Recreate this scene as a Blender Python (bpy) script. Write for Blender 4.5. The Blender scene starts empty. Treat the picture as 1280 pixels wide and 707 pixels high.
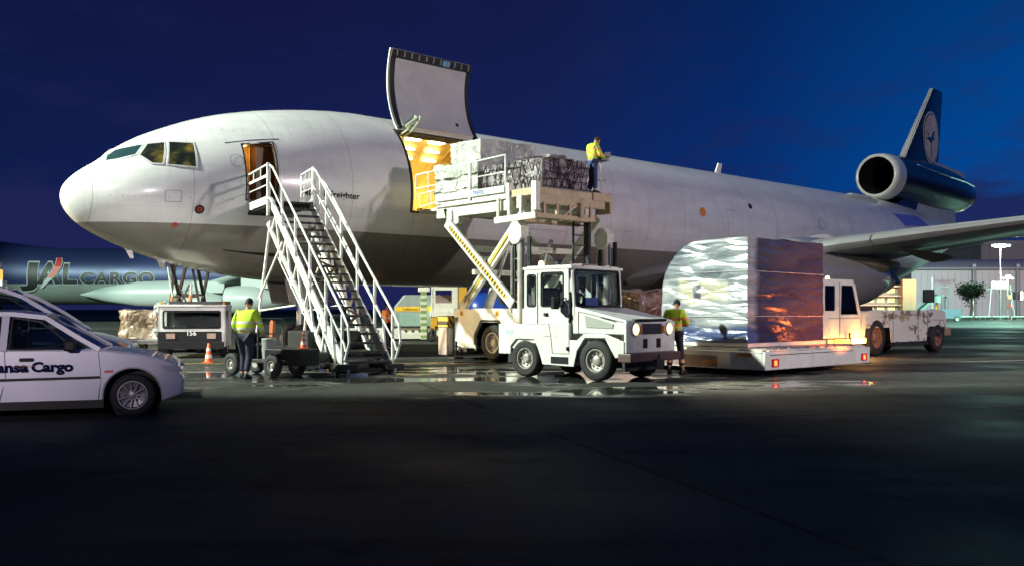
import bpy, bmesh, math, random
import numpy as np
from mathutils import Vector, Matrix
random.seed(7)
SC = bpy.context.scene
R = math.radians
pi = math.pi

# ------------------------------------------------------------------ camera
cam_d = bpy.data.cameras.new('camera'); cam = bpy.data.objects.new('camera', cam_d)
SC.collection.objects.link(cam); SC.camera = cam
cam.location = (0, 0, 1.5); cam.rotation_euler = (R(90), 0, 0)
cam_d.sensor_width = 36; cam_d.lens = 1153 / 1280 * 36; cam_d.shift_y = 32.5 / 1280
cam_d.clip_start = .1; cam_d.clip_end = 3000

# ------------------------------------------------------------------ view
SC.view_settings.view_transform = 'Standard'; SC.view_settings.look = 'None'
SC.view_settings.exposure = 0; SC.view_settings.gamma = 1
SC.render.engine = 'CYCLES'
SC.cycles.use_denoising = True
SC.cycles.max_bounces = 7; SC.cycles.diffuse_bounces = 3; SC.cycles.glossy_bounces = 4
SC.cycles.transparent_max_bounces = 12; SC.cycles.sample_clamp_indirect = 4
SC.cycles.caustics_reflective = False; SC.cycles.caustics_refractive = False

# ------------------------------------------------------------------ world: dusk sky
W = bpy.data.worlds.new('World'); SC.world = W; W.use_nodes = True
nt = W.node_tree; nt.nodes.clear()
def N(t, **k):
    n = nt.nodes.new(t)
    for a, b in k.items(): setattr(n, a, b)
    return n
def L(a, b): nt.links.new(a, b)
def math_n(op, a, b=None, c=None, clamp=False):
    n = N('ShaderNodeMath', operation=op); n.use_clamp = clamp
    for i, v in enumerate((a, b, c)):
        if v is None: continue
        if isinstance(v, (int, float)): n.inputs[i].default_value = v
        else: L(v, n.inputs[i])
    return n.outputs[0]
tc = N('ShaderNodeTexCoord'); sx = N('ShaderNodeSeparateXYZ'); L(tc.outputs['Generated'], sx.inputs[0])
# azimuth: 0 on the left, 1 on the right, where the last daylight is
az = math_n('MULTIPLY_ADD', sx.outputs[0], .95, .46, True)
ra = N('ShaderNodeValToRGB'); L(az, ra.inputs[0])
e = ra.color_ramp.elements
e[0].position = 0; e[0].color = (.0045, .0115, .066, 1)
e[1].position = 1; e[1].color = (.0, .072, .315, 1)
for p, c in ((.25, (.0068, .0125, .076, 1)), (.5, (.0065, .0155, .092, 1)), (.68, (.002, .024, .145, 1)), (.85, (.0005, .052, .25, 1))):
    x = e.new(p); x.color = c
el = math_n('ABSOLUTE', sx.outputs[2])
top = N('ShaderNodeMixRGB', blend_type='MULTIPLY'); L(ra.outputs[0], top.inputs[1])
re = N('ShaderNodeValToRGB'); L(el, re.inputs[0])
q = re.color_ramp.elements
q[0].position = 0; q[0].color = (.95, 1.0, 1.05, 1); q[1].position = 1; q[1].color = (.35, .3, .35, 1)
x = q.new(.12); x.color = (1.0, 1.0, 1.0, 1); x = q.new(.3); x.color = (.85, .66, .66, 1)
top.inputs[0].default_value = 1; L(re.outputs[0], top.inputs[2])
# low scattered clouds, darker and more purple than the sky behind them
mp = N('ShaderNodeMapping'); mp.inputs['Scale'].default_value = (3.2, 3.2, 9.5); L(tc.outputs['Generated'], mp.inputs[0])
nz = N('ShaderNodeTexNoise'); nz.inputs['Scale'].default_value = 2.4; nz.inputs['Detail'].default_value = 6; nz.inputs['Roughness'].default_value = .62
L(mp.outputs[0], nz.inputs['Vector'])
low = math_n('SUBTRACT', 1, math_n('MULTIPLY', el, 2.3), None, True)
cl = math_n('MULTIPLY', math_n('MULTIPLY_ADD', nz.outputs[0], 9, -4.75, True), low)
bank = math_n('MULTIPLY', math_n('SUBTRACT', math_n('MULTIPLY_ADD', nz.outputs[0], .09, .075), el), 60, None, True)
cl2 = math_n('MAXIMUM', math_n('MULTIPLY', cl, .55), math_n('MULTIPLY', bank, .9))
mc = N('ShaderNodeMixRGB'); L(cl2, mc.inputs[0]); L(top.outputs[0], mc.inputs[1]); mc.inputs[2].default_value = (.012, .015, .075, 1)
bg = N('ShaderNodeBackground'); L(mc.outputs[0], bg.inputs[0]); bg.inputs[1].default_value = 1.12
ow = N('ShaderNodeOutputWorld'); L(bg.outputs[0], ow.inputs[0])

# ------------------------------------------------------------------ apron floodlights and added fill spots
def lamp(kind, name, loc, power, col, target=None, size=None, blend=.4, radius=.5, shape=None):
    d = bpy.data.lights.new(name, kind); o = bpy.data.objects.new(name, d); SC.collection.objects.link(o)
    o.location = loc; d.energy = power; d.color = col
    if kind == 'SPOT': d.spot_size = R(size); d.spot_blend = blend; d.shadow_soft_size = radius
    elif kind == 'POINT': d.shadow_soft_size = radius
    elif kind == 'AREA': d.shape = 'RECTANGLE'; d.size, d.size_y = shape
    if target is not None:
        v = Vector(target) - Vector(loc); o.rotation_euler = v.to_track_quat('-Z', 'Y').to_euler()
    return o
lamp('SPOT', 'floodlight_left_mast', (-45, 14, 28), 285000, (.90, 1.0, .86), (-5, 60, 0), 84, .10, .8)
lamp('SPOT', 'added_fill_right', (26, 6, 13), 20000, (1.0, .84, .84), (9, 44, 6), 82, .3, .8)  # unseen fill, added to lift the port side of the fuselage
lamp('SPOT', 'floodlight_far_left', (-75, 55, 24), 190000, (.72, 1.0, .82), (-20, 108, 2), 66, .4, .8)
lamp('SPOT', 'floodlight_sodium', (-26, 30, 5), 20000, (1.0, .72, .34), (-4, 34, 3.5), 60, .5, .5)
lamp('SPOT', 'added_truck_fill', (-17, 4, 12), 15000, (1, .97, .88), (-10, 28, 1.2), 15, .5, .4)  # spot added only to brighten the front of the lift truck
lamp('SPOT', 'added_car_fill', (-3, -20, 7), 18000, (1.0, .88, 1.0), (-7.6, 14, 2.4), 13, .7, .5)  # narrow spot added to whiten the sides of the parked cars
lamp('SPOT', 'floodlight_far_right', (62, 70, 22), 480000, (.50, 1.0, .86), (48, 100, 0), 100, .5, .8)
lamp('SPOT', 'floodlight_hangar', (95, 110, 20), 115000, (1.0, .74, .78), (110, 175, 5), 110, .5, .8)

for i, (x, y, z) in enumerate(((-14, -34, 9), (-4, -40, 9), (12, -36, 9), (34, -24, 9))):
    lamp('POINT', 'sodium_street_lamp_behind', (x, y, z), 330, (1, .50, .14), radius=.13)

# ------------------------------------------------------------------ materials
MT = {}
def mat(name, col, rough=.5, metal=0, var=.12, vs=3.0, bump=0, bs=30, coat=0, emit=None, es=0, spec=.5, dirt=0, dcol=(.10, .08, .06), stretch=(1, 1, 1), dthr=(.52, .72)):
    if name in MT: return MT[name]
    global nt
    m = bpy.data.materials.new(name); m.use_nodes = True; nt = m.node_tree
    b = nt.nodes['Principled BSDF']; MT[name] = m
    b.inputs['Roughness'].default_value = rough; b.inputs['Metallic'].default_value = metal
    b.inputs['Coat Weight'].default_value = coat; b.inputs['Specular IOR Level'].default_value = spec
    b.inputs['Base Color'].default_value = (*col, 1)
    t = N('ShaderNodeTexCoord'); mpn = N('ShaderNodeMapping'); L(t.outputs['Object'], mpn.inputs[0]); mpn.inputs['Scale'].default_value = stretch
    if var or dirt:
        n = N('ShaderNodeTexNoise'); n.inputs['Scale'].default_value = vs; n.inputs['Detail'].default_value = 5; L(mpn.outputs[0], n.inputs['Vector'])
        mr = N('ShaderNodeMapRange'); L(n.outputs[0], mr.inputs[0]); mr.inputs[1].default_value = .3; mr.inputs[2].default_value = .7
        mr.inputs[3].default_value = 1 - var; mr.inputs[4].default_value = 1 + var * .5
        mx = N('ShaderNodeMixRGB', blend_type='MULTIPLY'); mx.inputs[0].default_value = 1; mx.inputs[1].default_value = (*col, 1); L(mr.outputs[0], mx.inputs[2])
        out = mx.outputs[0]
        if dirt:
            n2 = N('ShaderNodeTexNoise'); n2.inputs['Scale'].default_value = vs * 2.1; n2.inputs['Detail'].default_value = 9; n2.inputs['Roughness'].default_value = .7; L(mpn.outputs[0], n2.inputs['Vector'])
            m2 = N('ShaderNodeMapRange'); L(n2.outputs[0], m2.inputs[0]); m2.inputs[1].default_value = dthr[0]; m2.inputs[2].default_value = dthr[1]; m2.inputs[4].default_value = dirt
            mx2 = N('ShaderNodeMixRGB'); L(m2.outputs[0], mx2.inputs[0]); L(out, mx2.inputs[1]); mx2.inputs[2].default_value = (*dcol, 1); out = mx2.outputs[0]
        L(out, b.inputs['Base Color'])
        r2 = N('ShaderNodeMapRange'); L(n.outputs[0], r2.inputs[0]); r2.inputs[3].default_value = max(0, rough - .08); r2.inputs[4].default_value = min(1, rough + .12); L(r2.outputs[0], b.inputs['Roughness'])
    if bump:
        n3 = N('ShaderNodeTexNoise'); n3.inputs['Scale'].default_value = bs; n3.inputs['Detail'].default_value = 4; L(mpn.outputs[0], n3.inputs['Vector'])
        bp = N('ShaderNodeBump'); bp.inputs['Strength'].default_value = bump; bp.inputs['Distance'].default_value = .02; L(n3.outputs[0], bp.inputs['Height']); L(bp.outputs[0], b.inputs['Normal'])
    if emit: b.inputs['Emission Color'].default_value = (*emit, 1); b.inputs['Emission Strength'].default_value = es
    return m

WHITE = mat('vehicle_white_paint', (.74, .75, .69), .32, var=.10, vs=2, dirt=.5, dcol=(.33, .30, .25), coat=.3)
CREAM = mat('steelwork_cream_paint', (.72, .71, .60), .4, var=.12, vs=3, dirt=.4, dcol=(.3, .25, .18))
LIFTY = mat('tan_worn_steel', (.55, .43, .27), .5, var=.2, vs=4, dirt=.5, dcol=(.15, .10, .07))
STAIRW = mat('stair_white_paint', (.78, .80, .73), .38, var=.08, vs=4, dirt=.3, dcol=(.35, .33, .28))
RUBBER = mat('tyre_rubber', (.018, .018, .018), .75, var=.3, vs=8)
BLACK = mat('black_plastic', (.010, .010, .011), .5, var=.2, spec=.25)
DARK = mat('dark_chassis_metal', (.03, .03, .03), .55, metal=.2, var=.4, vs=6)
STEEL = mat('galvanised_steel', (.42, .42, .40), .42, metal=.7, var=.2, vs=7)
RIM = mat('wheel_rim_steel', (.38, .36, .32), .45, metal=.4, var=.25, vs=9, dirt=.4)
CHROME = mat('polished_rod', (.7, .7, .7), .16, metal=1, var=.05)
TREAD = mat('stair_tread_dark', (.035, .035, .035), .6, var=.4, vs=12, dirt=.4, dcol=(.25, .23, .2))
ORANGE = mat('orange_plastic', (.85, .16, .04), .45)
REDP = mat('red_plastic', (.6, .03, .02), .3)
YEL = mat('yellow_paint', (.75, .42, .03), .45, dirt=.3)
SEAT = mat('dark_seat_fabric', (.03, .035, .05), .85)
BLUEP = mat('blue_plastic', (.02, .05, .2), .5)
HEAD = mat('headlamp_lit', (.9, .9, .85), .2, var=0, emit=(1, .93, .72), es=22)
AMBER = mat('amber_lamp_lit', (.9, .4, .05), .3, var=0, emit=(1, .36, .04), es=9)
AMBERS = mat('amber_lamp_strong', (.9, .5, .1), .3, var=0, emit=(1, .52, .12), es=30)
AMBOFF = mat('amber_reflector', (.75, .26, .02), .25, var=.1)
REDL = mat('red_lamp_lit', (.8, .05, .02), .3, var=0, emit=(1, .05, .015), es=14)

def glass(name, tint=(.5, .6, .62), trans=.75):
    if name in MT: return MT[name]
    global nt
    m = bpy.data.materials.new(name); m.use_nodes = True; nt = m.node_tree; nt.nodes.clear(); MT[name] = m
    g = N('ShaderNodeBsdfGlossy'); g.inputs['Roughness'].default_value = .03; t = N('ShaderNodeBsdfTransparent'); t.inputs[0].default_value = (*tint, 1)
    d = N('ShaderNodeBsdfDiffuse'); d.inputs[0].default_value = (.01, .012, .014, 1)
    m1 = N('ShaderNodeMixShader'); m1.inputs[0].default_value = trans; L(d.outputs[0], m1.inputs[1]); L(t.outputs[0], m1.inputs[2])
    f = N('ShaderNodeFresnel'); f.inputs[0].default_value = 1.5; m2 = N('ShaderNodeMixShader')
    L(f.outputs[0], m2.inputs[0]); L(m1.outputs[0], m2.inputs[1]); L(g.outputs[0], m2.inputs[2])
    o = N('ShaderNodeOutputMaterial'); L(m2.outputs[0], o.inputs[0])
    return m
GLASS = glass('vehicle_glass', (.82, .88, .90), .93); TINT = glass('car_tinted_glass', (.45, .58, .62), .8)

def striped(name, a, b, scale, direction='X', rough=.4, thr=.5):
    """diagonal hazard stripes in object space"""
    if name in MT: return MT[name]
    global nt
    m = bpy.data.materials.new(name); m.use_nodes = True; nt = m.node_tree; MT[name] = m; bs = nt.nodes['Principled BSDF']
    t = N('ShaderNodeTexCoord'); s = N('ShaderNodeSeparateXYZ'); L(t.outputs['Object'], s.inputs[0])
    ix = {'X': 0, 'Y': 1, 'Z': 2}
    v = s.outputs[ix[direction[0]]]
    if len(direction) > 1: v = math_n('ADD', v, s.outputs[ix[direction[1]]])
    fr = math_n('GREATER_THAN', math_n('FRACT', math_n('MULTIPLY', v, scale)), thr)
    mx = N('ShaderNodeMixRGB'); L(fr, mx.inputs[0]); mx.inputs[1].default_value = (*a, 1); mx.inputs[2].default_value = (*b, 1)
    L(mx.outputs[0], bs.inputs['Base Color']); bs.inputs['Roughness'].default_value = rough
    return m
HAZ = striped('hazard_yellow_black', (.02, .02, .02), (.8, .5, .05), 4.0, 'XZ')

# ------------------------------------------------------------------ mesh builder
class MB:
    def __init__(s): s.v = []; s.f = []; s.m = []
    def add(s, vs, fs, m=0):
        n = len(s.v); s.v += [tuple(p) for p in vs]; s.f += [tuple(i + n for i in f) for f in fs]; s.m += [m] * len(fs); return s
    def box(s, x0, x1, y0, y1, z0, z1, m=0):
        return s.add([(x0, y0, z0), (x1, y0, z0), (x1, y1, z0), (x0, y1, z0), (x0, y0, z1), (x1, y0, z1), (x1, y1, z1), (x0, y1, z1)],
                     [(0, 3, 2, 1), (4, 5, 6, 7), (0, 1, 5, 4), (1, 2, 6, 5), (2, 3, 7, 6), (3, 0, 4, 7)], m)
    def prism(s, poly, axis, a, b, m=0):
        def P(u, v, t):
            return {'y': (u, t, v), 'x': (t, u, v), 'z': (u, v, t)}[axis]
        n = len(poly)
        vs = [P(u, v, a) for u, v in poly] + [P(u, v, b) for u, v in poly]
        fs = [tuple(range(n))[::-1], tuple(range(n, 2 * n))] + [(i, (i + 1) % n, n + (i + 1) % n, n + i) for i in range(n)]
        return s.add(vs, fs, m)
    def tube(s, p0, p1, r, r1=None, n=8, m=0):
        r1 = r if r1 is None else r1
        p0 = Vector(p0); p1 = Vector(p1); d = (p1 - p0)
        if d.length < 1e-6: return s
        d.normalize(); u = d.orthogonal().normalized(); w = d.cross(u)
        vs = [p + (u * math.cos(2 * pi * i / n) + w * math.sin(2 * pi * i / n)) * rr for p, rr in ((p0, r), (p1, r1)) for i in range(n)]
        fs = [(i, (i + 1) % n, n + (i + 1) % n, n + i) for i in range(n)] + [tuple(range(n))[::-1], tuple(range(n, 2 * n))]
        return s.add(vs, fs, m)
    def path(s, pts, r, n=8, m=0):
        for a, b in zip(pts, pts[1:]): s.tube(a, b, r, n=n, m=m)
        for p in pts[1:-1]: s.ball(p, r * 1.02, m=m, n=n)
        return s
    def ball(s, c, r, n=8, m=0, sc=(1, 1, 1)):
        k = max(4, n // 2); prof = [(math.sin(pi * i / k), -math.cos(pi * i / k)) for i in range(k + 1)]
        vs = []; fs = []
        for i, (a, b) in enumerate(prof):
            for j in range(n):
                t = 2 * pi * j / n; vs.append((c[0] + r * sc[0] * a * math.cos(t), c[1] + r * sc[1] * a * math.sin(t), c[2] + r * sc[2] * b))
        for i in range(k):
            for j in range(n): fs.append((i * n + j, i * n + (j + 1) % n, (i + 1) * n + (j + 1) % n, (i + 1) * n + j))
        return s.add(vs, fs, m)
    def beam(s, p0, p1, w, h, up=(0, 0, 1), m=0):
        p0 = Vector(p0); p1 = Vector(p1); d = (p1 - p0).normalized(); sd = d.cross(Vector(up))
        if sd.length < 1e-4: sd = d.cross(Vector((0, 1, 0)))
        sd.normalize(); u = sd.cross(d)
        vs = [p + sd * a * w / 2 + u * b * h / 2 for p in (p0, p1) for a, b in ((-1, -1), (1, -1), (1, 1), (-1, 1))]
        return s.add(vs, [(0, 1, 2, 3), (7, 6, 5, 4), (0, 4, 5, 1), (1, 5, 6, 2), (2, 6, 7, 3), (3, 7, 4, 0)], m)
    def lathe(s, prof, c, axis='y', n=32, m=0, close=False):
        """prof: (radius, along)"""
        vs = []; k = len(prof)
        for r, h in prof:
            for j in range(n):
                t = 2 * pi * j / n; a, b = r * math.cos(t), r * math.sin(t)
                p = {'y': (a, h, b), 'x': (h, a, b), 'z': (a, b, h)}[axis]
                vs.append((c[0] + p[0], c[1] + p[1], c[2] + p[2]))
        fs = [(i * n + j, i * n + (j + 1) % n, ((i + 1) % k) * n + (j + 1) % n, ((i + 1) % k) * n + j) for i in range(k if close else k - 1) for j in range(n)]
        return s.add(vs, fs, m)
    def loft(s, rings, cap=True, m=0, closed=True):
        n = len(rings[0]); vs = [p for r in rings for p in r]
        fs = [(i * n + j, i * n + (j + 1) % n, (i + 1) * n + (j + 1) % n, (i + 1) * n + j) for i in range(len(rings) - 1) for j in range(n if closed else n - 1)]
        if cap: fs += [tuple(range(n))[::-1], tuple(range((len(rings) - 1) * n, len(rings) * n))]
        return s.add(vs, fs, m)
    def panel(s, u0, u1, z0, z1, holes, fn, th, m=0):
        """flat wall with rectangular holes; fn(u, z, depth) gives the point"""
        us = sorted({u0, u1, *[h[0] for h in holes], *[h[1] for h in holes]}); zs = sorted({z0, z1, *[h[2] for h in holes], *[h[3] for h in holes]})
        for a, b in zip(us, us[1:]):
            for c, d in zip(zs, zs[1:]):
                cu, cz = (a + b) / 2, (c + d) / 2
                if any(h[0] < cu < h[1] and h[2] < cz < h[3] for h in holes): continue
                vs = [fn(x, z, t) for t in (0, th) for x, z in ((a, c), (b, c), (b, d), (a, d))]
                s.add(vs, [(0, 1, 2, 3), (7, 6, 5, 4), (0, 4, 5, 1), (1, 5, 6, 2), (2, 6, 7, 3), (3, 7, 4, 0)], m)
        return s
    def rring(s, u0, u1, z0, z1, rad, w, fn, th, m=0):
        """rounded rectangular ring (window rubber)"""
        def rr(a, b, c, d, r):
            out = []
            for cx, cz, st in ((b - r, d - r, 0), (a + r, d - r, 90), (a + r, c + r, 180), (b - r, c + r, 270)):
                for i in range(5): t = R(st + i * 22.5); out.append((cx + r * math.cos(t), cz + r * math.sin(t)))
            return out
        o = rr(u0, u1, z0, z1, rad); i_ = rr(u0 + w, u1 - w, z0 + w, z1 - w, max(.01, rad - w * .4)); n = len(o)
        vs = [fn(a, b, t) for t in (0, th) for a, b in o] + [fn(a, b, t) for t in (0, th) for a, b in i_]
        fs = []
        for k in range(n):
            l = (k + 1) % n
            fs += [(k, l, 2 * n + l, 2 * n + k), (n + k, 3 * n + k, 3 * n + l, n + l), (k, n + k, n + l, l), (2 * n + k, 2 * n + l, 3 * n + l, 3 * n + k)]
        return s.add(vs, fs, m)
    def build(s, name, mt, parent=None, bevel=0, smooth=False, fixn=True, sub=0):
        me = bpy.data.meshes.new(name); me.from_pydata([tuple(p) for p in s.v], [], s.f)
        for q_ in (mt if isinstance(mt, (list, tuple)) else [mt]): me.materials.append(q_)
        if any(s.m): me.polygons.foreach_set('material_index', s.m)
        if fixn:
            bm = bmesh.new(); bm.from_mesh(me); bmesh.ops.remove_doubles(bm, verts=bm.verts, dist=1e-5); bmesh.ops.recalc_face_normals(bm, faces=bm.faces); bm.to_mesh(me); bm.free()
        o = bpy.data.objects.new(name, me); SC.collection.objects.link(o)
        if parent: o.parent = parent
        if smooth:
            me.polygons.foreach_set('use_smooth', [True] * len(me.polygons)); me.set_sharp_from_angle(angle=R(38 if smooth is True else smooth))
        if bevel:
            b = o.modifiers.new('bevel', 'BEVEL'); b.width = bevel; b.segments = 2; b.limit_method = 'ANGLE'; b.angle_limit = R(40)
        if sub: u = o.modifiers.new('sub', 'SUBSURF'); u.levels = sub; u.render_levels = sub
        me.update(); return o

def thing(name, label, cat, loc=(0, 0, 0), rz=0, group=None, kind=None):
    o = bpy.data.objects.new(name, None); SC.collection.objects.link(o); o.location = loc; o.rotation_euler = (0, 0, rz)
    return tag(o, label, cat, group, kind)
def tag(o, label=None, cat=None, group=None, kind=None):
    if label: o['label'] = label
    if cat: o['category'] = cat
    if group: o['group'] = group
    if kind: o['kind'] = kind
    return o
def text_mb(txt, height, fn, spacing=1.0, mb=None, extr=.012, m=0, bold=0.0, align='LEFT', shear=0, width=None, cut=0):
    """lettering: fn(u, v, depth) maps the flat text onto its surface"""
    cu = bpy.data.curves.new('t', 'FONT'); cu.body = txt; cu.size = 1; cu.space_character = spacing; cu.offset = bold; cu.shear = shear; cu.resolution_u = 3
    o = bpy.data.objects.new('t', cu); SC.collection.objects.link(o)
    bpy.context.view_layer.update(); dg = bpy.context.evaluated_depsgraph_get(); me = bpy.data.meshes.new_from_object(o.evaluated_get(dg))
    if cut:
        bt = bmesh.new(); bt.from_mesh(me); bmesh.ops.remove_doubles(bt, verts=bt.verts, dist=1e-5)
        for ax, no in ((1, (0, 1, 0)), (0, (1, 0, 0))):
            lo = min(v.co[ax] for v in bt.verts); hi = max(v.co[ax] for v in bt.verts); q_ = lo + cut
            while q_ < hi: bmesh.ops.bisect_plane(bt, geom=bt.verts[:] + bt.edges[:] + bt.faces[:], plane_co=(q_, q_, 0), plane_no=no, dist=1e-5); q_ += cut
        bt.to_mesh(me); bt.free()
    vs = [v.co.copy() for v in me.vertices]; fs = [tuple(p.vertices) for p in me.polygons]
    SC.collection.objects.unlink(o); bpy.data.objects.remove(o)
    if not vs: return mb or MB()
    k = height / .69; x0 = min(v.x for v in vs); x1 = max(v.x for v in vs); kx = k if width is None else width / (x1 - x0)
    off = -x0 if align == 'LEFT' else -(x0 + x1) / 2
    mb = mb or MB(); n = len(vs)
    mb.add([fn((v.x + off) * kx, v.y * k, 0) for v in vs], fs, m)
    return mb

def wheel(parent, c, Rr, Wd, side=-1, axis='y', name='wheel', rimm=None, rr=.56, lugs=8):
    """tyre with its rim as a sub-part; side: which way the outer face looks along the axis"""
    def pf(l): return [(r * Rr, h * Wd) for r, h in l]
    t = MB().lathe(pf([(rr, -.42), (rr + .08, -.5), (.86, -.5), (.95, -.42), (1, -.3), (1, -.06), (.985, -.05), (.985, .05), (1, .06), (1, .3), (.95, .42), (.86, .5), (rr + .08, .5), (rr, .42)]), c, axis, 36, close=True)
    to = t.build(name, RUBBER, parent, smooth=30)
    r = MB(); s = side
    r.lathe([(rr * Rr * 1.02, s * Wd * .44), (rr * Rr * .93, s * Wd * .44), (rr * Rr * .86, s * Wd * .2), (rr * Rr * .5, s * Wd * .12), (rr * Rr * .42, s * Wd * .3), (rr * Rr * .3, s * Wd * .36), (.001, s * Wd * .36)], c, axis, 28)
    r.lathe([(rr * Rr * 1.02, -s * Wd * .4), (.001, -s * Wd * .3)], c, axis, 28)
    for i in range(lugs):
        a = 2 * pi * i / lugs; q_ = rr * Rr * .65; h = s * Wd * .15; hh = s * Wd * .25
        if axis == 'y': r.tube((c[0] + q_ * math.cos(a), c[1] + h, c[2] + q_ * math.sin(a)), (c[0] + q_ * math.cos(a), c[1] + hh, c[2] + q_ * math.sin(a)), .05 * Rr, n=6)
        else: r.tube((c[0] + h, c[1] + q_ * math.cos(a), c[2] + q_ * math.sin(a)), (c[0] + hh, c[1] + q_ * math.cos(a), c[2] + q_ * math.sin(a)), .05 * Rr, n=6)
    r.build('rim', rimm or RIM, to, smooth=30)
    return to
def hermite(xs, ys):
    xs = np.array(xs, float); ys = np.array(ys, float); d = np.diff(ys) / np.diff(xs); m = np.zeros(len(xs)); m[0] = d[0]; m[-1] = d[-1]
    for i in range(1, len(xs) - 1): m[i] = 0 if d[i - 1] * d[i] <= 0 else 2 * d[i - 1] * d[i] / (d[i - 1] + d[i])
    def f(x):
        i = int(np.clip(np.searchsorted(xs, x) - 1, 0, len(xs) - 2)); h = xs[i + 1] - xs[i]; t = min(1, max(0, (x - xs[i]) / h))
        return float((2 * t**3 - 3 * t**2 + 1) * ys[i] + (t**3 - 2 * t**2 + t) * h * m[i] + (-2 * t**3 + 3 * t**2) * ys[i + 1] + (t**3 - t**2) * h * m[i + 1])
    return f

# frame of the big freighter: x runs aft from the nose, y runs out to the port side, z up
CA, SA = math.cos(.724), math.sin(.724)
def AC(x, y): return ((x + 7.205) * CA + (y - 28.366) * SA, (x + 7.205) * SA - (y - 28.366) * CA)

# ================================================================== THE SETTING
def ground_mat():
    global nt
    m = bpy.data.materials.new('wet_apron_concrete'); m.use_nodes = True; nt = m.node_tree; b = nt.nodes['Principled BSDF']
    t = N('ShaderNodeTexCoord'); s = N('ShaderNodeSeparateXYZ'); L(t.outputs['Object'], s.inputs[0])
    def noise(sc, det=5, ro=.55, st=(1, 1, 1)):
        mp_ = N('ShaderNodeMapping'); mp_.inputs['Scale'].default_value = st; L(t.outputs['Object'], mp_.inputs[0])
        n = N('ShaderNodeTexNoise'); n.inputs['Scale'].default_value = sc; n.inputs['Detail'].default_value = det; n.inputs['Roughness'].default_value = ro; L(mp_.outputs[0], n.inputs['Vector']); return n.outputs[0]
    def rng(v, a, b_, c, d):
        r = N('ShaderNodeMapRange'); L(v, r.inputs[0]); r.inputs[1].default_value = a; r.inputs[2].default_value = b_; r.inputs[3].default_value = c; r.inputs[4].default_value = d; return r.outputs[0]
    big = noise(.12, 4); mid = noise(.9, 6, .65, (1, .6, 1)); fine = noise(26, 4, .7)
    k = math_n('MULTIPLY', math_n('MULTIPLY', rng(big, .3, .7, .65, 1.3), rng(mid, .3, .7, .72, 1.2)), rng(fine, .3, .7, .8, 1.2))
    # tyre tracks: long dark streaks
    st = noise(.5, 4, .6, (.12, 1.6, 1)); k = math_n('MULTIPLY', k, rng(st, .5, .62, 1, .68)); k = math_n('MULTIPLY', k, rng(noise(1.7, 3, .5), .60, .68, 1, .62)); k = math_n('MULTIPLY', k, rng(noise(110, 2, .6), .35, .65, .7, 1.3))
    # concrete bays 7.5 m, with sealed joints
    ang = math_n('ADD', math_n('MULTIPLY', s.outputs[0], math.cos(.30)), math_n('MULTIPLY', s.outputs[1], math.sin(.30)))
    an2 = math_n('SUBTRACT', math_n('MULTIPLY', s.outputs[1], math.cos(.30)), math_n('MULTIPLY', s.outputs[0], math.sin(.30)))
    def joint(v): return math_n('LESS_THAN', math_n('ABSOLUTE', math_n('SUBTRACT', math_n('FRACT', math_n('DIVIDE', v, 7.5)), .5)), .0045)
    j = math_n('MAXIMUM', joint(ang), joint(an2)); k = math_n('MULTIPLY', k, math_n('SUBTRACT', 1, math_n('MULTIPLY', j, .7)))
    cx = N('ShaderNodeCombineXYZ')
    for i, c in enumerate((.064, .066, .059)): L(math_n('MULTIPLY', k, c), cx.inputs[i])
    L(cx.outputs[0], b.inputs['Base Color'])
    # rain water standing in shallow hollows
    dx = math_n('DIVIDE', math_n('SUBTRACT', s.outputs[0], -1), 12); dy = math_n('DIVIDE', math_n('SUBTRACT', s.outputs[1], 21.5), 6.5)
    near = math_n('SUBTRACT', 1, math_n('ADD', math_n('MULTIPLY', dx, dx), math_n('MULTIPLY', dy, dy)), None, True)
    wn = noise(.38, 5, .62, (.55, 1.25, 1))
    wet = math_n('MULTIPLY', rng(math_n('ADD', wn, math_n('MULTIPLY', near, .13)), .565, .625, 0, 1), math_n('MULTIPLY', near, 3, None, True))
    damp = rng(math_n('ADD', noise(.2, 3), math_n('MULTIPLY', near, .1)), .42, .62, 0, 1)
    rough = math_n('SUBTRACT', .82, math_n('MULTIPLY', damp, .25))
    rough = math_n('ADD', math_n('MULTIPLY', rough, math_n('SUBTRACT', 1, wet)), math_n('MULTIPLY', wet, .045))
    L(rough, b.inputs['Roughness']); L(math_n('MULTIPLY_ADD', wet, .42, .03), b.inputs['Specular IOR Level'])
    bp = N('ShaderNodeBump'); bp.inputs['Distance'].default_value = .006; L(math_n('MULTIPLY', math_n('SUBTRACT', 1, wet), .5), bp.inputs['Strength']); L(fine, bp.inputs['Height']); L(bp.outputs[0], b.inputs['Normal'])
    return m
g = MB().add([(-1500, -200, 0), (1500, -200, 0), (1500, 2500, 0), (-1500, 2500, 0)], [(0, 1, 2, 3)]).build('apron_ground', ground_mat(), fixn=False)
tag(g, kind='structure')
LINEW = mat('worn_white_line', (.42, .42, .38), .6, var=.5, vs=2.5, dirt=.8, dcol=(.07, .07, .065))
LINEY = mat('worn_yellow_line', (.5, .30, .05), .6, var=.4, vs=2.5, dirt=.7, dcol=(.07, .07, .06))
def strip(name, pts, w, m, z=.004):
    mb = MB()
    for a, b in zip(pts, pts[1:]):
        d = Vector((b[0] - a[0], b[1] - a[1])).normalized(); n = Vector((-d.y, d.x)) * w / 2
        mb.add([(a[0] + n.x, a[1] + n.y, z), (a[0] - n.x, a[1] - n.y, z), (b[0] - n.x, b[1] - n.y, z), (b[0] + n.x, b[1] + n.y, z)], [(0, 1, 2, 3)])
    o = mb.build(name, m, fixn=False); tag(o, kind='structure')
strip('painted_line', [(8, 24.5), (60, 44)], .15, LINEW)
strip('painted_line', [(25, 70), (140, 74)], .5, LINEW)
strip('painted_line', [(30, 105), (150, 109)], .6, LINEW)
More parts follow.
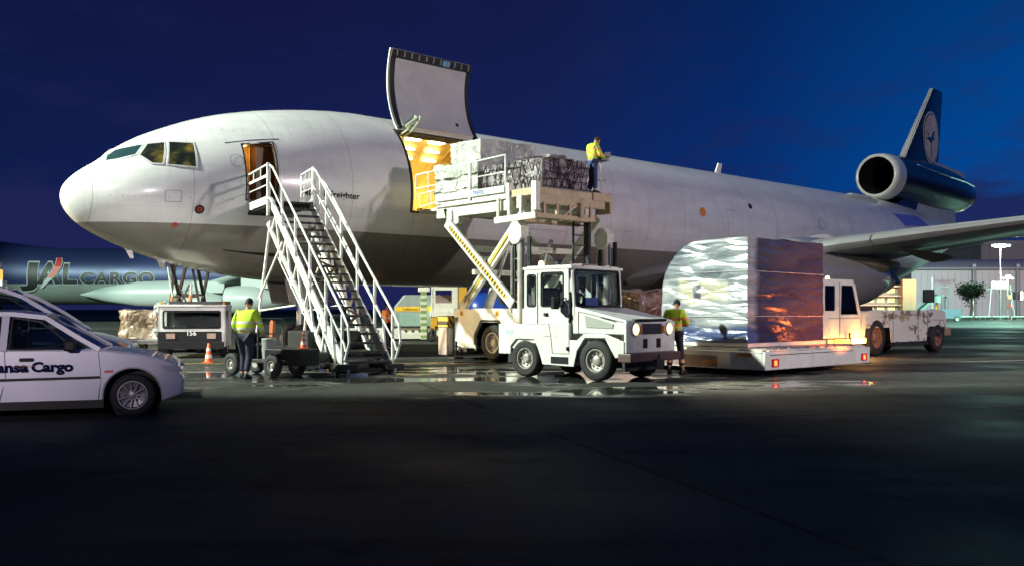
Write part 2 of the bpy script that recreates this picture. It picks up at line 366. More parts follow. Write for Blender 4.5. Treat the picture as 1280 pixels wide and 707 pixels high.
strip('painted_line', [(-30, 25.0), (-1, 25.6)], .16, LINEY)
strip('painted_line', [(-24, 21.6), (3, 22.3)], .14, LINEW)
GRASS = mat('rough_grass', (.035, .06, .02), .9, var=.5, vs=1.5)
gb = MB()
for i in range(26000):
    x = random.uniform(62, 150); y = random.uniform(148, 158); h = random.uniform(.1, .42); a = random.random() * 6.28; w = .06
    gb.add([(x - w * math.cos(a), y - w * math.sin(a), 0), (x + w * math.cos(a), y + w * math.sin(a), 0), (x + random.uniform(-.1, .1), y, h)], [(0, 1, 2)])
tag(gb.build('grass', GRASS, fixn=False), 'strip of rough dark grass along the foot of the hangar', 'grass', kind='stuff')

# ================================================================== THE FREIGHTER
air = thing('cargo_aircraft', 'large white three engined cargo aircraft with its main deck cargo door raised open', 'aircraft', (*AC(0, 0), 0), .724)
ztop = hermite([.6, .68, .85, 1.15, 1.6, 2.1, 2.7, 3.4, 4.3, 5.5, 7, 8.5, 9.8, 44, 47, 50, 54, 57, 60, 61.4], [4.80, 5.05, 5.28, 5.55, 5.86, 6.28, 6.66, 7.00, 7.38, 7.75, 8.06, 8.26, 8.36, 8.36, 8.34, 8.22, 7.9, 7.55, 7.15, 6.95])
zbot = hermite([.6, .68, .85, 1.15, 1.8, 3.1, 4.5, 6.5, 8.5, 9.8, 41, 44, 47, 50, 53, 56, 59, 61.4], [4.74, 4.45, 4.2, 3.93, 3.58, 3.1, 2.76, 2.48, 2.36, 2.34, 2.34, 2.42, 2.75, 3.3, 4.1, 5.0, 5.85, 6.5])
wid = hermite([.6, .68, .85, 1.15, 1.8, 2.6, 3.5, 4.5, 6, 7.5, 9.8, 41, 45, 49, 53, 57, 60, 61.4], [.04, .32, .56, .85, 1.32, 1.76, 2.15, 2.46, 2.78, 2.95, 3.01, 3.01, 2.9, 2.55, 1.95, 1.2, .5, .15])
zcen = hermite([.6, 2.5, 6, 9.8, 41, 50, 57, 61.4], [4.77, 4.95, 5.28, 5.35, 5.35, 5.75, 6.4, 6.75])
def fus(x, t, r=0):
    """point on the fuselage skin; t in degrees, 0 = port side, 90 = crown; local y = -port"""
    w = wid(x) + r; zc = zcen(x); s_ = math.sin(R(t)); h = (ztop(x) - zc if s_ > 0 else zc - zbot(x)) + r
    return (x, -w * math.cos(R(t)), zc + h * s_)
def fus_xz(x, z, r=0, side=1):
    zc = zcen(x); h = (ztop(x) - zc if z > zc else zc - zbot(x)); w = wid(x)
    return (x, -side * (w * math.sqrt(max(0, 1 - ((z - zc) / h) ** 2)) + r), z)
xs = [.6, .62, .65, .68, .74, .82, .92, 1.05, 1.25, 1.5, 1.8, 2.1, 2.4, 2.75, 3.1, 3.5, 3.9, 4.3, 4.7, 5.07, 5.4, 5.97, 6.5, 7, 7.6, 8.2, 8.9, 9.8, 10.8, 12, 13.2, 14.36, 16, 19, 22, 25, 28, 31, 34, 37, 40, 42, 43.5, 45, 46.5, 48, 49.5, 51, 52.5, 54, 55.5, 57, 58.5, 60, 61.0, 61.4]
ts = [-90 + 6 * i for i in range(60)]
for sp in (-10.53, 30.0, 48.4):
    i = min(range(len(ts)), key=lambda i: abs(ts[i] - sp)); ts[i] = sp
HOLES = [(10.8, 14.36, -10.53, 48.4), (5.07, 5.97, -10.53, 30.0)]
mb = MB(); nT = len(ts); vs = [fus(x, t) for x in xs for t in ts]; fs = []
for i in range(len(xs) - 1):
    for j in range(nT):
        t0, t1 = ts[j], ts[(j + 1) % nT]; t1 = t1 if t1 > t0 else t1 + 360
        cx, ct = (xs[i] + xs[i + 1]) / 2, (t0 + t1) / 2
        if any(h[0] < cx < h[1] and h[2] < ct < h[3] for h in HOLES): continue
        fs.append((i * nT + j, i * nT + (j + 1) % nT, (i + 1) * nT + (j + 1) % nT, (i + 1) * nT + j))
fs += [tuple(range(nT))[::-1], tuple(range((len(xs) - 1) * nT, len(xs) * nT))]
mb.add(vs, fs)
# rounded corners of the passenger door opening
for (xc, tc_, sx_, st_) in ((5.07, 30, 1, -1), (5.97, 30, -1, -1), (5.07, -10.53, 1, 1), (5.97, -10.53, -1, 1)):
    rr_ = .14; rt = 3.2; c = fus(xc, tc_); arc = []
    for k in range(6):
        a = R(90 * k / 5); arc.append(fus(xc + sx_ * rr_ * (1 - math.cos(a)) , tc_ + st_ * rt * (1 - math.sin(a))))
    mb.add([c] + arc, [(0, k + 1, k + 2) for k in range(5)])

def skin_mat():
    global nt
    m = bpy.data.materials.new('fuselage_paint'); m.use_nodes = True; nt = m.node_tree; b = nt.nodes['Principled BSDF']
    t = N('ShaderNodeTexCoord'); s = N('ShaderNodeSeparateXYZ'); L(t.outputs['Object'], s.inputs[0])
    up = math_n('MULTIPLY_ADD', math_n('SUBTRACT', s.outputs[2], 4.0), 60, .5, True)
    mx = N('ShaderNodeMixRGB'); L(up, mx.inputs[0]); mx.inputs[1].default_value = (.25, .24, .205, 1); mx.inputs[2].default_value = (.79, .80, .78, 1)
    # skin panel laps: rings every 2.4 m, stringer laps along the body, both faint
    fr = math_n('ABSOLUTE', math_n('SUBTRACT', math_n('FRACT', math_n('DIVIDE', s.outputs[0], 2.42)), .5))
    l1 = math_n('LESS_THAN', fr, .005)
    l2 = math_n('LESS_THAN', math_n('ABSOLUTE', math_n('SUBTRACT', math_n('FRACT', math_n('DIVIDE', s.outputs[2], 1.27)), .5)), .004)
    ln = math_n('MAXIMUM', l1, math_n('MULTIPLY', l2, .6))
    n = N('ShaderNodeTexNoise'); n.inputs['Scale'].default_value = .8; n.inputs['Detail'].default_value = 7; n.inputs['Roughness'].default_value = .65
    mp_ = N('ShaderNodeMapping'); mp_.inputs['Scale'].default_value = (.35, 1, 1.4); L(t.outputs['Object'], mp_.inputs[0]); L(mp_.outputs[0], n.inputs['Vector'])
    d = N('ShaderNodeMapRange'); L(n.outputs[0], d.inputs[0]); d.inputs[1].default_value = .3; d.inputs[2].default_value = .75; d.inputs[3].default_value = 1; d.inputs[4].default_value = .74
    ns = N('ShaderNodeTexNoise'); ns.inputs['Scale'].default_value = 1.0; ns.inputs['Detail'].default_value = 8; ns.inputs['Roughness'].default_value = .7
    ms = N('ShaderNodeMapping'); ms.inputs['Scale'].default_value = (2.2, .5, .6); L(t.outputs['Object'], ms.inputs[0]); L(ms.outputs[0], ns.inputs['Vector'])
    ds = N('ShaderNodeMapRange'); L(ns.outputs[0], ds.inputs[0]); ds.inputs[1].default_value = .48; ds.inputs[2].default_value = .8; ds.inputs[3].default_value = 1; ds.inputs[4].default_value = .82
    k = math_n('MULTIPLY', math_n('MULTIPLY', d.outputs[0], ds.outputs[0]), math_n('SUBTRACT', 1, math_n('MULTIPLY', ln, .34)))
    m2 = N('ShaderNodeMixRGB', blend_type='MULTIPLY'); m2.inputs[0].default_value = 1; L(mx.outputs[0], m2.inputs[1]); L(k, m2.inputs[2])
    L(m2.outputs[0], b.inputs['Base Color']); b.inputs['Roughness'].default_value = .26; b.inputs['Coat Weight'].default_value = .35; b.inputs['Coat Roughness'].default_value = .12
    n2 = N('ShaderNodeTexNoise'); n2.inputs['Scale'].default_value = .9; n2.inputs['Detail'].default_value = 1; L(t.outputs['Object'], n2.inputs['Vector'])
    bp = N('ShaderNodeBump'); bp.inputs['Strength'].default_value = .25; bp.inputs['Distance'].default_value = .02; L(n2.outputs[0], bp.inputs['Height']); L(bp.outputs[0], b.inputs['Normal']); L(bp.outputs[0], b.inputs['Coat Normal'])
    return m
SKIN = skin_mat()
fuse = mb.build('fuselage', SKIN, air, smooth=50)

SEAL = mat('door_seal_black', (.015, .015, .015), .6, var=.2)
HOLD = mat('hold_lining', (.88, .70, .28), .55, var=.25, vs=2.2, dirt=.2, dcol=(.45, .22, .05))
WARML = mat('hold_light_strip', (1, .9, .7), .3, var=0, emit=(1, .80, .42), es=9)
def arc_strip(mb, x0, x1, t0, t1, r0, r1, n=14):
    """frame between two radii that follows the skin"""
    rg = []
    for i in range(n + 1):
        t = t0 + (t1 - t0) * i / n; rg.append([fus(x0, t, r0), fus(x1, t, r0), fus(x1, t, r1), fus(x0, t, r1)])
    mb.loft(rg)
# cargo door surround
fr = MB()
arc_strip(fr, 10.70, 10.80, -11.5, 49, .015, -.16); arc_strip(fr, 14.36, 14.46, -11.5, 49, .015, -.16)
fr.loft([[fus(x, -10.53, .012), fus(x, -12.0, .012), fus(x, -12.0, -.18), fus(x, -10.53, -.18)] for x in (10.70, 12.5, 14.46)])
fr.loft([[fus(x, 48.4, .012), fus(x, 50.3, .012), fus(x, 50.3, -.18), fus(x, 48.4, -.18)] for x in (10.70, 12.5, 14.46)])
fr.build('cargo_door_frame', SEAL, air)
# main deck hold
h = MB(); a0 = -11.2
tt = [a0 + (180 - 2 * a0) * i / 40 for i in range(41)]
def hin(x, t): return (x, -2.84 * math.cos(R(t)), 5.35 + 2.84 * math.sin(R(t)))
for xa, xb in zip([8.4, 9.6, 10.62, 10.72], [9.6, 10.62, 10.72, 10.8]):
    pass
HX = [8.4, 9.6, 10.8, 12, 13.2, 14.36, 15.6, 17, 19, 21, 23, 25]
hv = [hin(x, t) for x in HX for t in tt]; hf = []
for i in range(len(HX) - 1):
    for j in range(40):
        ct = (tt[j] + tt[j + 1]) / 2; cx = (HX[i] + HX[i + 1]) / 2
        if 10.8 < cx < 14.36 and ct < 48.4: continue
        hf.append((i * 41 + j, (i + 1) * 41 + j, (i + 1) * 41 + j + 1, i * 41 + j + 1))
hf += [tuple(range(41)), tuple(range((len(HX) - 1) * 41, len(HX) * 41))]
h.add(hv, hf)
for x in np.arange(8.9, 25, .61):   # frame ribs
    h.loft([[(x - .03, -2.85 * math.cos(R(t)), 5.35 + 2.85 * math.sin(R(t))), (x + .03, -2.85 * math.cos(R(t)), 5.35 + 2.85 * math.sin(R(t))), (x + .03, -2.81 * math.cos(R(t)), 5.35 + 2.81 * math.sin(R(t))), (x - .03, -2.81 * math.cos(R(t)), 5.35 + 2.81 * math.sin(R(t)))] for t in np.linspace(52 if 10.7 < x < 14.4 else 5, 180, 18)])
ho = h.build('hold_interior', HOLD, air, fixn=False)
fl = MB().box(8.4, 25, -2.78, 2.78, 4.60, 4.79)
for x in np.arange(10.9, 14.3, .3):
    for y in (-2.6, -2.3, -2.0, -1.7): fl.ball((x, y, 4.8), .035, n=8)
fl.build('hold_floor', STEEL, air)
ls = MB()
for x in (10.95, 12.05, 13.1, 14.1):
    for y in (-1.25, .1): ls.box(x - .32, x + .32, y - .07, y + .07, 7.55 if abs(y) > 1 else 8.02, 7.60 if abs(y) > 1 else 8.07)
for x in (16, 18, 20): ls.box(x - .32, x + .32, -.1, .1, 8.02, 8.07)
for x, y in ((12.3, .78), (13.4, .78), (14.5, .8), (12.4, 1.36), (13.6, 1.36), (14.8, 1.36), (13.8, 1.78), (14.95, 1.78)):
    z_ = 5.35 + math.sqrt(2.80**2 - y * y); ls.box(x - .3, x + .3, y - .1, y + .04, z_ - .08, z_ - .02)
ls.build('ceiling_light', WARML, air)
for x in (11.4, 13.4, 16.5):
    l_ = lamp('AREA', 'hold_light', (x, -.6, 7.5), 380, (1.0, .64, .17), None, shape=(.9, .5)); l_.parent = air
def haz_strip(): return striped('sill_hazard', (.02, .02, .02), (.85, .55, .05), 5.5, 'XZ')
MB().box(11.1, 13.9, -2.93, -2.80, 4.80, 4.90).build('sill_guard', haz_strip(), air)
# raised cargo door: the same arc as the hole, swung up about its hinge
HY, HZ = 2.0, 7.62; rot = R(169)
def dpt(x, t, r):
    y = (3.01 + r) * math.cos(R(t)) - HY; z = 5.35 + (3.01 + r) * math.sin(R(t)) - HZ
    return (x, -(HY + y * math.cos(rot) - z * math.sin(rot)), HZ + y * math.sin(rot) + z * math.cos(rot))
def darc(x0, x1, t0, t1, r0, r1, n=20, mb=None):
    mb = mb or MB(); mb.loft([[dpt(x0, t0 + (t1 - t0) * i / n, r0), dpt(x1, t0 + (t1 - t0) * i / n, r0), dpt(x1, t0 + (t1 - t0) * i / n, r1), dpt(x0, t0 + (t1 - t0) * i / n, r1)] for i in range(n + 1)]); return mb
cd = darc(10.81, 14.35, -10.4, 48.2, 0, -.05).build('cargo_door', SKIN.copy(), air, smooth=True)
DW = mat('door_outer_white', (.72, .73, .72), .3, var=.05, coat=.3); cd.data.materials[0] = DW
LINING = mat('door_lining_panel', (.56, .55, .55), .5, var=.12, vs=1.6, bump=.15, bs=3, dirt=.12, dcol=(.35, .3, .3))
darc(11.02, 14.14, -4.5, 47.0, -.052, -.17).build('door_lining', LINING, cd, smooth=True)
e_ = darc(10.82, 10.99, -10.3, 48, -.052, -.15); darc(14.17, 14.34, -10.3, 48, -.052, -.15, mb=e_); darc(10.82, 14.34, -10.3, -5.0, -.052, -.19, mb=e_)
e_.build('door_edge_frame', SEAL, cd)
for i in range(11):
    rv = MB(); x = 11.0 + i * .316
    for t in (-9.3, -6.4): rv.ball(dpt(x, t, -.2), .035, n=8)
    rv.beam(dpt(x, -9.8, -.2), dpt(x, -6.2, -.215), .05, .05)
    rv.build('door_latch', STEEL, cd)
darc(13.0, 13.32, -9.6, -5.6, -.192, -.215).build('door_control_panel', mat('pale_blue_label', (.2, .45, .75), .5), cd)
for x, t in ((11.72, 38.5), (13.55, 38.0)): MB().ball(dpt(x, t, -.16), .075, n=12).build('door_pull_hole', SEAL, cd)
hg = MB()
for x in (10.95, 11.15): hg.path([(x, -1.86, 7.45), (x + .12, -2.25, 7.62), (x + .42, -2.32, 8.02), (x + .62, -2.05, 8.22)], .035)
hg.tube((11.0, -2.3, 7.75), (11.45, -2.35, 8.1), .05)
hg.build('door_hinge_arm', mat('hinge_green_primer', (.5, .6, .42), .45), cd)
MB().tube((10.85, -1.98, 7.63), (14.3, -1.98, 7.63), .045, n=10).build('piano_hinge', SEAL, cd)

# passenger door opening and vestibule
pf = MB(); arc_strip(pf, 5.03, 5.07, -11.2, 31, .008, -.12); arc_strip(pf, 5.97, 6.01, -11.2, 31, .008, -.12)
pf.loft([[fus(x, 30, .008), fus(x, 31, .008), fus(x, 31, -.12), fus(x, 30, -.12)] for x in (5.03, 6.01)])
pf.loft([[fus(x, -10.5, .008), fus(x, -11.4, .008), fus(x, -11.4, -.12), fus(x, -10.5, -.12)] for x in (5.03, 6.01)])
pf.build('passenger_door_frame', SEAL, air)
VEST = mat('vestibule_panel', (.30, .17, .06), .55, var=.3, vs=3)
v = MB()
v.box(4.85, 6.3, -2.42, -.6, 4.66, 4.72); v.box(4.85, 6.3, -1.95, -.6, 6.52, 6.58)
for xw in (4.82, 6.25): v.prism([(-.6, 4.7), (-2.42, 4.7), (-2.45, 5.4), (-2.25, 6.1), (-1.95, 6.55), (-.6, 6.55)], 'x', xw, xw + .05)
v.box(4.85, 6.3, -.62, -.56, 4.7, 6.55)
v.build('vestibule', VEST, air)
cu = MB(); n = 70
cu.loft([[(4.9 + .9 * i / n, -1.55 + .07 * math.sin(i * 1.1), z) for i in range(n + 1)] + [(4.9 + .9 * i / n, -1.53 + .07 * math.sin(i * 1.1), z) for i in range(n, -1, -1)] for z in (4.73, 6.5)])
cu.build('vestibule_curtain', mat('gold_curtain', (.55, .32, .08), .8, var=.2, stretch=(8, 1, .6)), air)
MB().box(5.62, 6.22, -2.05, -1.6, 4.73, 6.45).build('galley_cupboard', mat('dark_cupboard', (.07, .035, .015), .4), air)
l_ = lamp('POINT', 'vestibule_light', (5.2, -2.15, 6.35), 32, (1.0, .62, .20), radius=.08); l_.parent = air
MB().loft([[fus(x, t, .01), fus(x, t + .35, .01), fus(x, t + .35, -.01), fus(x, t, -.01)] for x, t in ((4.6, 33.2), (5.4, 33), (6.2, 32.8))]).build('rain_gutter', SEAL, air)

# flight deck windows, set in the skin with a raised frame
def wmat():
    global nt
    m = bpy.data.materials.new('flight_deck_glass'); m.use_nodes = True; nt = m.node_tree; b = nt.nodes['Principled BSDF']
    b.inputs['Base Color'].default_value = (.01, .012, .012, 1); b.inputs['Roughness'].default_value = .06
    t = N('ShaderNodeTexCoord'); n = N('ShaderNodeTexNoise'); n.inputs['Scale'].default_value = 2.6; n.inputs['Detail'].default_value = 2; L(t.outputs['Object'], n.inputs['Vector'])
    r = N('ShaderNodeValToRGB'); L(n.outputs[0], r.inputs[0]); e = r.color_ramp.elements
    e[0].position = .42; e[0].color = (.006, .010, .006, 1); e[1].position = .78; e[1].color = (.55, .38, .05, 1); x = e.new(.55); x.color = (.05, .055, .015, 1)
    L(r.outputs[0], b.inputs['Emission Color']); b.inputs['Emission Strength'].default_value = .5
    return m
WG = wmat(); WF = mat('window_frame_grey', (.5, .5, .5), .4)
WGD = mat('windscreen_glass_dark', (.02, .05, .055), .05, var=0)
WIN = [[(1.55, 5.78), (2.0, 6.16), (2.56, 6.30), (2.30, 5.97), (1.85, 5.82)],
       [(2.68, 6.32), (3.07, 6.38), (2.87, 5.70), (2.63, 5.71), (2.40, 5.95)],
       [(3.19, 6.40), (3.76, 6.38), (3.70, 5.64), (3.00, 5.68)]]
def densify(poly, n=8):
    out = []
    for a, b in zip(poly, poly[1:] + poly[:1]):
        for i in range(n): out.append((a[0] + (b[0] - a[0]) * i / n, a[1] + (b[1] - a[1]) * i / n))
    return out
for side in (1, -1):
    for wi, poly in enumerate(WIN):
        dn = densify(poly); c = (sum(p[0] for p in dn) / len(dn), sum(p[1] for p in dn) / len(dn))
        def sc(p, k): return (c[0] + (p[0] - c[0]) * k, c[1] + (p[1] - c[1]) * k)
        m_ = MB(); rings = [[fus_xz(*sc(p, k), r=.014 if k < 1.01 else .006, side=side) for p in dn] for k in (.1, .3, .5, .7, .85, 1.0)]
        n = len(dn); m_.add([p for r_ in rings for p in r_], [(i * n + j, i * n + (j + 1) % n, (i + 1) * n + (j + 1) % n, (i + 1) * n + j) for i in range(5) for j in range(n)] + [tuple(range(n))])
        w_ = m_.build('cockpit_window', WGD if wi == 0 else WG, air, smooth=60)
        def off(p, d):
            v_ = Vector((p[0] - c[0], p[1] - c[1])); v_ = v_ * (1 + d / max(.12, v_.length)); return (c[0] + v_.x, c[1] + v_.y)
        f_ = MB(); a_ = [fus_xz(*p, r=.022, side=side) for p in dn]; b_ = [fus_xz(*off(p, .05), r=.022, side=side) for p in dn]; c_ = [fus_xz(*off(p, .065), r=-.01, side=side) for p in dn]; d_ = [fus_xz(*p, r=-.01, side=side) for p in dn]
        f_.loft([list(q_) for q_ in zip(a_, b_, c_, d_)] + [[a_[0], b_[0], c_[0], d_[0]]], cap=False)
        f_.build('window_frame', WF, w_)
# lettering and small marks on the side
INK = mat('lettering_dark', (.01, .01, .015), .6, var=0, spec=.1)
def on_side(x0, z0, r=.012):
    return lambda u, v_, d: fus_xz(x0 + u, z0 + v_, r)
text_mb('MD-11 Freighter', .19, on_side(6.72, 5.0), spacing=1.0, width=2.0, bold=.02).build('type_lettering', INK, air, fixn=False)
def disc(x, z, r_, mt, name, inner=0, off=.012):
    n = 24; a = [fus_xz(x + r_ * math.cos(2 * pi * i / n), z + r_ * math.sin(2 * pi * i / n), off) for i in range(n)]; b = [fus_xz(x + inner * math.cos(2 * pi * i / n), z + inner * math.sin(2 * pi * i / n), off + .003) for i in range(n)]
    MB().add(a + b, [(i, (i + 1) % n, n + (i + 1) % n, n + i) for i in range(n)] + ([] if inner > .02 else [tuple(range(n, 2 * n))])).build(name, mt, air)
disc(3.8, 4.40, .13, mat('static_port_dark', (.04, .02, .02), .4), 'static_port'); disc(3.8, 4.40, .06, REDP, 'port_ring', .035, .016)
disc(3.23, 3.95, .07, REDP, 'static_port', .04); disc(4.83, 5.9, .20, mat('thin_ring_grey', (.2, .2, .22), .4), 'inspection_ring', .185)
disc(26.7, 5.85, .22, AMBOFF, 'door_marking'); disc(30.6, 6.41, .14, INK, 'door_marking'); disc(36.9, 5.93, .3, mat('thin_ring_grey', (0, 0, 0)), 'inspection_ring', .27)
# blue patch and flag area by the tail
bp_ = [(46.0, 7.15), (50.0, 7.3), (51.4, 6.75), (47.0, 6.45)]; dn = densify(bp_)
c_ = (48.8, 6.9); rg = [[fus_xz(c_[0] + (p[0] - c_[0]) * k, c_[1] + (p[1] - c_[1]) * k, .02) for p in dn] for k in (.05, .5, 1)]
MB().loft(rg, cap=False).build('tail_flag_patch', mat('lavender_blue_paint', (.17, .18, .62), .35), air)
OUTL = mat('door_outline_grey', (.16, .16, .17), .5)
def outline(x0, x1, z0, z1, name='door_outline', rr_=.12, w=.012, mt=None):
    pts = []
    for cx, cz, st_ in ((x1 - rr_, z1 - rr_, 0), (x0 + rr_, z1 - rr_, 90), (x0 + rr_, z0 + rr_, 180), (x1 - rr_, z0 + rr_, 270)):
        for i in range(5): t = R(st_ + i * 22.5); pts.append((cx + rr_ * math.cos(t), cz + rr_ * math.sin(t)))
    pts = densify(pts, 5); mb = MB(); n = len(pts); cx, cz = (x0 + x1) / 2, (z0 + z1) / 2
    a = [fus_xz(*p, .006) for p in pts]; b = [fus_xz(p[0] + (w if p[0] > cx else -w), p[1] + (w if p[1] > cz else -w), .006) for p in pts]
    mb.add(a + b, [(i, (i + 1) % n, n + (i + 1) % n, n + i) for i in range(n)]).build(name, mt or OUTL, air, fixn=False)
for a_ in ((18.0, 19.07, 4.8, 6.7), (28.6, 29.3, 4.9, 6.1), (40.2, 41.2, 4.8, 6.7)): outline(*a_)
outline(15.6, 18.2, 2.9, 4.5); outline(8.4, 9.0, 3.3, 3.8); outline(6.6, 7.3, 4.15, 4.6, rr_=.05); outline(2.9, 3.3, 4.6, 4.9, rr_=.04); outline(21.5, 22.0, 4.3, 4.7, rr_=.05)
rv_ = MB()
for x in np.arange(1.6, 44, .28):
    for z in ((4.72, 6.9) if x > 4 else (4.72,)):
        c_ = fus_xz(x, z, .004); rv_.add([fus_xz(x - .012, z - .012, .005), fus_xz(x + .012, z - .012, .005), fus_xz(x + .012, z + .012, .005), fus_xz(x - .012, z + .012, .005)], [(0, 1, 2, 3)])
rv_.build('rivet_row', OUTL, air, fixn=False)
# blade aerials on the crown and probes at the nose
MB().prism([(31.6, 8.3), (32.1, 8.3), (32.25, 8.95), (31.95, 8.95)], 'y', -.04, .04).build('blade_aerial', WHITE, air)
MB().prism([(44.5, 8.3), (47.6, 8.3), (47.2, 8.47), (44.9, 8.47)], 'y', -.35, .35).build('dome_aerial', WHITE, air, bevel=.06)
MB().prism([(2.2, 3.25), (2.42, 3.2), (2.45, 2.98), (2.36, 2.98)], 'y', -.62, -.59).build('pitot_probe', STEEL, air)
MB().prism([(3.2, 3.1), (3.5, 3.02), (3.5, 2.72), (3.38, 2.72)], 'y', -.3, -.26).build('drain_mast', STEEL, air)
# dark inlet slot in the belly
sl = [(4.9, 3.02), (6.9, 2.99), (6.75, 2.86), (4.6, 3.0)]
# wings
WINGM = mat('wing_grey_paint', (.34, .35, .34), .35, var=.12, vs=.7, coat=.2); SLAT = mat('slat_bare_metal', (.60, .62, .60), .3, metal=.6, var=.1, vs=1)
LE = lambda y: (23.6 + .343 * (y - 3) if y < 10 else 26 + .78 * (y - 10), 3.02 + .155 * (y - 3))
TE = lambda y: 33.3 if y < 9.5 else 33.3 + (y - 9.5) * .46
TH = lambda y: 1.15 if y < 3 else max(.2, 1.0 - (y - 3) * .058)
AF = [(0, 0), (.012, .22), (.04, .38), (.1, .52), (.2, .62), (.35, .62), (.55, .48), (.75, .27), (.9, .1), (1, 0.01), (1, -.01), (.85, -.07), (.7, -.2), (.5, -.4), (.3, -.48), (.15, -.45), (.06, -.32), (.02, -.18)]
for sgn in (-1, 1):
    rings = []
    for y in (1.5, 3, 5, 7, 9.5, 12, 14.6, 18, 22, 25.6):
        lx, lz = LE(y); ch = TE(y) - lx; th = TH(y); tw = max(0, .45 - .033 * y)
        rings.append([(lx + a * ch, sgn * y, lz - a * tw * .9 + b * th) for a, b in AF])
    wg = MB().loft(rings).build('wing', WINGM, air, smooth=50)
    ydiv = [(3.6, 6.6), (6.64, 9.3), (9.34, 10.9), (10.96, 16.0), (16.05, 21), (21.05, 25.3)]
    for (ya, yb) in ydiv:
        s_ = MB(); rg = []
        for y in np.linspace(ya, yb, 5):
            lx, lz = LE(y); ch = TE(y) - lx; th = TH(y)
            rg.append([(lx + a * ch * .9 - .16, sgn * y, lz - .10 + b * th * 1.12) for a, b in ((0, 0), (.008, .2), (.03, .36), (.075, .5), (.11, .56), (.09, .3), (.06, 0), (.05, -.34), (.02, -.2))])
        s_.loft(rg).build('slat', SLAT, wg, smooth=50)
    for yy, wv, dz in ((9.3, 1.1, .62), (11.0, .8, .36), (18.2, .6, .3)):
        lx, lz = LE(yy); tx = TE(yy); z0 = lz - .25
        fm = MB(); rg = []
        for k, (f_, wd, dp) in enumerate(((.40, .08, .08), (.50, .5, .45), (.64, .9, .8), (.80, 1, 1), (.93, .75, .7), (1.08, .12, .15))):
            xx = lx + (tx - lx) * (f_ - (.2 if yy < 10 else .1)); zz = z0 - (.25 * f_)
            rg.append([(xx, sgn * (yy - wv / 2 * wd), zz), (xx, sgn * (yy + wv / 2 * wd), zz), (xx, sgn * (yy + wv * .38 * wd), zz - dz * dp * .55), (xx, sgn * yy, zz - dz * dp), (xx, sgn * (yy - wv * .38 * wd), zz - dz * dp * .55)])
        fm.loft(rg).build('flap_track_fairing', mat('fairing_olive_grey', (.24, .22, .15), .4, var=.2, vs=1), wg, smooth=30)
    # drooped inboard flap and outboard flap
    for ya, yb, dr in ((3.6, 8.4, .7),):
        rg = []
        for y in (ya, yb):
            tx = TE(y); lz = LE(y)[1] - .45
            rg.append([(tx - 1.2, sgn * y, lz + .10), (tx + .1, sgn * y, lz - .05), (tx + 1.1, sgn * y, lz - dr), (tx + .95, sgn * y, lz - dr - .05), (tx - .4, sgn * y, lz - .4), (tx - 1.3, sgn * y, lz - .12)])
        MB().loft(rg).build('flap', WINGM, wg, smooth=40)
    # winglet
    MB().prism([(38.9, 7.0), (40.9, 7.0), (42.3, 9.0), (41.5, 9.0)], 'y', sgn * 25.55, sgn * 25.68).build('winglet', SKIN, wg)
    # engine pod under the wing
    ey, ez = sgn * 8.1, 2.92
    NAC = mat('nacelle_grey_paint', (.36, .35, .35), .22, metal=.3, var=.08, vs=1.2, coat=.5)
    pod = MB().lathe([(1.20, 24.9), (1.26, 24.84), (1.33, 24.9), (1.42, 25.3), (1.49, 26.2), (1.52, 27.6), (1.50, 28.8), (1.40, 30.0), (1.2, 31.1), (.92, 32.1), (.72, 32.6), (.68, 32.6), (.9, 31.8)], (0, ey, ez), 'x', 48).build('engine_nacelle', NAC, air, smooth=50)
    MB().lathe([(1.34, 24.93), (1.28, 24.80), (1.19, 24.82), (1.12, 25.1), (1.12, 25.6), (1.20, 26.4)], (0, ey, ez), 'x', 48).build('intake_lip', CHROME, pod, smooth=50)
    fn = MB().lathe([(1.2, 26.4), (.36, 26.35), (.3, 26.2), (.15, 25.85), (.01, 25.7)], (0, ey, ez), 'x', 32)
    for i in range(30):
        a = 2 * pi * i / 30; fn.beam((26.3, ey + .34 * math.cos(a), ez + .34 * math.sin(a)), (26.22, ey + 1.16 * math.cos(a + .12), ez + 1.16 * math.sin(a + .12)), .02, .16, up=(1, 0, 0))
    fn.build('fan', DARK, pod)
    MB().lathe([(.70, 32.5), (.74, 32.55), (.73, 32.9), (.66, 33.2), (.62, 33.15), (.62, 32.6)], (0, ey, ez), 'x', 36).build('exhaust_nozzle', mat('nozzle_metal', (.30, .32, .29), .5, metal=.3), pod, smooth=50)
    MB().lathe([(.5, 32.3), (.46, 33.0), (.25, 33.6), (.02, 33.9)], (0, ey, ez), 'x', 24).build('exhaust_cone', DARK, pod, smooth=50)
    MB().loft([[(26.6, ey - .22, 4.3), (26.6, ey + .22, 4.3), (26.8, ey + .05, 4.42), (26.8, ey - .05, 4.42)], [(29.5, ey - .25, 3.9), (29.5, ey + .25, 3.9), (28, ey + .2, 4.6), (28, ey - .2, 4.6)], [(33.6, ey - .12, 2.95), (33.6, ey + .12, 2.95), (32.4, ey + .2, 3.9), (32.4, ey - .2, 3.9)], [(35.0, ey - .05, 3.5), (35.0, ey + .05, 3.5), (34.2, ey + .1, 3.9), (34.2, ey - .1, 3.9)]]).build('pylon', SKIN, air)
    # tailplane
    rg = []
    for y, lx, tx, z_, th in ((.6, 52.6, 59.6, 6.15, .6), (5, 55.8, 60.6, 6.45, .35), (9.0, 58.9, 61.6, 6.75, .2)):
        rg.append([(lx + a * (tx - lx), sgn * y, z_ + b * th) for a, b in AF])
    MB().loft(rg).build('tailplane', WINGM, air, smooth=50)
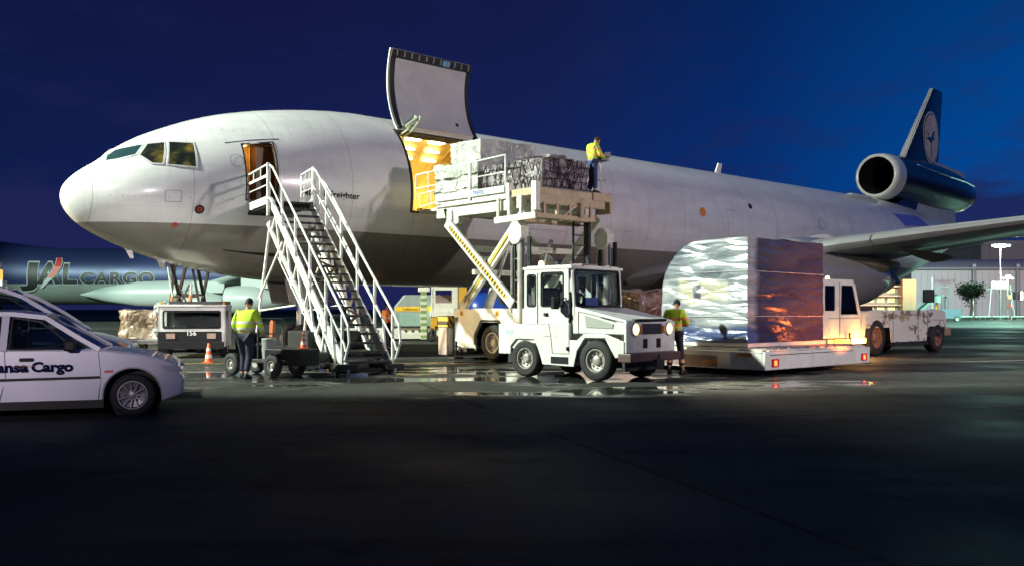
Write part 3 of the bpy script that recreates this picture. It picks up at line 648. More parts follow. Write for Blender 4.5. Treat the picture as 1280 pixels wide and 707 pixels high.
    # main gear leg
    gl = MB().tube((32, sgn * 5.3, 3.2), (32, sgn * 5.3, .6), .2, n=14).beam((31.2, sgn * 5.3, .62), (32.9, sgn * 5.3, .62), .26, .26).tube((32, sgn * 5.3, 1.6), (33.6, sgn * 4.2, 3), .09).build('main_gear_leg', STEEL, air)
    for wx in (31.25, 32.8):
        for wy in (-.65, .65): wheel(gl, (wx, sgn * 5.3 + wy, .66), .66, .5, side=1 if wy > 0 else -1, rr=.45)
    MB().prism([(30.6, 3.2), (33.4, 3.2), (33.2, 1.7), (30.9, 1.7)], 'y', sgn * 6.25, sgn * 6.32).build('gear_door', SKIN, air)
# nose gear
ng = MB().tube((8.3, 0, 2.6), (8.2, 0, .55), .13, n=14).tube((8.25, 0, 1.3), (9.4, 0, 2.5), .07).tube((8.2, -.45, .55), (8.2, .45, .55), .08).build('nose_gear_leg', STEEL, air)
for wy in (-.36, .36): wheel(ng, (8.2, wy, .5), .5, .34, side=1 if wy > 0 else -1, rr=.45)
for sy in (-1, 1): MB().prism([(7.3, 2.5), (9.0, 2.45), (8.9, 1.55), (7.5, 1.7)], 'y', sy * .62, sy * .66).build('nose_gear_door', SKIN, air)
# belly intake slot near the nose, and the keel light line
MB().loft([[fus(x, t, .012), fus(x, t + w_, .012), fus(x, t + w_, -.01), fus(x, t, -.01)] for x, t, w_ in ((4.75, -50.5, .4), (5.6, -50.5, 1.6), (6.35, -50.5, 3.2), (6.55, -50.5, 6.8))]).build('belly_inlet', SEAL, air)
# tail engine through the fin root
NAVY = mat('tail_navy_paint', (.006, .009, .035), .3, var=.1, coat=.25, spec=.3); LGREY = mat('tail_light_grey', (.45, .46, .46), .35, var=.15, vs=1)
ez = 9.9
tn = MB().lathe([(1.18, 48.5), (1.26, 48.42), (1.36, 48.5), (1.44, 49.0), (1.47, 49.65)], (0, 0, ez), 'x', 48).build('tail_engine_intake', mat('intake_ring_grey', (.62, .63, .60), .3, metal=.3, coat=.3), air, smooth=50)
MB().lathe([(1.18, 48.5), (1.10, 49.0), (1.02, 51.5), (.9, 53), (.01, 53)], (0, 0, ez), 'x', 40).build('intake_duct', mat('duct_dark', (.008, .008, .009), .95, spec=.1), tn, smooth=50)
tb = MB(); rg = []
for x_, r_, cz, wz in ((49.6, 1.472, 9.9, 1.472), (51.5, 1.49, 9.9, 1.5), (53.5, 1.5, 9.85, 1.6), (56, 1.5, 9.75, 1.62), (58.5, 1.42, 9.65, 1.5), (60.2, 1.2, 9.6, 1.25), (61.6, .82, 9.6, .85)):
    rg.append([(x_, -r_ * math.cos(2 * pi * i / 36), cz + wz * math.sin(2 * pi * i / 36)) for i in range(36)])
tbo = tb.loft(rg[:], cap=False).lathe([(.84, 61.6), (.7, 61.2), (.01, 61.0)], (0, 0, 9.6), 'x', 30).build('tail_engine_body', NAVY, air, smooth=50)
sm = MB(); rg = []
for x_, dz in ((51.6, .95), (53.5, .75), (56, .55), (58.5, .45), (60.6, .35)):
    k_ = 1.53 if x_ < 58 else (1.45 if x_ < 60 else 1.15); a_ = math.asin(min(.9, dz / 1.6))
    rg.append([(x_, -k_ * math.cos(a_), 9.8 + dz + .05), (x_, -k_ * math.cos(a_) - .05, 9.8 + dz), (x_, -k_ * math.cos(a_), 9.8 + dz - .05)])
sm.loft(rg).build('cowl_seam', CHROME, tbo)
MB().prism([(50.6, 8.0), (52.0, 8.7), (58.6, 8.6), (58.8, 7.3), (52, 7.6)], 'y', -.62, .62).build('tail_pylon', LGREY, air, bevel=.05)
MB().prism([(49.6, 8.05), (50.9, 8.6), (53.0, 8.6), (52.6, 7.9)], 'y', -.68, .68).build('pylon_leading_edge', NAVY, air, bevel=.05)
fin = MB(); rg = []
def finr(z, lx, tx, th): return [(lx + a * (tx - lx), (b if k < 10 else b) * th, z) for k, (a, b) in enumerate([(0, 0), (.03, .5), (.12, .9), (.3, 1), (.6, .7), (1, .06), (1, -.06), (.6, -.7), (.3, -1), (.12, -.9), (.03, -.5)])]
fin.loft([finr(10.6, 50.9, 57.3, .42), finr(11.4, 51.7, 57.3, .38), finr(16.6, 56.15, 58.0, .14)])
fo = fin.build('tail_fin', NAVY, air, smooth=40)
MB().loft([[(50.9 - .12, 0, 10.9), (51.3, -.26, 10.9), (51.3, .26, 10.9)], [(51.58, 0, 11.4), (51.95, -.24, 11.4), (51.95, .24, 11.4)], [(56.05, 0, 16.6), (56.3, -.12, 16.6), (56.3, .12, 16.6)]]).build('fin_leading_edge', LGREY, fo)
MB().prism([(55.6, 11.5), (60.4, 11.15), (61.0, 10.2), (56.2, 10.9)], 'y', -.5, .5).build('rudder_fairing', LGREY, air, bevel=.06)
def finpt(u, v_, d):   # side of the fin (port)
    k_ = (v_ - 11.4) / 5.2; lx = 51.7 + 4.45 * k_; tx = 57.3 + .7 * k_; th = .38 - .24 * k_; a = (u - lx) / (tx - lx); b = 1 if a < .3 else (1 - (a - .3) / .3 * .3 if a < .6 else .7 - (a - .6) / .4 * .64)
    return (u, -(b * th + .03 + d), v_)
def ell(cx, cz, rx, rz, n=40): return [(cx + rx * math.cos(2 * pi * i / n), cz + rz * math.sin(2 * pi * i / n)) for i in range(n)]
CRE = mat('emblem_pale_orange', (.74, .56, .44), .4, var=.3, vs=.9); CRW = mat('emblem_cream', (.62, .60, .55), .4, var=.1)
lc = (55.75, 13.1)
def patch(ps, mt, name, d, par=fo):
    c = (sum(p[0] for p in ps) / len(ps), sum(p[1] for p in ps) / len(ps)); n = len(ps)
    MB().add([finpt(*p, d) for p in ps] + [finpt(*c, d)], [(i, (i + 1) % n, n) for i in range(n)]).build(name, mt, par, fixn=False)
patch(ell(*lc, 1.45, 1.80), CRW, 'emblem_ring', .01); patch(ell(*lc, 1.34, 1.67), NAVY, 'emblem_ring', .018); patch(ell(*lc, 1.27, 1.60), CRE, 'emblem_disc', .026)
DX, DZ = -.4, -.4
for ps in ([(55.2, 13.35), (55.7, 13.55), (56.0, 13.45), (56.35, 13.9), (56.8, 14.1), (56.55, 13.7), (56.7, 13.4), (56.3, 13.35), (56.2, 13.0), (55.95, 13.15), (55.6, 13.3)], [(55.9, 13.0), (56.15, 12.2), (56.25, 12.2), (56.15, 13.0)], [(55.15, 14.0), (55.6, 13.6), (55.7, 13.7)]):
    patch([(a + DX, b + DZ) for a, b in ps], NAVY, 'crane_emblem', .034)

# ================================================================== CARGO HIGH LOADER
ld = thing('cargo_loader', 'white scissor cargo loader raised to the open cargo door of the freighter', 'cargo loader', (*AC(12, 8), 0), .724)
def A(x, y, z): return (x - 12, 8 - y, z)
def AB(mb, x0, x1, y0, y1, z0, z1, m=0): return mb.box(x0 - 12, x1 - 12, 8 - y1, 8 - y0, z0, z1, m)
NX, FX = 9.95, 13.4
# chassis body with wheel arch cut out of the near side
def loader_side(x0, x1):
    m_ = MB(); pl = [(6.3, .28), (7.35, .28), (7.35, .72), (7.62, 1.12), (8.38, 1.12), (8.68, .72), (8.68, .28), (10.0, .28), (10.0, 1.52), (6.3, 1.52)]
    return m_.prism([(8 - y, z) for y, z in pl], 'x', x0 - 12, x1 - 12)
loader_side(NX, NX + .06).build('side_panel', WHITE, ld, bevel=.015); loader_side(FX - .06, FX).build('side_panel', WHITE, ld, bevel=.015)
ch = MB(); AB(ch, NX + .7, FX - .7, 6.35, 9.95, .3, 1.5); AB(ch, NX + .06, FX - .06, 6.35, 7.3, 1.3, 1.5); AB(ch, NX + .06, FX - .06, 8.7, 9.95, .3, 1.5); AB(ch, NX + .06, FX - .06, 7.3, 8.7, 1.16, 1.5); AB(ch, NX + .06, FX - .06, 6.32, 6.4, .3, 1.3)
ch.build('chassis', WHITE, ld, bevel=.02)
am = MB(); AB(am, NX + .1, NX + .7, 7.34, 7.36, .4, 1.1); am.prism([(8 - y, z) for y, z in [(7.28, .45), (7.34, .45), (7.34, .74), (7.62, 1.14), (8.38, 1.14), (8.66, .74), (8.66, .45), (8.72, .45), (8.72, .76), (8.42, 1.19), (7.58, 1.19), (7.28, .76)]], 'x', NX - 12 - .01, NX - 12 + .5)
am.build('wheel_arch', BLACK, ld)
for x, s_ in ((NX + .26, -1), (FX - .26, 1)): wheel(ld, A(x, 8.0, .53), .53, .4, side=s_, axis='x', rimm=mat('white_wheel_rim', (.6, .6, .56), .4, dirt=.4), lugs=10)
fb = MB(); AB(fb, NX - .25, FX + .25, 5.85, 6.28, .12, .95); fb.build('front_outrigger', mat('primer_pink_paint', (.52, .40, .34), .5, var=.2, dirt=.4), ld, bevel=.03)
hz_ = MB(); AB(hz_, NX - .1, NX + 1.2, 5.78, 5.84, .97, 1.3); AB(hz_, NX - .22, NX - .17, 5.8, 6.28, .97, 1.3); hz_.build('hazard_panel', HAZ, ld)
st_ = MB()
for y in (6.6, 8.25): st_.add([A(NX - .006, y, 1.3), A(NX - .006, y + .16, 1.3), A(NX - .006, y + .16, 1.46), A(NX - .006, y, 1.46)], [(0, 1, 2, 3)])
st_.build('warning_sticker', YEL, ld, fixn=False)
sg = MB()
for y, w in ((6.6, .1), (8.25, .1)): sg.beam(A(NX - .01, y + .03, 1.33), A(NX - .01, y + .13, 1.43), .004, .02, up=(1, 0, 0)); sg.beam(A(NX - .01, y + .13, 1.33), A(NX - .01, y + .03, 1.43), .004, .02, up=(1, 0, 0))
sg.build('warning_sign', BLACK, ld)
lk = MB().tube(A(NX - .25, 6.75, .12), A(NX - .25, 6.75, .55), .03).tube(A(NX - .35, 7.1, .3), A(NX, 6.6, .3), .035).tube(A(NX - .2, 7.3, .3), A(NX - .2, 6.6, .42), .025); AB(lk, NX - .3, NX, 6.9, 7.3, .26, .36); AB(lk, NX - .45, NX - .1, 6.6, 6.9, .04, .09)
lk.build('stabiliser_jack', DARK, ld)
# scissor arms: near and far pair, with hazard strips
ARM = striped('scissor_hazard', (.02, .02, .02), (.78, .47, .05), 5.2, 'YZ', thr=.46)
for x, nm in ((NX + .12, -1), (FX - .35, 1)):
    for (ya, za, yb, zb), off_ in (((5.95, 4.14, 9.0, 1.62), -.10), ((6.45, 1.52, 9.3, 4.25), .10)):
        bm_ = MB().beam(A(x + off_, ya, za), A(x + off_, yb, zb), .12, .30)
        arm = bm_.build('scissor_arm', CREAM, ld, bevel=.02)
        dv = Vector((0, -(yb - ya), zb - za)).normalized()
        p0 = Vector(A(x + off_, ya, za)) + dv * .25; p1 = Vector(A(x + off_, yb, zb)) - dv * .3
        ex = Vector((nm * .063, 0, 0))
        MB().beam(p0 + ex, p1 + ex, .005, .12).build('hazard_strip', ARM, arm)
    MB().tube(A(x - .12, 7.55, 2.93), A(x + .25, 7.55, 2.93), .11, n=14).build('pivot_pin', STEEL, ld)
cb = MB()
for y, z in ((7.0, 2.6), (8.3, 3.25), (7.0, 3.3)): cb.beam(A(NX + .2, y, z), A(FX - .4, y, z), .16, .16)
cb.build('cross_member', CREAM, ld, bevel=.02)
for x in (NX + .8, FX - 1.0):
    MB().tube(A(x, 6.9, 1.4), A(x, 7.25, 2.1), .14, n=14).build('lift_cylinder', CREAM, ld, smooth=True)
    MB().tube(A(x, 7.25, 2.1), A(x, 8.0, 3.6), .07, n=12).build('lift_rod', CHROME, ld, smooth=True)
# rear lift masts with octagonal chain sheave covers
for x in (10.0, 13.5):
    s_ = -1 if x < 12 else 1
    ms = MB().tube(A(x, 9.3, .4), A(x, 9.3, 3.45), .115, n=18).build('lift_mast', mat('mast_pale_steel', (.58, .54, .48), .3, metal=.5), ld, smooth=True)
    oc = [(9.18 + .30 * math.cos(R(22.5 + 45 * i)), 3.62 + .34 * math.sin(R(22.5 + 45 * i))) for i in range(8)]
    MB().prism([(8 - y, z) for y, z in oc], 'x', x - .15 - 12, x + .15 - 12).build('chain_wheel_cover', CREAM, ms, bevel=.015)
    cc = MB()
    for dy in (.28, .36, -.32, -.26): cc.beam(A(x, 9.3 + dy, .6), A(x, 9.3 + dy, 3.5), .05, .04, up=(0, 1, 0))
    for i in range(40): cc.box(x - 12 - .04, x - 12 + .04, 8 - 9.68, 8 - 9.56, .7 + i * .07, .74 + i * .07)
    cc.build('lift_chain', DARK, ms)
    gm = MB().tube(A(x + .1, 8.85, 1.4), A(x + .1, 8.85, 3.6), .03).tube(A(x - .06, 8.95, 1.4), A(x - .06, 8.95, 3.2), .025)
    for z in (1.7, 2.3, 2.9): gm.beam(A(x, 8.85, z), A(x, 9.4, z), .03, .03)
    gm.build('hydraulic_pipe', STEEL, ms)
# bridge (front platform)
br = MB(); AB(br, NX + .02, 13.5, 5.35, 8.66, 4.62, 4.80); AB(br, 10.9, 13.4, 3.2, 5.35, 4.70, 4.79); AB(br, NX + .1, NX + .3, 5.3, 8.7, 4.30, 4.62); AB(br, 13.2, 13.4, 5.3, 8.7, 4.30, 4.62)
br.prism([(8 - y, z) for y, z in [(5.3, 4.62), (6.4, 4.62), (6.4, 4.1), (6.1, 4.02)]], 'x', NX + .1 - 12, NX + .28 - 12)
AB(br, 10.3, 13.2, 5.4, 8.6, 4.45, 4.61)
brd = br.build('bridge_platform', CREAM, ld, bevel=.012)
kb = MB(); AB(kb, NX - .05, NX + .01, 5.45, 8.68, 4.80, 4.99); kb.build('kick_board', WHITE, brd)
def kbt(u, v_, d): return (NX - .056 - 12, 8 - (7.25 + u), 4.83 + v_)
text_mb('TREPEL', .12, kbt, spacing=1.05, bold=.015).build('maker_lettering', mat('lettering_blue', (.02, .12, .5), .4), brd, fixn=False)
rl = MB(); r_ = .024
rl.path([A(NX, 4.35, 4.95), A(NX, 4.35, 5.75), A(NX, 8.68, 5.86), A(NX, 8.68, 4.80)], r_)
rl.tube(A(NX, 4.35, 5.32), A(NX, 8.68, 5.38), .018)
for y in (5.0, 5.75): rl.tube(A(NX, y, 4.82), A(NX, y, 5.78), .018)
rl.box(NX - .03 - 12, NX + .03 - 12, 8 - 7.13, 8 - 7.03, 4.72, 5.82)
rl.path([A(NX - .1, 4.7, 4.70), A(NX - .1, 4.7, 5.1), A(NX - .1, 6.0, 5.2)], .02); rl.path([A(NX - .1, 4.7, 4.70), A(NX - .1, 5.6, 4.78)], .02); rl.tube(A(NX - .1, 5.3, 4.75), A(NX - .1, 5.3, 5.12), .02)
rl.build('guard_rail', STAIRW, brd)
rl = MB().path([A(13.48, 4.0, 4.8), A(13.48, 4.0, 5.8), A(13.48, 8.5, 5.85), A(13.48, 8.5, 4.8)], r_).tube(A(13.48, 4.0, 5.3), A(13.48, 8.5, 5.35), .018).build('guard_rail', STAIRW, brd)
# main deck
dk = MB(); AB(dk, NX + .05, 12.72, 8.72, 9.92, 4.64, 4.84); AB(dk, NX + .05, 12.72, 9.80, 9.95, 4.40, 4.66)
dkd = dk.build('main_deck', LIFTY, ld, bevel=.012)
rb = MB()
for i in range(13): rb.tube(A(10.1, 8.8 + i * .09, 4.85), A(12.6, 8.8 + i * .09, 4.85), .025, n=6)
rb.build('deck_roller', STEEL, dkd)
cp = MB(); AB(cp, NX - .03, NX + .14, 8.72, 8.86, 4.55, 5.05); AB(cp, NX - .03, NX + .14, 9.78, 9.98, 4.2, 5.0); AB(cp, NX - .05, NX + .18, 9.2, 9.36, 4.3, 4.66)
cp.build('corner_post', CREAM, dkd, bevel=.015)
uf = MB(); yA, yB = 8.3, 9.95
uf.beam(A(NX - .02, yA - .05, 4.02), A(NX - .02, yB + .02, 4.06), .08, .18)
for y in (8.38, 8.85, 9.35, 9.85): uf.beam(A(NX, y, 4.05), A(NX, y, 4.66), .08, .09, up=(0, 1, 0))
uf.build('guard_frame', CREAM, dkd, bevel=.01)
uf = MB().beam(A(NX, yB, 4.06), A(12.1, yB, 4.06), .1, .13)
for x in (10.25, 10.75, 11.25, 11.75, 12.1): uf.beam(A(x, yB, 4.05), A(x, yB, 4.45), .08, .08, up=(0, 1, 0))
uf.beam(A(11.6, yB + .1, 4.1), A(11.6, yB + .1, 4.5), .12, .12, up=(0, 1, 0)); uf.beam(A(11.0, yB, 4.1), A(11.8, yB, 4.62), .07, .07); uf.beam(A(10.1, 9.2, 3.98), A(12.4, 9.2, 3.98), .16, .12); AB(uf, 11.5, 12.35, 9.4, 9.9, 4.02, 4.2)
uf.build('lower_frame', LIFTY, dkd, bevel=.01)
# operator platform with console
op = MB(); AB(op, 12.2, 12.98, 9.05, 9.98, 4.62, 4.86); AB(op, 12.98, 13.08, 9.3, 9.9, 4.3, 4.9)
opo = op.build('operator_platform', LIFTY, ld, bevel=.01)
cn = MB().box(12.75 - 12, 13.1 - 12, 8 - 9.75, 8 - 9.4, 5.88, 6.0).prism([(12.72 - 12, 6.0), (13.15 - 12, 6.0), (13.12 - 12, 6.15), (12.9 - 12, 6.12)], 'y', 8 - 9.8, 8 - 9.35)
cn.build('control_console', mat('console_grey', (.25, .27, .25), .5), opo, bevel=.01)
MB().tube(A(12.82, 9.6, 5.9), A(13.02, 9.6, 4.9), .018).tube(A(13.0, 9.5, 5.9), A(13.02, 9.5, 4.9), .018).tube(A(12.75, 9.6, 5.3), A(13.12, 9.6, 5.33), .016).build('console_stand', STEEL, opo)
lad = MB()
for x in (11.75, 12.3): lad.beam(A(x, 9.6, 1.4), A(x, 9.6, 4.05), .05, .05, up=(0, 1, 0))
for i in range(9): lad.tube(A(11.75, 9.6, 1.6 + i * .29), A(12.3, 9.6, 1.6 + i * .29), .018)
AB(lad, 12.28, 12.38, 9.5, 9.7, 1.4, 4.1)
lad.build('ladder', DARK, ld)
hs = MB().path([A(10.0, 5.8, 4.55), A(10.05, 5.9, 4.1), A(10.1, 6.1, 3.7), A(10.15, 6.5, 3.5)], .045).build('hydraulic_hose', BLACK, ld)
MB().box(9.98 - 12, 10.3 - 12, 8 - 6.15, 8 - 5.9, 3.95, 4.5).build('arm_bracket', CREAM, ld, bevel=.02)

# ================================================================== WRAPPED CARGO
def wrap_mat(name, base, base2, stretch, bstr=1.0, rough=.12, sc=2.2, contrast=.5, net=None):
    global nt
    m = bpy.data.materials.new(name); m.use_nodes = True; nt = m.node_tree; b = nt.nodes['Principled BSDF']
    t = N('ShaderNodeTexCoord'); mp_ = N('ShaderNodeMapping'); mp_.inputs['Scale'].default_value = stretch; L(t.outputs['Object'], mp_.inputs[0])
    n = N('ShaderNodeTexNoise'); n.inputs['Scale'].default_value = sc; n.inputs['Detail'].default_value = 6; n.inputs['Roughness'].default_value = .6; n.inputs['Distortion'].default_value = .8; L(mp_.outputs[0], n.inputs['Vector'])
    v = N('ShaderNodeTexVoronoi'); v.feature = 'DISTANCE_TO_EDGE'; v.inputs['Scale'].default_value = sc * 1.6; L(mp_.outputs[0], v.inputs['Vector'])
    r = N('ShaderNodeValToRGB'); L(n.outputs[0], r.inputs[0]); e = r.color_ramp.elements; e[0].position = .5 - contrast / 4; e[1].position = .5 + contrast / 4; e[0].color = (*base2, 1); e[1].color = (*base, 1)
    out = r.outputs[0]
    if net:
        v2 = N('ShaderNodeTexVoronoi'); v2.feature = 'DISTANCE_TO_EDGE'; v2.inputs['Scale'].default_value = net[1]; L(t.outputs['Object'], v2.inputs['Vector'])
        ms_ = math_n('LESS_THAN', v2.outputs['Distance'], net[2]); mx = N('ShaderNodeMixRGB'); L(ms_, mx.inputs[0]); L(out, mx.inputs[1]); mx.inputs[2].default_value = (*net[0], 1); out = mx.outputs[0]
    L(out, b.inputs['Base Color']); b.inputs['Roughness'].default_value = rough; b.inputs['Coat Weight'].default_value = .6; b.inputs['Coat Roughness'].default_value = .08
    h_ = math_n('ADD', math_n('MULTIPLY', n.outputs[0], 1.0), math_n('MULTIPLY', math_n('MINIMUM', v.outputs['Distance'], .25), 1.2))
    bp = N('ShaderNodeBump'); bp.inputs['Strength'].default_value = bstr; bp.inputs['Distance'].default_value = .10; L(h_, bp.inputs['Height']); L(bp.outputs[0], b.inputs['Normal']); L(bp.outputs[0], b.inputs['Coat Normal'])
    return m
def rnd_box(mb, x0, x1, y0, y1, z0, z1, n=10, j=.03, topround=0, seed=1, roundside=None):
    """a lumpy shrink-wrapped block, built as a subdivided box pushed about"""
    rs = random.Random(seed); bm = bmesh.new(); bmesh.ops.create_cube(bm, size=1); bmesh.ops.subdivide_edges(bm, edges=bm.edges[:], cuts=n, use_grid_fill=True)
    ph = [rs.uniform(0, 6) for _ in range(9)]
    for v_ in bm.verts:
        x, y, z = v_.co; 
        q_ = Vector((x0 + (x + .5) * (x1 - x0), y0 + (y + .5) * (y1 - y0), z0 + (z + .5) * (z1 - z0)))
        k = j * (math.sin(q_.x * 5.1 + ph[0]) * math.sin(q_.y * 4.3 + ph[1]) + .6 * math.sin(q_.z * 7.7 + ph[2] + q_.x * 2) + .8 * rs.uniform(-1, 1))
        if roundside is not None:
            ax, sg_, rad = roundside; a = q_[ax]; lim = (x0, y0)[ax] if sg_ < 0 else (x1, y1)[ax]; da = abs(a - lim); dz = z1 - q_.z
            if da < rad and dz < rad:
                ca, cz = rad - da, rad - dz; l = math.hypot(ca, cz)
                if l > rad: ca *= rad / l; cz *= rad / l; q_[ax] = lim - sg_ * (rad - ca); q_.z = z1 - (rad - cz)
        nrm = Vector((x if abs(x) > .49 else 0, y if abs(y) > .49 else 0, z if z > .49 else 0))
        if nrm.length: q_ += nrm.normalized() * k
        v_.co = q_
    bm.verts.ensure_lookup_table(); mb.add([v_.co.copy() for v_ in bm.verts], [tuple(v_.index for v_ in f.verts) for f in bm.faces]); bm.free(); return mb
WRAPL = wrap_mat('clear_wrap_over_cartons', (.66, .66, .58), (.36, .38, .34), (1, 1, .8), 1.0, .2)
ca = thing('wrapped_pallet', 'tall pale plastic wrapped cargo pallet going in at the open cargo door', 'cargo pallet', (*AC(11.7, 6), 4.82), .724, 'wrapped cargo pallets')
def rel(x, y): return x - 11.7, 6 - y
mb = MB(); rnd_box(mb, 10.35 - 11.7, 12.85 - 11.7, 6 - 6.95, 6 - 4.9, .12, 1.15, 12, .05, seed=3); mb.build('lower_load', WRAPL, ca, smooth=60)
mb = MB(); rnd_box(mb, 10.5 - 11.7, 12.75 - 11.7, 6 - 6.9, 6 - 5.45, 1.0, 1.84, 12, .022, seed=5); mb.build('upper_load', WRAPL, ca, smooth=60)
MB().box(-1.4, 1.2, -1.0, 1.15, .02, .08).build('pallet_sheet', STEEL, ca)
pb = thing('wrapped_pallet', 'low netted cargo pallet beside the man at the loader controls', 'cargo pallet', (*AC(11.8, 8.2), 4.86), .724, 'wrapped cargo pallets')
WRAPD = wrap_mat('clear_wrap_dark_load', (.42, .40, .40), (.16, .13, .13), (1, 1, 1), 1.0, .2, 2.6, .6)
mb = MB(); rnd_box(mb, 10.45 - 11.8, 12.3 - 11.8, 8.2 - 9.66, 8.2 - 7.05, .08, .86, 12, .05, seed=8); mb.build('load', WRAPD, pb, smooth=60)
mb = MB(); rnd_box(mb, -.9, .1, -1.3, .2, .8, 1.0, 6, .04, seed=18); mb.build('top_carton', WRAPD, pb, smooth=60)
MB().box(-1.42, .55, -1.52, 1.2, .0, .05).build('pallet_sheet', STEEL, pb)
nm_ = MB(); rs = random.Random(4)
def netline(p, q_):
    mid = (Vector(p) + Vector(q_)) / 2 + Vector((rs.uniform(-.04, .04), rs.uniform(-.02, 0), rs.uniform(-.05, .02))); nm_.path([p, mid, q_], .013, n=5)
yF, yN = -1.52, 1.2
for i in range(26):
    x = rs.uniform(-1.36, .45); x2 = min(.52, max(-1.38, x + rs.uniform(-.4, .4))); za, zb = rs.choice(((.06, .9), (.06, .5), (.4, .9)))
    netline((x, yF - .02, za), (x2, yF - .02, zb)); netline((x, yF, .9), (x2, yF + 1.2, .93))
for k in (.28, .5, .72): netline((-1.36, yF - .02, k), (-.4, yF - .04, k + rs.uniform(-.08, .08))); netline((-.4, yF - .04, k), (.5, yF - .02, k))
for i in range(10):
    y = yF + i * .27; netline((-1.42, y, .06), (-1.42, y + .3, .88)); netline((-1.42, y + .3, .06), (-1.42, y, .88))
nm_.build('cargo_net', mat('net_webbing_black', (.03, .015, .02), .8), pb)

# ================================================================== PASSENGER STAIRS
th = R(31); st = thing('boarding_stairs', 'tall white wheeled boarding stairs leading up to the open crew door', 'boarding stairs', (-3.26, 21.15, 0), th)
TL, TZ = 5.82, 4.5      # run and platform height; local -y faces the camera
def sz(y, dz=0): return .1 + (TZ - .1) * y / TL + dz
NS = 21
for i in range(NS):
    y = TL * (i + .5) / NS; z = .1 + (TZ - .1) * (i + 1) / NS
    MB().box(-.53, .53, y - .16, y + .13, z - .035, z).box(-.53, .53, y - .175, y - .16, z - .05, z + .004).build('tread', TREAD, st)
for s_ in (-1, 1):
    MB().beam((s_ * .57, -.1, sz(-.1)), (s_ * .57, TL + .05, sz(TL + .05)), .06, .24).build('stringer', STAIRW, st, bevel=.01)
    # handrails: two parallel rails joined by a bow at the foot, posts between
    r = MB(); X = s_ * .62
    r.path([(X, -.05, .35), (X, -.32, .75), (X, -.25, 1.12), (X, 0, 1.35), (X, TL - .3, sz(TL - .3, 1.15)), (X, TL, sz(TL, 1.02)), (X, TL, sz(TL, 0))], .032)
    r.path([(X, -.1, .55), (X, 0, .72), (X, TL, sz(TL, .56))], .024)
    r.build('handrail', STAIRW, st)
    for y in (.12, 1.2, 2.35, 3.5, 4.65): MB().beam((X, y, sz(y, -.05)), (X, y, sz(y, 1.2)), .055, .055, up=(0, 1, 0)).build('rail_post', STAIRW, st)
    # outer slanted guard, lower down, braced to the stringer
    XX = s_ * .78
    r = MB().path([(XX, 1.2, sz(1.2, .35)), (XX, TL - .6, sz(TL - .6, .48)), (XX, TL - .2, sz(TL - .2, .2))], .03)
    if s_ > 0: r.path([(XX, TL - .2, sz(TL - .2, .9)), (XX, TL - .9, sz(TL - .9, 1.05)), (XX, 2.2, sz(2.2, .95))], .03); r.path([(XX, TL - .2, sz(TL - .2, .9)), (XX, TL - .2, sz(TL - .2, -.1))], .03)
    r.build('outer_rail', STAIRW, st)
    # under-truss
    t_ = MB(); yb0, yb1 = 1.1, TL + .2
    low_ = lambda y: max(.28, sz(y, -1.05) + .25 * (TL - y) / TL)
    t_.beam((s_ * .60, yb0, low_(yb0)), (s_ * .60, yb1, sz(yb1, -.75)), .07, .10)
    ys_ = np.linspace(yb0, yb1 - .3, 6)
    for k, (a_, b_) in enumerate(zip(ys_, ys_[1:])):
        t_.beam((s_ * .60, a_, low_(a_)), (s_ * .60, (a_ + b_) / 2, sz((a_ + b_) / 2)), .05, .06); t_.beam((s_ * .60, (a_ + b_) / 2, sz((a_ + b_) / 2)), (s_ * .60, b_, sz(b_, -.8) if k == 4 else low_(b_)), .05, .06)
    t_.build('under_truss', STAIRW, st)
    # rear legs and braces
    MB().beam((s_ * .62, TL - .1, sz(TL, -.55)), (s_ * .72, TL + 1.15, .25), .06, .06).beam((s_ * .62, TL - 1.2, sz(TL - 1.2, -.3)), (s_ * .72, TL + .7, 1.8), .045, .045).tube((s_ * .62, 3.5, 1.6), (s_ * .72, TL + .85, 1.45), .025).tube((s_ * .6, TL - .6, 3.0), (s_ * .6, 1.6, .5), .02).build('rear_leg', STAIRW, st)
    # two posts at the foot
    MB().beam((s_ * .64, .55, .25), (s_ * .64, .75, 1.3), .05, .05).beam((s_ * .64, 1.5, .25), (s_ * .64, 1.2, sz(1.2)), .06, .06).beam((s_ * .64, .55, .3), (s_ * .64, 1.7, 1.35), .05, .05).build('foot_brace', STAIRW, st)
for y in (.6, 1.9, 3.2, 4.5): MB().beam((-.55, y, sz(y, -.2)), (.55, y, sz(y, -.2)), .06, .06).build('cross_bar', STAIRW, st)
zz_ = MB()
for i, y in enumerate(np.arange(.4, 5, .8)): zz_.beam((-.5 if i % 2 else .5, y, sz(y, -.25)), (.5 if i % 2 else -.5, y + .8, sz(y + .8, -.25)), .05, .05)
zz_.build('diagonal_brace', mat('brace_brownish', (.40, .30, .20), .5, dirt=.4), st)
MB().box(-.62, .62, TL, TL + 2.15, TZ - .12, TZ).box(-.66, .80, TL + 2.05, TL + 2.35, TZ - .2, TZ - .06).build('platform', TREAD, st)
MB().beam((-.66, TL - .02, TZ + .05), (-.66, TL + 2.2, TZ + .02), .05, .22).beam((.66, TL - .02, TZ + .05), (.66, TL + 1.7, TZ + .02), .05, .12).build('platform_edge', STAIRW, st, bevel=.01)
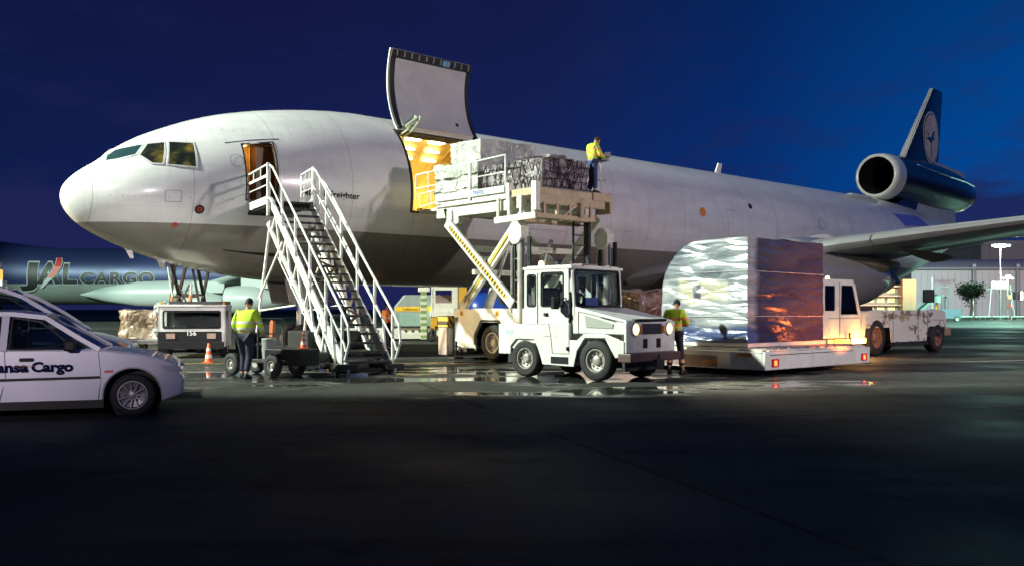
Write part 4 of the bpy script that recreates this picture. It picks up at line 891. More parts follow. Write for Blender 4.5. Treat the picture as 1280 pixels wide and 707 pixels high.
for s_, ln_ in ((-1, 2.2), (1, 1.1)):
    X = s_ * .66; g_ = MB(); g_.path([(X, TL, TZ), (X, TL, TZ + 1.05), (X, TL + ln_, TZ + .98), (X, TL + ln_, TZ)], .03)
    g_.tube((X, TL, TZ + .48), (X, TL + ln_, TZ + .45), .02); g_.beam((X, TL, TZ + .74), (X, TL + ln_, TZ + .71), .03, .07)
    for f_ in (.33, .66): g_.tube((X, TL + ln_ * f_, TZ + .72), (X, TL + ln_ * f_, TZ + 1.02), .018)
    g_.tube((X, TL + ln_ - .25, TZ), (X, TL + ln_ - .25, TZ + .7), .018)
    g_.build('platform_rail', STAIRW, st)
    MB().beam((X, TL - .02, TZ - .4), (X, TL - .02, TZ + 1.08), .08, .08, up=(0, 1, 0)).build('corner_post', STAIRW, st)
MB().beam((-.66, TL + 1.9, TZ), (-.66, TL + 1.9, TZ + .7), .02, .02).beam((-.72, TL + 2.2, TZ - .1), (-.72, TL + 2.2, TZ + .9), .03, .03).build('bumper_guard', BLACK, st)
MB().box(-.7, .7, -.05, .25, .06, .15).box(-.78, -.35, -.15, .45, .1, .26).box(.35, .8, -.15, .4, .1, .24).build('foot_beam', DARK, st, bevel=.015)
MB().box(-.95, .95, 1.0, 5.4, .32, .5).box(-1.05, -.7, .7, 1.15, .28, .5).box(-.8, .8, 2.0, 3.6, .5, .95).build('undercarriage', DARK, st, bevel=.03)
for s_ in (-1, 1):
    for y, rr_ in ((.35, .12), (1.8, .26), (5.0, .26)): wheel(st, (s_ * (.66 if y < 1 else .85), y, rr_), rr_, .16 if y > 1 else .08, side=s_, axis='x', rr=.45, lugs=5)
tw = MB().box(-1.35, -1.0, .95, 1.3, .1, .3)
tw.build('ballast_box', mat('ballast_pale', (.5, .52, .48), .6), st, bevel=.02)

# ================================================================== TOW TRACTOR
tr = thing('tow_tractor', 'white cab tow tractor with both headlights lit in front of the loader', 'tow tractor', (1.72, 19.2, 0), R(-42))
# local x = forward, y = away from the camera, near side at y = 0, front axle at x = 0
TW = 1.86
scu = MB(); rs = random.Random(9)
for i in range(34):
    u = rs.uniform(-2.6, -1.98) if i % 2 else rs.uniform(-1.15, .6); z = rs.uniform(.32, 1.1) if u < -1.9 else (rs.uniform(.85, 1.0)); 
    scu.beam((u, -.0015, z), (u + rs.uniform(.03, .14), -.0015, z + rs.uniform(-.01, .01)), .002, rs.uniform(.003, .008), up=(0, 1, 0))
def nS(y0): return lambda u, z, d: (u, y0 + d, z)
sp = [(-2.72, .50), (-2.72, 1.17), (-1.95, 1.17), (-1.95, 1.2), (-.66, 1.2), (-.66, .84), (-.48, .84), (-.30, .98), (.30, .98), (.74, .84), (.74, .58), (.62, .52), (.52, .50), (.26, .90), (-.26, .90), (-.47, .62), (-.56, .28), (-1.32, .30), (-1.42, .30), (-1.54, .62), (-1.66, .84), (-2.2, .84), (-2.36, .68), (-2.36, .50)]
for y in (0, TW - .04):
    MB().prism(sp, 'y', y, y + .04).build('side_skirt', WHITE, tr, bevel=.01)
bd = MB().box(-2.72, -1.97, .04, TW - .04, .62, 1.16).box(-1.97, -.66, .04, TW - .04, .75, 1.19).box(-.66, .5, .3, TW - .3, .4, .98)
bd.build('chassis', WHITE, tr, bevel=.02)
MB().box(-2.75, .6, .35, TW - .35, .28, .62).box(-2.4, -1.5, .05, TW - .05, .70, .80).tube((0, .1, .43), (0, TW - .1, .43), .09).tube((-1.95, .1, .41), (-1.95, TW - .1, .41), .1).build('under_frame', DARK, tr)
scu.build('paint_scrape', mat('bare_scraped_metal', (.22, .17, .13), .6), tr)
MB().box(-2.98, -2.75, .75, 1.1, .38, .50).tube((-2.92, .92, .32), (-2.92, .92, .62), .025).build('tow_hitch', DARK, tr, bevel=.01)
MB().box(.92, 1.02, .78, 1.08, .30, .46).tube((.98, .93, .25), (.98, .93, .56), .022).build('front_hitch', DARK, tr, bevel=.01)
rvt = MB()
for u in np.arange(-2.62, -2.0, .12): rvt.ball((u, -.002, 1.12), .008, n=6)
for u in np.arange(-.42, .7, .16): rvt.ball((u, .058, 1.02), .008, n=6)
rvt.build('rivet_row', STEEL, tr)
MB().add([(-2.5, -.002, .92), (-2.28, -.002, .92), (-2.28, -.002, 1.04), (-2.5, -.002, 1.04)], [(0, 1, 2, 3)]).build('data_plate', mat('plate_pale_blue', (.5, .55, .62), .4), tr, fixn=False)
# door panel, lower, with shut lines
dl = MB()
for a_, b_ in (((-1.56, 1.18), (-1.56, 2.28)), ((-1.40, .92), (-1.18, .92)), ((-1.18, .92), (-1.14, .55)), ((-1.14, .55), (-.68, .55)), ((-.68, .55), (-.68, 2.3)), ((-1.95, 1.185), (-1.24, 1.185)), ((-1.24, 1.185), (-1.18, .92))):
    dl.beam((a_[0], -.003, a_[1]), (b_[0], -.003, b_[1]), .006, .012, up=(0, 1, 0))
dl.build('door_shut_line', BLACK, tr)
MB().box(-1.18, -.70, -.008, .03, .33, .48).build('step_recess', BLACK, tr)
hdl = MB().box(-1.37, -1.27, -.03, 0, 1.36, 1.42); hdl.build('door_handle', BLACK, tr, bevel=.006)
for z in (.62, 1.34, 1.62): MB().box(-.74, -.69, -.035, 0, z, z + .08).build('door_hinge', BLACK, tr, bevel=.005)
# cab shell
CZ0, CZ1 = 1.18, 2.42
cab = MB()
cab.panel(-1.95, -.70, .85, CZ1 - .06, [(-1.86, -1.62, 1.56, 2.25), (-1.46, -.84, 1.56, 2.29)], nS(0.005), .045)
cab.panel(-1.95, -.66, CZ0, CZ1 - .06, [(-1.86, -1.62, 1.56, 2.25), (-1.46, -.84, 1.56, 2.29)], nS(TW - .05), .045)
cab.panel(.05, TW - .05, CZ0 + .2, CZ1 - .06, [(.13, TW - .13, 1.57, 2.33)], lambda u, z, d: (-.70 + .02 + d + (2.36 - z) * .06, u, z), .05)
cab.panel(.05, TW - .05, CZ0, CZ1 - .06, [(.2, TW - .2, 1.6, 2.28)], lambda u, z, d: (-1.95 + d, u, z), .05)
cabo = cab.build('cab', WHITE, tr)
MB().box(-1.99, -.60, -.01, TW + .01, CZ1 - .06, CZ1).box(-1.93, -.68, .06, TW - .06, CZ1, CZ1 + .025).build('cab_roof', WHITE, cabo, bevel=.02)
for b_ in ((-1.2, -.9, .75, 1.3, CZ1 + .02, CZ1 + .08), (-.72, -.62, .38, .44, CZ1, CZ1 + .05), (-.72, -.62, 1.38, 1.44, CZ1, CZ1 + .05)): MB().box(*b_).build('roof_fitting', mat('roof_dark_fitting', (.2, .13, .13), .5), cabo, bevel=.01)
MB().lathe([(.055, 0), (.06, .03), (.05, .09), (.02, .12), (.001, .125)], (-1.75, .35, CZ1 + .03), 'z', 16).build('beacon_lamp', AMBERS, cabo, smooth=True)
wsf = lambda u, z, d: (-.655 + (2.36 - z) * .06 + d, u, z)
MB().rring(.10, TW - .10, 1.55, 2.36, .09, .045, wsf, .03).build('windscreen_rubber', BLACK, cabo)
MB().add([wsf(.12, 1.57, -.01), wsf(TW - .12, 1.57, -.01), wsf(TW - .12, 2.34, -.01), wsf(.12, 2.34, -.01)], [(0, 1, 2, 3)]).build('windscreen', GLASS, cabo, fixn=False)
for y, dn_ in ((-.004, -.02), (TW - .02, .03)):
    f_ = nS(y)
    for u0, u1, z0, z1 in ((-1.875, -1.605, 1.545, 2.265), (-1.475, -.825, 1.545, 2.305)):
        MB().rring(u0, u1, z0, z1, .06, .03, f_, .02).build('window_rubber', BLACK, cabo)
        MB().add([f_(u0 + .02, z0 + .02, .012), f_(u1 - .02, z0 + .02, .012), f_(u1 - .02, z1 - .02, .012), f_(u0 + .02, z1 - .02, .012)], [(0, 1, 2, 3)]).build('side_window', GLASS, cabo, fixn=False)
MB().add([(-1.93, .2, 1.6), (-1.93, TW - .2, 1.6), (-1.93, TW - .2, 2.28), (-1.93, .2, 2.28)], [(0, 1, 2, 3)]).build('rear_window', GLASS, cabo, fixn=False)
wp = MB()
for y in (.55, 1.15): wp.tube((-.60, y, 1.55), (-.60, y + .48, 1.66), .010).box(-.64, -.58, y - .02, y + .08, 1.50, 1.555)
wp.build('wiper', BLACK, cabo)
mr = MB().box(-.98, -.90, -.24, -.06, 1.50, 1.76).tube((-.9, -.1, 1.7), (-.75, 0, 1.74), .012); mr.build('door_mirror', BLACK, cabo, bevel=.02)
MB().box(-.72, -.45, .12, TW - .12, 1.35, 1.56).build('dashboard', DARK, cabo, bevel=.02)
MB().box(-1.7, -1.25, .25, .8, 1.2, 1.42).box(-1.78, -1.62, .25, .8, 1.4, 1.98).box(-1.7, -1.3, 1.05, 1.6, 1.2, 1.42).box(-1.78, -1.62, 1.05, 1.6, 1.4, 1.9).build('cab_seat', SEAT, cabo, bevel=.04)
sw = MB(); n = 20
sw.path([(-.86 + .07 * math.sin(2 * pi * i / n), .52 + .19 * math.cos(2 * pi * i / n), 1.66 + .17 * math.sin(2 * pi * i / n)) for i in range(n + 1)], .014, n=6); sw.tube((-.84, .52, 1.66), (-.6, .52, 1.5), .02)
sw.build('steering_wheel', BLACK, cabo)
MB().box(-.60, -.50, .35, .8, 1.57, 1.75).build('blue_document_box', BLUEP, cabo, bevel=.01)
# bonnet and front
bn = MB().prism([(-.66, .98), (-.66, 1.56), (-.60, 1.56), (.76, 1.27), (.78, .98)], 'y', .06, TW - .06)
bno = bn.build('bonnet', WHITE, tr, bevel=.025)
MB().prism([(-.26, 1.12), (-.29, 1.37), (.44, 1.20), (.42, 1.10)], 'y', .045, .062).build('side_vent', striped('vent_mesh', (.30, .32, .28), (.45, .47, .42), 28, 'Z'), bno)
bl = MB().beam((-.47, .055, 1.45), (.72, .055, 1.23), .006, .012, up=(0, 1, 0)).beam((-.47, .055, 1.0), (-.47, .055, 1.45), .006, .012, up=(0, 1, 0)).beam((.1, .05, 1.34), (.5, .05, 1.25), .01, .035, up=(0, 1, 0)); bl.build('bonnet_shut_line', BLACK, bno)
MB().box(.68, .80, .36, TW - .36, 1.245, 1.30).build('bonnet_nose_trim', BLACK, bno, bevel=.01)
MB().box(.72, .79, .02, TW - .02, .60, 1.24).build('front_panel', WHITE, tr, bevel=.02)
gr = MB().box(.785, .80, .56, TW - .56, .98, 1.20).build('grille', mat('grille_bronze', (.08, .055, .035), .4, metal=.4), tr)
gs = MB()
for i in range(6): gs.box(.80, .815, .56, TW - .56, 1.0 + i * .035, 1.012 + i * .035)
gs.build('grille_slat', CHROME, gr)
for y in (.62, 1.12):
    s_ = MB()
    for i in range(7): s_.box(.79, .802, y + i * .022, y + i * .022 + .012, .70, .88)
    s_.box(.786, .792, y - .01, y + .16, .69, .89); s_.build('air_slot', DARK, tr)
for y in (.30, TW - .30):
    hl = MB().lathe([(.135, -.06), (.14, .02), (.125, .035), (.12, .0)], (.80, y, 1.09), 'x', 24).build('headlight_bezel', CHROME, tr, smooth=True)
    MB().lathe([(.118, .005), (.085, .022), (.062, .028)], (.80, y, 1.09), 'x', 24).build('headlight', mat('headlamp_reflector_glow', (.9, .85, .7), .2, var=0, emit=(1, .74, .36), es=1.6), hl, smooth=True)
    MB().lathe([(.062, .028), (.03, .033), (.001, .034)], (.80, y, 1.09), 'x', 20).build('headlight_bulb', HEAD, hl, smooth=True)
    lo = lamp('SPOT', 'headlight_beam', (.87, y, 1.09), 900, (1, .90, .68), (2.9, y, .8), 95, .9, .06); lo.parent = tr
MB().box(.795, .825, .47, .53, 1.0, 1.16).box(.795, .825, TW - .53, TW - .47, 1.0, 1.16).build('indicator_lamp', AMBOFF, tr)
MB().box(.60, .92, -.02, TW + .02, .42, .60).build('front_bumper', mat('bumper_brown', (.10, .055, .05), .5, dirt=.3), tr, bevel=.02)
MB().box(.55, .62, .2, TW - .2, .22, .44).build('front_apron', DARK, tr)
for x, rr_ in ((0, .43), (-1.95, .41)):
    wheel(tr, (x, .14, rr_), rr_, .27, side=-1); wheel(tr, (x, TW - .14, rr_), rr_, .27, side=1)

# ================================================================== PALLET TRANSPORTER
tp = thing('pallet_transporter', 'low white pallet transporter with lit red tail lamps under the tall wrapped load', 'pallet transporter', (*AC(10.65, 16.7), 0), .724)
# local x = aft along freighter, y = away (towards the freighter)
TPW = 4.75; TPL = 8.6
d_ = MB().box(0, TPW, 0, .12, .13, .54).box(0, .12, .12, TPL, .13, .54).box(TPW - .12, TPW, .12, TPL, .13, .54).box(.1, TPW - .1, .1, TPL, .30, .50)
d_.build('deck_frame', WHITE, tp, bevel=.02)
MB().box(-.004, .0, 1.3, TPL - .5, .15, .42).build('dirt_panel', mat('dusty_mauve_panel', (.30, .20, .20), .5, var=.3, dirt=.3), tp)
rl = MB()
for i in range(24): rl.tube((.5, .35 + i * .34, .56), (TPW - .5, .35 + i * .34, .56), .05, n=10)
for x in np.arange(.35, TPW - .2, .42): rl.ball((x, .14, .56), .055, n=10)
rl.build('deck_roller', STEEL, tp)
MB().box(.1, .5, .15, TPL - .2, .54, .60).box(TPW - .5, TPW - .1, .15, TPL - .2, .54, .60).box(.2, TPW - .2, .04, .10, .545, .58).build('side_guide', mat('guide_pale_paint', (.62, .60, .52), .4, dirt=.5), tp)
for x in (.30, TPW - .42):
    b_ = MB().box(x - .05, x + .22, -.025, .0, .20, .38).build('tail_lamp_housing', REDP, tp, bevel=.01)
    MB().box(x + .03, x + .12, -.035, -.024, .23, .34).build('tail_lamp', REDL, b_)
    l_ = lamp('SPOT', 'tail_lamp_light', (x - (.9 if x > 2 else -.3), -.75, .75), 430 if x > 2 else 45, (1, .19, .03), (x - (1.2 if x > 2 else -.4), .75, 1.7), 100, .6, .12)  # added orange spot, set off the lamp and thrown up onto the load
    l_.rotation_euler = Vector((-.2 if x > 2 else .1, 1.5, .75)).to_track_quat('-Z', 'Y').to_euler(); l_.parent = tp
MB().box(.18, TPW - .9, -.006, .0, .46, .475).build('rear_slot', BLACK, tp)
for y in (.35, 1.3): MB().box(-.02, 0, y, y + .38, .43 if y < 1 else .24, .49 if y < 1 else .30).build('side_reflector', AMBOFF, tp)
for x in (.5, TPW - .5):
    for y in (1.6, 2.5, 6.3, 7.2): wheel(tp, (x, y, .27), .26, .3, side=-1 if x < 1 else 1, axis='x', name='wheel', lugs=5)
MB().box(.05, TPW - .05, TPL, TPL + .9, .2, 1.15).build('engine_housing', WHITE, tp, bevel=.04)
big = thing('wrapped_pallet', 'huge round shouldered plastic wrapped load riding on the low transporter', 'cargo pallet', (*AC(12.5, 15), .62), .724, 'wrapped cargo pallets')
def load_mat():
    global nt
    m = wrap_mat('wrapped_mixed_load', (.40, .44, .46), (.12, .15, .18), (.24, .24, 1.0), .62, .24, 2.3, .5); nt = m.node_tree; b = nt.nodes['Principled BSDF']
    src = b.inputs['Base Color'].links[0].from_socket
    t = N('ShaderNodeTexCoord'); s = N('ShaderNodeSeparateXYZ'); L(t.outputs['Object'], s.inputs[0])
    n = N('ShaderNodeTexNoise'); n.inputs['Scale'].default_value = 1.3; L(t.outputs['Object'], n.inputs['Vector'])
    def band(ax, a, c, soft=8):
        v_ = math_n('ADD', s.outputs[ax], math_n('MULTIPLY_ADD', n.outputs[0], .5, -.25)); return math_n('MULTIPLY', math_n('MULTIPLY', math_n('SUBTRACT', v_, a), soft, None, True), math_n('MULTIPLY', math_n('SUBTRACT', c, v_), soft, None, True))
    def over(x, f, c):
        mx = N('ShaderNodeMixRGB'); L(f, mx.inputs[0]); L(x, mx.inputs[1]); mx.inputs[2].default_value = (*c, 1); return mx.outputs[0]
    o = over(src, math_n('MULTIPLY', band(2, -.5, .52), .85), (.03, .06, .20))
    o = over(o, math_n('MULTIPLY', math_n('MULTIPLY', band(2, 1.0, 1.62), band(1, -.5, 1.0)), .75), (.62, .60, .42))
    o = over(o, math_n('MULTIPLY', math_n('MULTIPLY', band(2, 1.05, 1.5, 14), band(1, .3, .62, 14)), .9), (.04, .05, .10))
    o = over(o, math_n('MULTIPLY', band(0, -1.2, 9, 5), .88), (.022, .018, .045))  # all but the nose-facing side darkened in the colour to read as shaded
    L(o, b.inputs['Base Color']); return m
LM = load_mat()
mb = MB(); rnd_box(mb, 11.02 - 12.5, 14.35 - 12.5, 15 - 15.98, 15 - 13.45, .10, 2.54, 22, .010, seed=12, roundside=(1, 1, 1.3)); mb.build('load', LM, big, smooth=60)
MB().box(-1.52, 1.9, -1.02, 1.6, .0, .09).build('pallet_sheet', mat('pale_pallet_edge', (.6, .63, .6), .4), big)
sm = MB()
for i, z in enumerate((.7, 1.75)): sm.path([(-1.505, 1.1, z), (-1.505, -1.0, z + .02), (1.87, -1.0, z)], .008, n=5)
sm.build('lashing_strap', mat('strap_clear', (.55, .56, .55), .25), big)

# ================================================================== OLD TOW TRACTOR BEHIND THE TRANSPORTER
ot = thing('tow_tractor', 'rusty white tow tractor with lit amber front lamps parked behind the transporter', 'tow tractor', (*AC(21.1, 14.0), 0), .724 + .0)
# local x = rearwards (to the right), near side at y = 0
RUST = mat('rust_streaked_white', (.66, .66, .60), .45, var=.12, vs=.75, dirt=.9, dcol=(.15, .10, .06), stretch=(.8, 1, 1.3), dthr=(.53, .57))
sd = [(-1.0, .62), (-1.0, 1.38), (-.45, 1.46), (4.6, 1.48), (4.95, 1.40), (5.1, .95), (5.05, .80), (4.85, 1.12), (3.95, 1.14), (3.6, .82), (3.5, .42), (.95, .42), (.85, .95), (.55, 1.25), (-.35, 1.25), (-.75, .90), (-.8, .62)]
for y in (0, 2.16): MB().prism(sd, 'y', y, y + .04).build('side_panel', RUST, ot, bevel=.01)
MB().box(-.95, 5.0, .04, 2.16, .9, 1.44).box(-.6, 4.8, .5, 1.7, .4, .9).build('body', RUST, ot, bevel=.02)
MB().box(3.5, 5.02, .05, .45, .55, .88).box(1.0, 3.5, -.05, .3, .30, .42).build('under_frame', DARK, ot)
MB().box(5.05, 5.9, .2, 2.0, .55, .85).build('rear_bumper', mat('rusty_bumper', (.35, .22, .15), .6, dirt=.7), ot, bevel=.03)
for x, rr_ in ((.05, .60), (4.45, .50)): wheel(ot, (x, .2, rr_), rr_, .36, side=-1, rimm=mat('rusty_rim', (.25, .12, .08), .6, dirt=.6)); wheel(ot, (x, 2.0, rr_), rr_, .36, side=1)
sl_ = MB()
for x in (1.05, 2.85, 3.55): sl_.beam((x, -.003, .45), (x, -.003, 1.46), .006, .015, up=(0, 1, 0))
sl_.build('panel_joint', BLACK, ot)
text_mb('0015', .22, lambda u, v_, d: (1.55 + u, -.006, 1.12 + v_), bold=.02).build('fleet_number', mat('number_faded_yellow', (.48, .42, .22), .5), ot, fixn=False)
text_mb('GPU', .10, lambda u, v_, d: (-.62 + u, -.006, 1.30 + v_)) if False else None
MB().box(-.75, -.35, -.008, 0, 1.02, 1.22).build('side_plate', mat('plate_pale_blue', (.5, .55, .62), .4), ot)
# cab at the front
cb = MB()
pl = [(-3.35, .70), (-3.35, 2.33), (-1.50, 2.36), (-1.42, 2.28), (-1.05, 1.30), (-.98, .62), (-3.3, .62)]
def cabside(y, t_):
    fr_ = MB(); q_ = [(-3.35, .62), (-2.55, .62), (-2.55, 2.36), (-3.35, 2.36)]
    fr_.panel(-3.35, -2.42, .62, 2.36, [(-3.2, -2.62, 1.45, 2.2)], lambda u, z, d: (u, y + d, z), t_)
    fr_.prism([(-2.42, .62), (-.98, .62), (-1.05, 1.32), (-2.42, 1.32)], 'y', y, y + t_)
    fr_.prism([(-2.42, 1.32), (-2.28, 1.32), (-2.24, 2.22), (-2.42, 2.22)], 'y', y, y + t_); fr_.prism([(-2.42, 2.22), (-1.45, 2.22), (-1.52, 2.36), (-2.42, 2.36)], 'y', y, y + t_)
    fr_.prism([(-1.22, 1.32), (-1.05, 1.32), (-1.42, 2.28), (-1.56, 2.24)], 'y', y, y + t_)
    return fr_
cabo = cabside(0, .05).build('cab', WHITE, ot); cabside(1.25, .05).build('cab_side', WHITE, cabo)
MB().box(-3.35, -1.5, 0, 1.3, 2.34, 2.40).build('cab_roof', WHITE, cabo, bevel=.02); MB().box(-3.35, -1.0, 0, 1.3, .56, .64).build('cab_floor', DARK, cabo)
MB().prism([(-2.30, 1.34), (-1.20, 1.34), (-1.54, 2.24), (-2.26, 2.24)], 'y', .012, .02).build('side_window', GLASS, cabo); MB().box(-3.2, -2.62, .012, .02, 1.45, 2.2).build('side_window', GLASS, cabo)
MB().box(-3.40, -3.36, .05, 1.25, .62, 1.35).box(-3.40, -3.36, .05, .12, 1.35, 2.35).box(-3.40, -3.36, 1.18, 1.25, 1.35, 2.35).build('cab_front', WHITE, cabo, bevel=.01)
MB().box(-3.39, -3.375, .12, 1.18, 1.36, 2.3).build('windscreen', GLASS, cabo)
MB().beam((-2.35, -.006, .66), (-2.35, -.006, 2.3), .006, .02, up=(0, 1, 0)).beam((-1.06, -.006, .7), (-1.06, -.006, 1.3), .006, .015, up=(0, 1, 0)).beam((-3.0, -.006, 1.22), (-1.1, -.006, 1.22), .006, .01, up=(0, 1, 0)).build('door_shut_line', BLACK, cabo)
MB().lathe([(.06, 0), (.065, .04), (.05, .1), (.001, .13)], (-2.0, .6, 2.4), 'z', 14).build('beacon_lamp', AMBERS, cabo, smooth=True)
l_ = lamp('POINT', 'cab_light', (-2.0, .65, 2.2), 22, (.85, .95, 1), radius=.05); l_.parent = ot  # fill added inside the cab to lighten its windows
MB().box(-2.15, -1.9, .55, .75, 2.28, 2.33).build('added_cab_glow', mat('added_cab_glow_lit', (.9, .95, 1), .4, var=0, emit=(.8, .92, 1), es=8), cabo)  # glowing block added to go with the cab fill
MB().box(-3.2, -.85, -.05, .3, .42, .62).build('lamp_bar', mat('lamp_bar_dark', (.12, .08, .05), .5), ot, bevel=.02)
MB().box(-2.75, -1.85, -.075, -.05, .46, .60).build('indicator_lamp', mat('amber_lens_glowing', (.9, .45, .08), .3, var=0, emit=(1, .42, .06), es=2.2), ot, bevel=.01)
MB().box(-1.70, -.90, -.085, -.05, .45, .60).build('work_lamp', AMBERS, ot, bevel=.01)
MB().box(-3.1, -2.85, -.07, -.05, .48, .58).build('marker_lamp', AMBER, ot)
for x in (-1.3, -2.7):
    l_ = lamp('POINT', 'amber_lamp_light', (x, -.35, .55), 60 if x > -2 else 25, (1, .42, .08), radius=.1); l_.parent = ot
MB().tube((-1.86, -.06, .5), (-1.86, -.06, .78), .03).build('lamp_guard', DARK, ot)
MB().box(-1.0, .3, .3, 1.9, 1.44, 1.58).build('engine_cover', mat('engine_cover_dark', (.06, .03, .03), .5), ot, bevel=.04)

# ================================================================== CARS AT THE LEFT
CARP = mat('car_white_paint', (.62, .61, .64), .22, var=.05, vs=1, coat=.6)
def tire_arch(mb, xc, r, y0, y1, n=14):
    o = [(xc + r * math.cos(pi * i / n), .30 + r * math.sin(pi * i / n)) for i in range(n + 1)]; i_ = [(xc + (r + .05) * math.cos(pi * i / n), .30 + (r + .05) * math.sin(pi * i / n)) for i in range(n + 1)]
    return o
def make_car(root, P, van=False):
    """local x = forward, near side at y = 0, front axle at x = 0; P holds heights and lengths"""
    W_ = P['w']; wb = P['wb']; r_ = P['r']; ar = r_ + .07
    def arch(xc, fwd=True):
        return [(xc + ar * math.cos(a), r_ + ar * math.sin(a)) for a in [pi * i / 14 for i in range(15)]]
    low_ = P['low']
    lower = [(P['f'], .30), (P['f'] + .02, .52), (P['f'] - .06, P['bz'])] + P['hood'] + [(P['cowl'][0], P['cowl'][1])] + P['beltback'] + [(-wb - P['rb'], .5), (-wb - P['rb'], .28), (-wb - ar, low_)]
    lower += [(x, z) for x, z in arch(-wb)][::-1][0:] + [(-wb + ar, low_), (-ar, low_)] + [(x, z) for x, z in arch(0)][::-1] + [(ar, low_)]
    # side sections: body narrows a little towards the top
    mb = MB(); n = len(lower); ys_ = [(0.0, 1), (.035, 0)]
    def ring(inset): return lower
    vs_ = []
    def tumble(z): return .02 + max(0, (z - .5)) * .10 if z > .5 else .02 + (.5 - z) * .08
    A_ = [(x, tumble(z), z) for x, z in lower]; B_ = [(x, W_ - tumble(z), z) for x, z in lower]
    # panels: fill each side as an n-gon, bridge across
    mb.add(A_ + B_, [tuple(range(n)), tuple(range(2 * n - 1, n - 1, -1))] + [(i, n + i, n + (i + 1) % n, (i + 1) % n) for i in range(n)])
    body = mb.build('body', CARP, root, bevel=.03, smooth=30)
    g_ = P['glass']      # list of (base, top) along the greenhouse outline
    rz = P['roof']; inn = .13
    out = P['house']     # polygon outline (x,z) from cowl over roof to the back
    # pillars and roof
    hs_ = MB()
    def hy(z): return tumble(P['cowl'][1]) + (z - P['cowl'][1]) * .28
    for a_, b_ in zip(out, out[1:]):
        for side in (0, 1):
            f = (lambda y: y) if side == 0 else (lambda y: W_ - y)
            hs_.beam((a_[0], f(hy(a_[1])), a_[1]), (b_[0], f(hy(b_[1])), b_[1]), .06, .06, up=(0, 1, 0))
    ro = [p for p in out if p[1] > rz - .16]
    rings = []
    for x, z in ro: rings.append([(x, hy(z) - .02, z - .01), (x, hy(z) + .12, z + .035), (x, W_ / 2, z + .055), (x, W_ - hy(z) - .12, z + .035), (x, W_ - hy(z) + .02, z - .01), (x, W_ / 2, z - .03)])
    hs_.loft(rings)
    for x0, x1 in P['pillars']:
        for side in (0, 1):
            f = (lambda y: y) if side == 0 else (lambda y: W_ - y)
            za = P['cowl'][1] - .02; zb = rz - .03; hs_.beam((x0, f(hy(za)), za), (x1, f(hy(zb)), zb), .09, .05, up=(0, 1, 0))
    h_o = hs_.build('roof', CARP, body, smooth=40)
    for poly in P['side_glass']:
        for side in (0, 1):
            f = (lambda y: y) if side == 0 else (lambda y: W_ - y)
            MB().add([(x, f(hy(z) + .015), z) for x, z in poly], [tuple(range(len(poly)))]).build('side_window', TINT, body, fixn=False)
            rim_ = MB()
            for a_, b_ in zip(poly, poly[1:] + poly[:1]): rim_.beam((a_[0], f(hy(a_[1]) + .006), a_[1]), (b_[0], f(hy(b_[1]) + .006), b_[1]), .02, .022, up=(0, 1, 0))
            rim_.build('window_trim', BLACK, body)
    wsb, wst = P['ws']; MB().add([(wsb[0], hy(wsb[1]) + .03, wsb[1]), (wsb[0], W_ - hy(wsb[1]) - .03, wsb[1]), (wst[0], W_ - hy(wst[1]) - .03, wst[1]), (wst[0], hy(wst[1]) + .03, wst[1])], [(0, 1, 2, 3)]).build('windscreen', TINT, body, fixn=False)
    rwb, rwt = P['rw']; MB().add([(rwb[0], hy(rwb[1]) + .03, rwb[1]), (rwb[0], W_ - hy(rwb[1]) - .03, rwb[1]), (rwt[0], W_ - hy(rwt[1]) - .03, rwt[1]), (rwt[0], hy(rwt[1]) + .03, rwt[1])], [(0, 1, 2, 3)]).build('rear_window', TINT, body, fixn=False)
    iz = P['cowl'][1]
    MB().box(P['cowl'][0] - .6, P['cowl'][0] - .25, .15, W_ - .15, iz - .2, iz + .02).build('dashboard', DARK, body, bevel=.03)
    for y in (.2, W_ - .72): MB().box(-1.62, -1.5, y, y + .5, .5, iz + .22).box(-1.62, -1.1, y, y + .5, .45, .6).box(-1.60, -1.52, y + .13, y + .37, iz + .24, iz + .45).build('seat', SEAT, body, bevel=.04)
    for xc in (0, -wb):
        for y, s_ in ((.13, -1), (W_ - .13, 1)):
            t_ = wheel(body, (xc, y, r_), r_, .19, side=s_, rimm=mat('wheel_trim_silver', (.22, .21, .22), .35, metal=.5, var=.1), rr=.66, lugs=4)
            sp_ = MB()
            for i in range(11):
                a = 2 * pi * i / 11; sp_.beam((xc + .05 * math.cos(a), y + s_ * .075, r_ + .05 * math.sin(a)), (xc + .19 * math.cos(a), y + s_ * .085, r_ + .19 * math.sin(a)), .02, .028, up=(0, 1, 0))
            sp_.build('wheel_spoke', mat('wheel_trim_silver', (0, 0, 0)), t_)
        mb_ = MB().lathe([(ar + .005, .03), (ar + .005, .32), (.05, .32)], (xc, 0, r_), 'y', 30); mb_.build('wheel_arch', BLACK, body)
        mb_ = MB().lathe([(ar + .005, W_ - .03), (ar + .005, W_ - .32), (.05, W_ - .32)], (xc, 0, r_), 'y', 30); mb_.build('wheel_arch', BLACK, body)
    MB().box(-wb + ar, -ar, .04, W_ - .04, low_ - .06, low_ + .06).build('sill', BLACK, body)
    return body
c1 = thing('parked_car', 'white saloon car with a black side strip nearest the camera', 'car', (-5.29, 12.85, 0), R(18), 'white cars parked nose to the right')
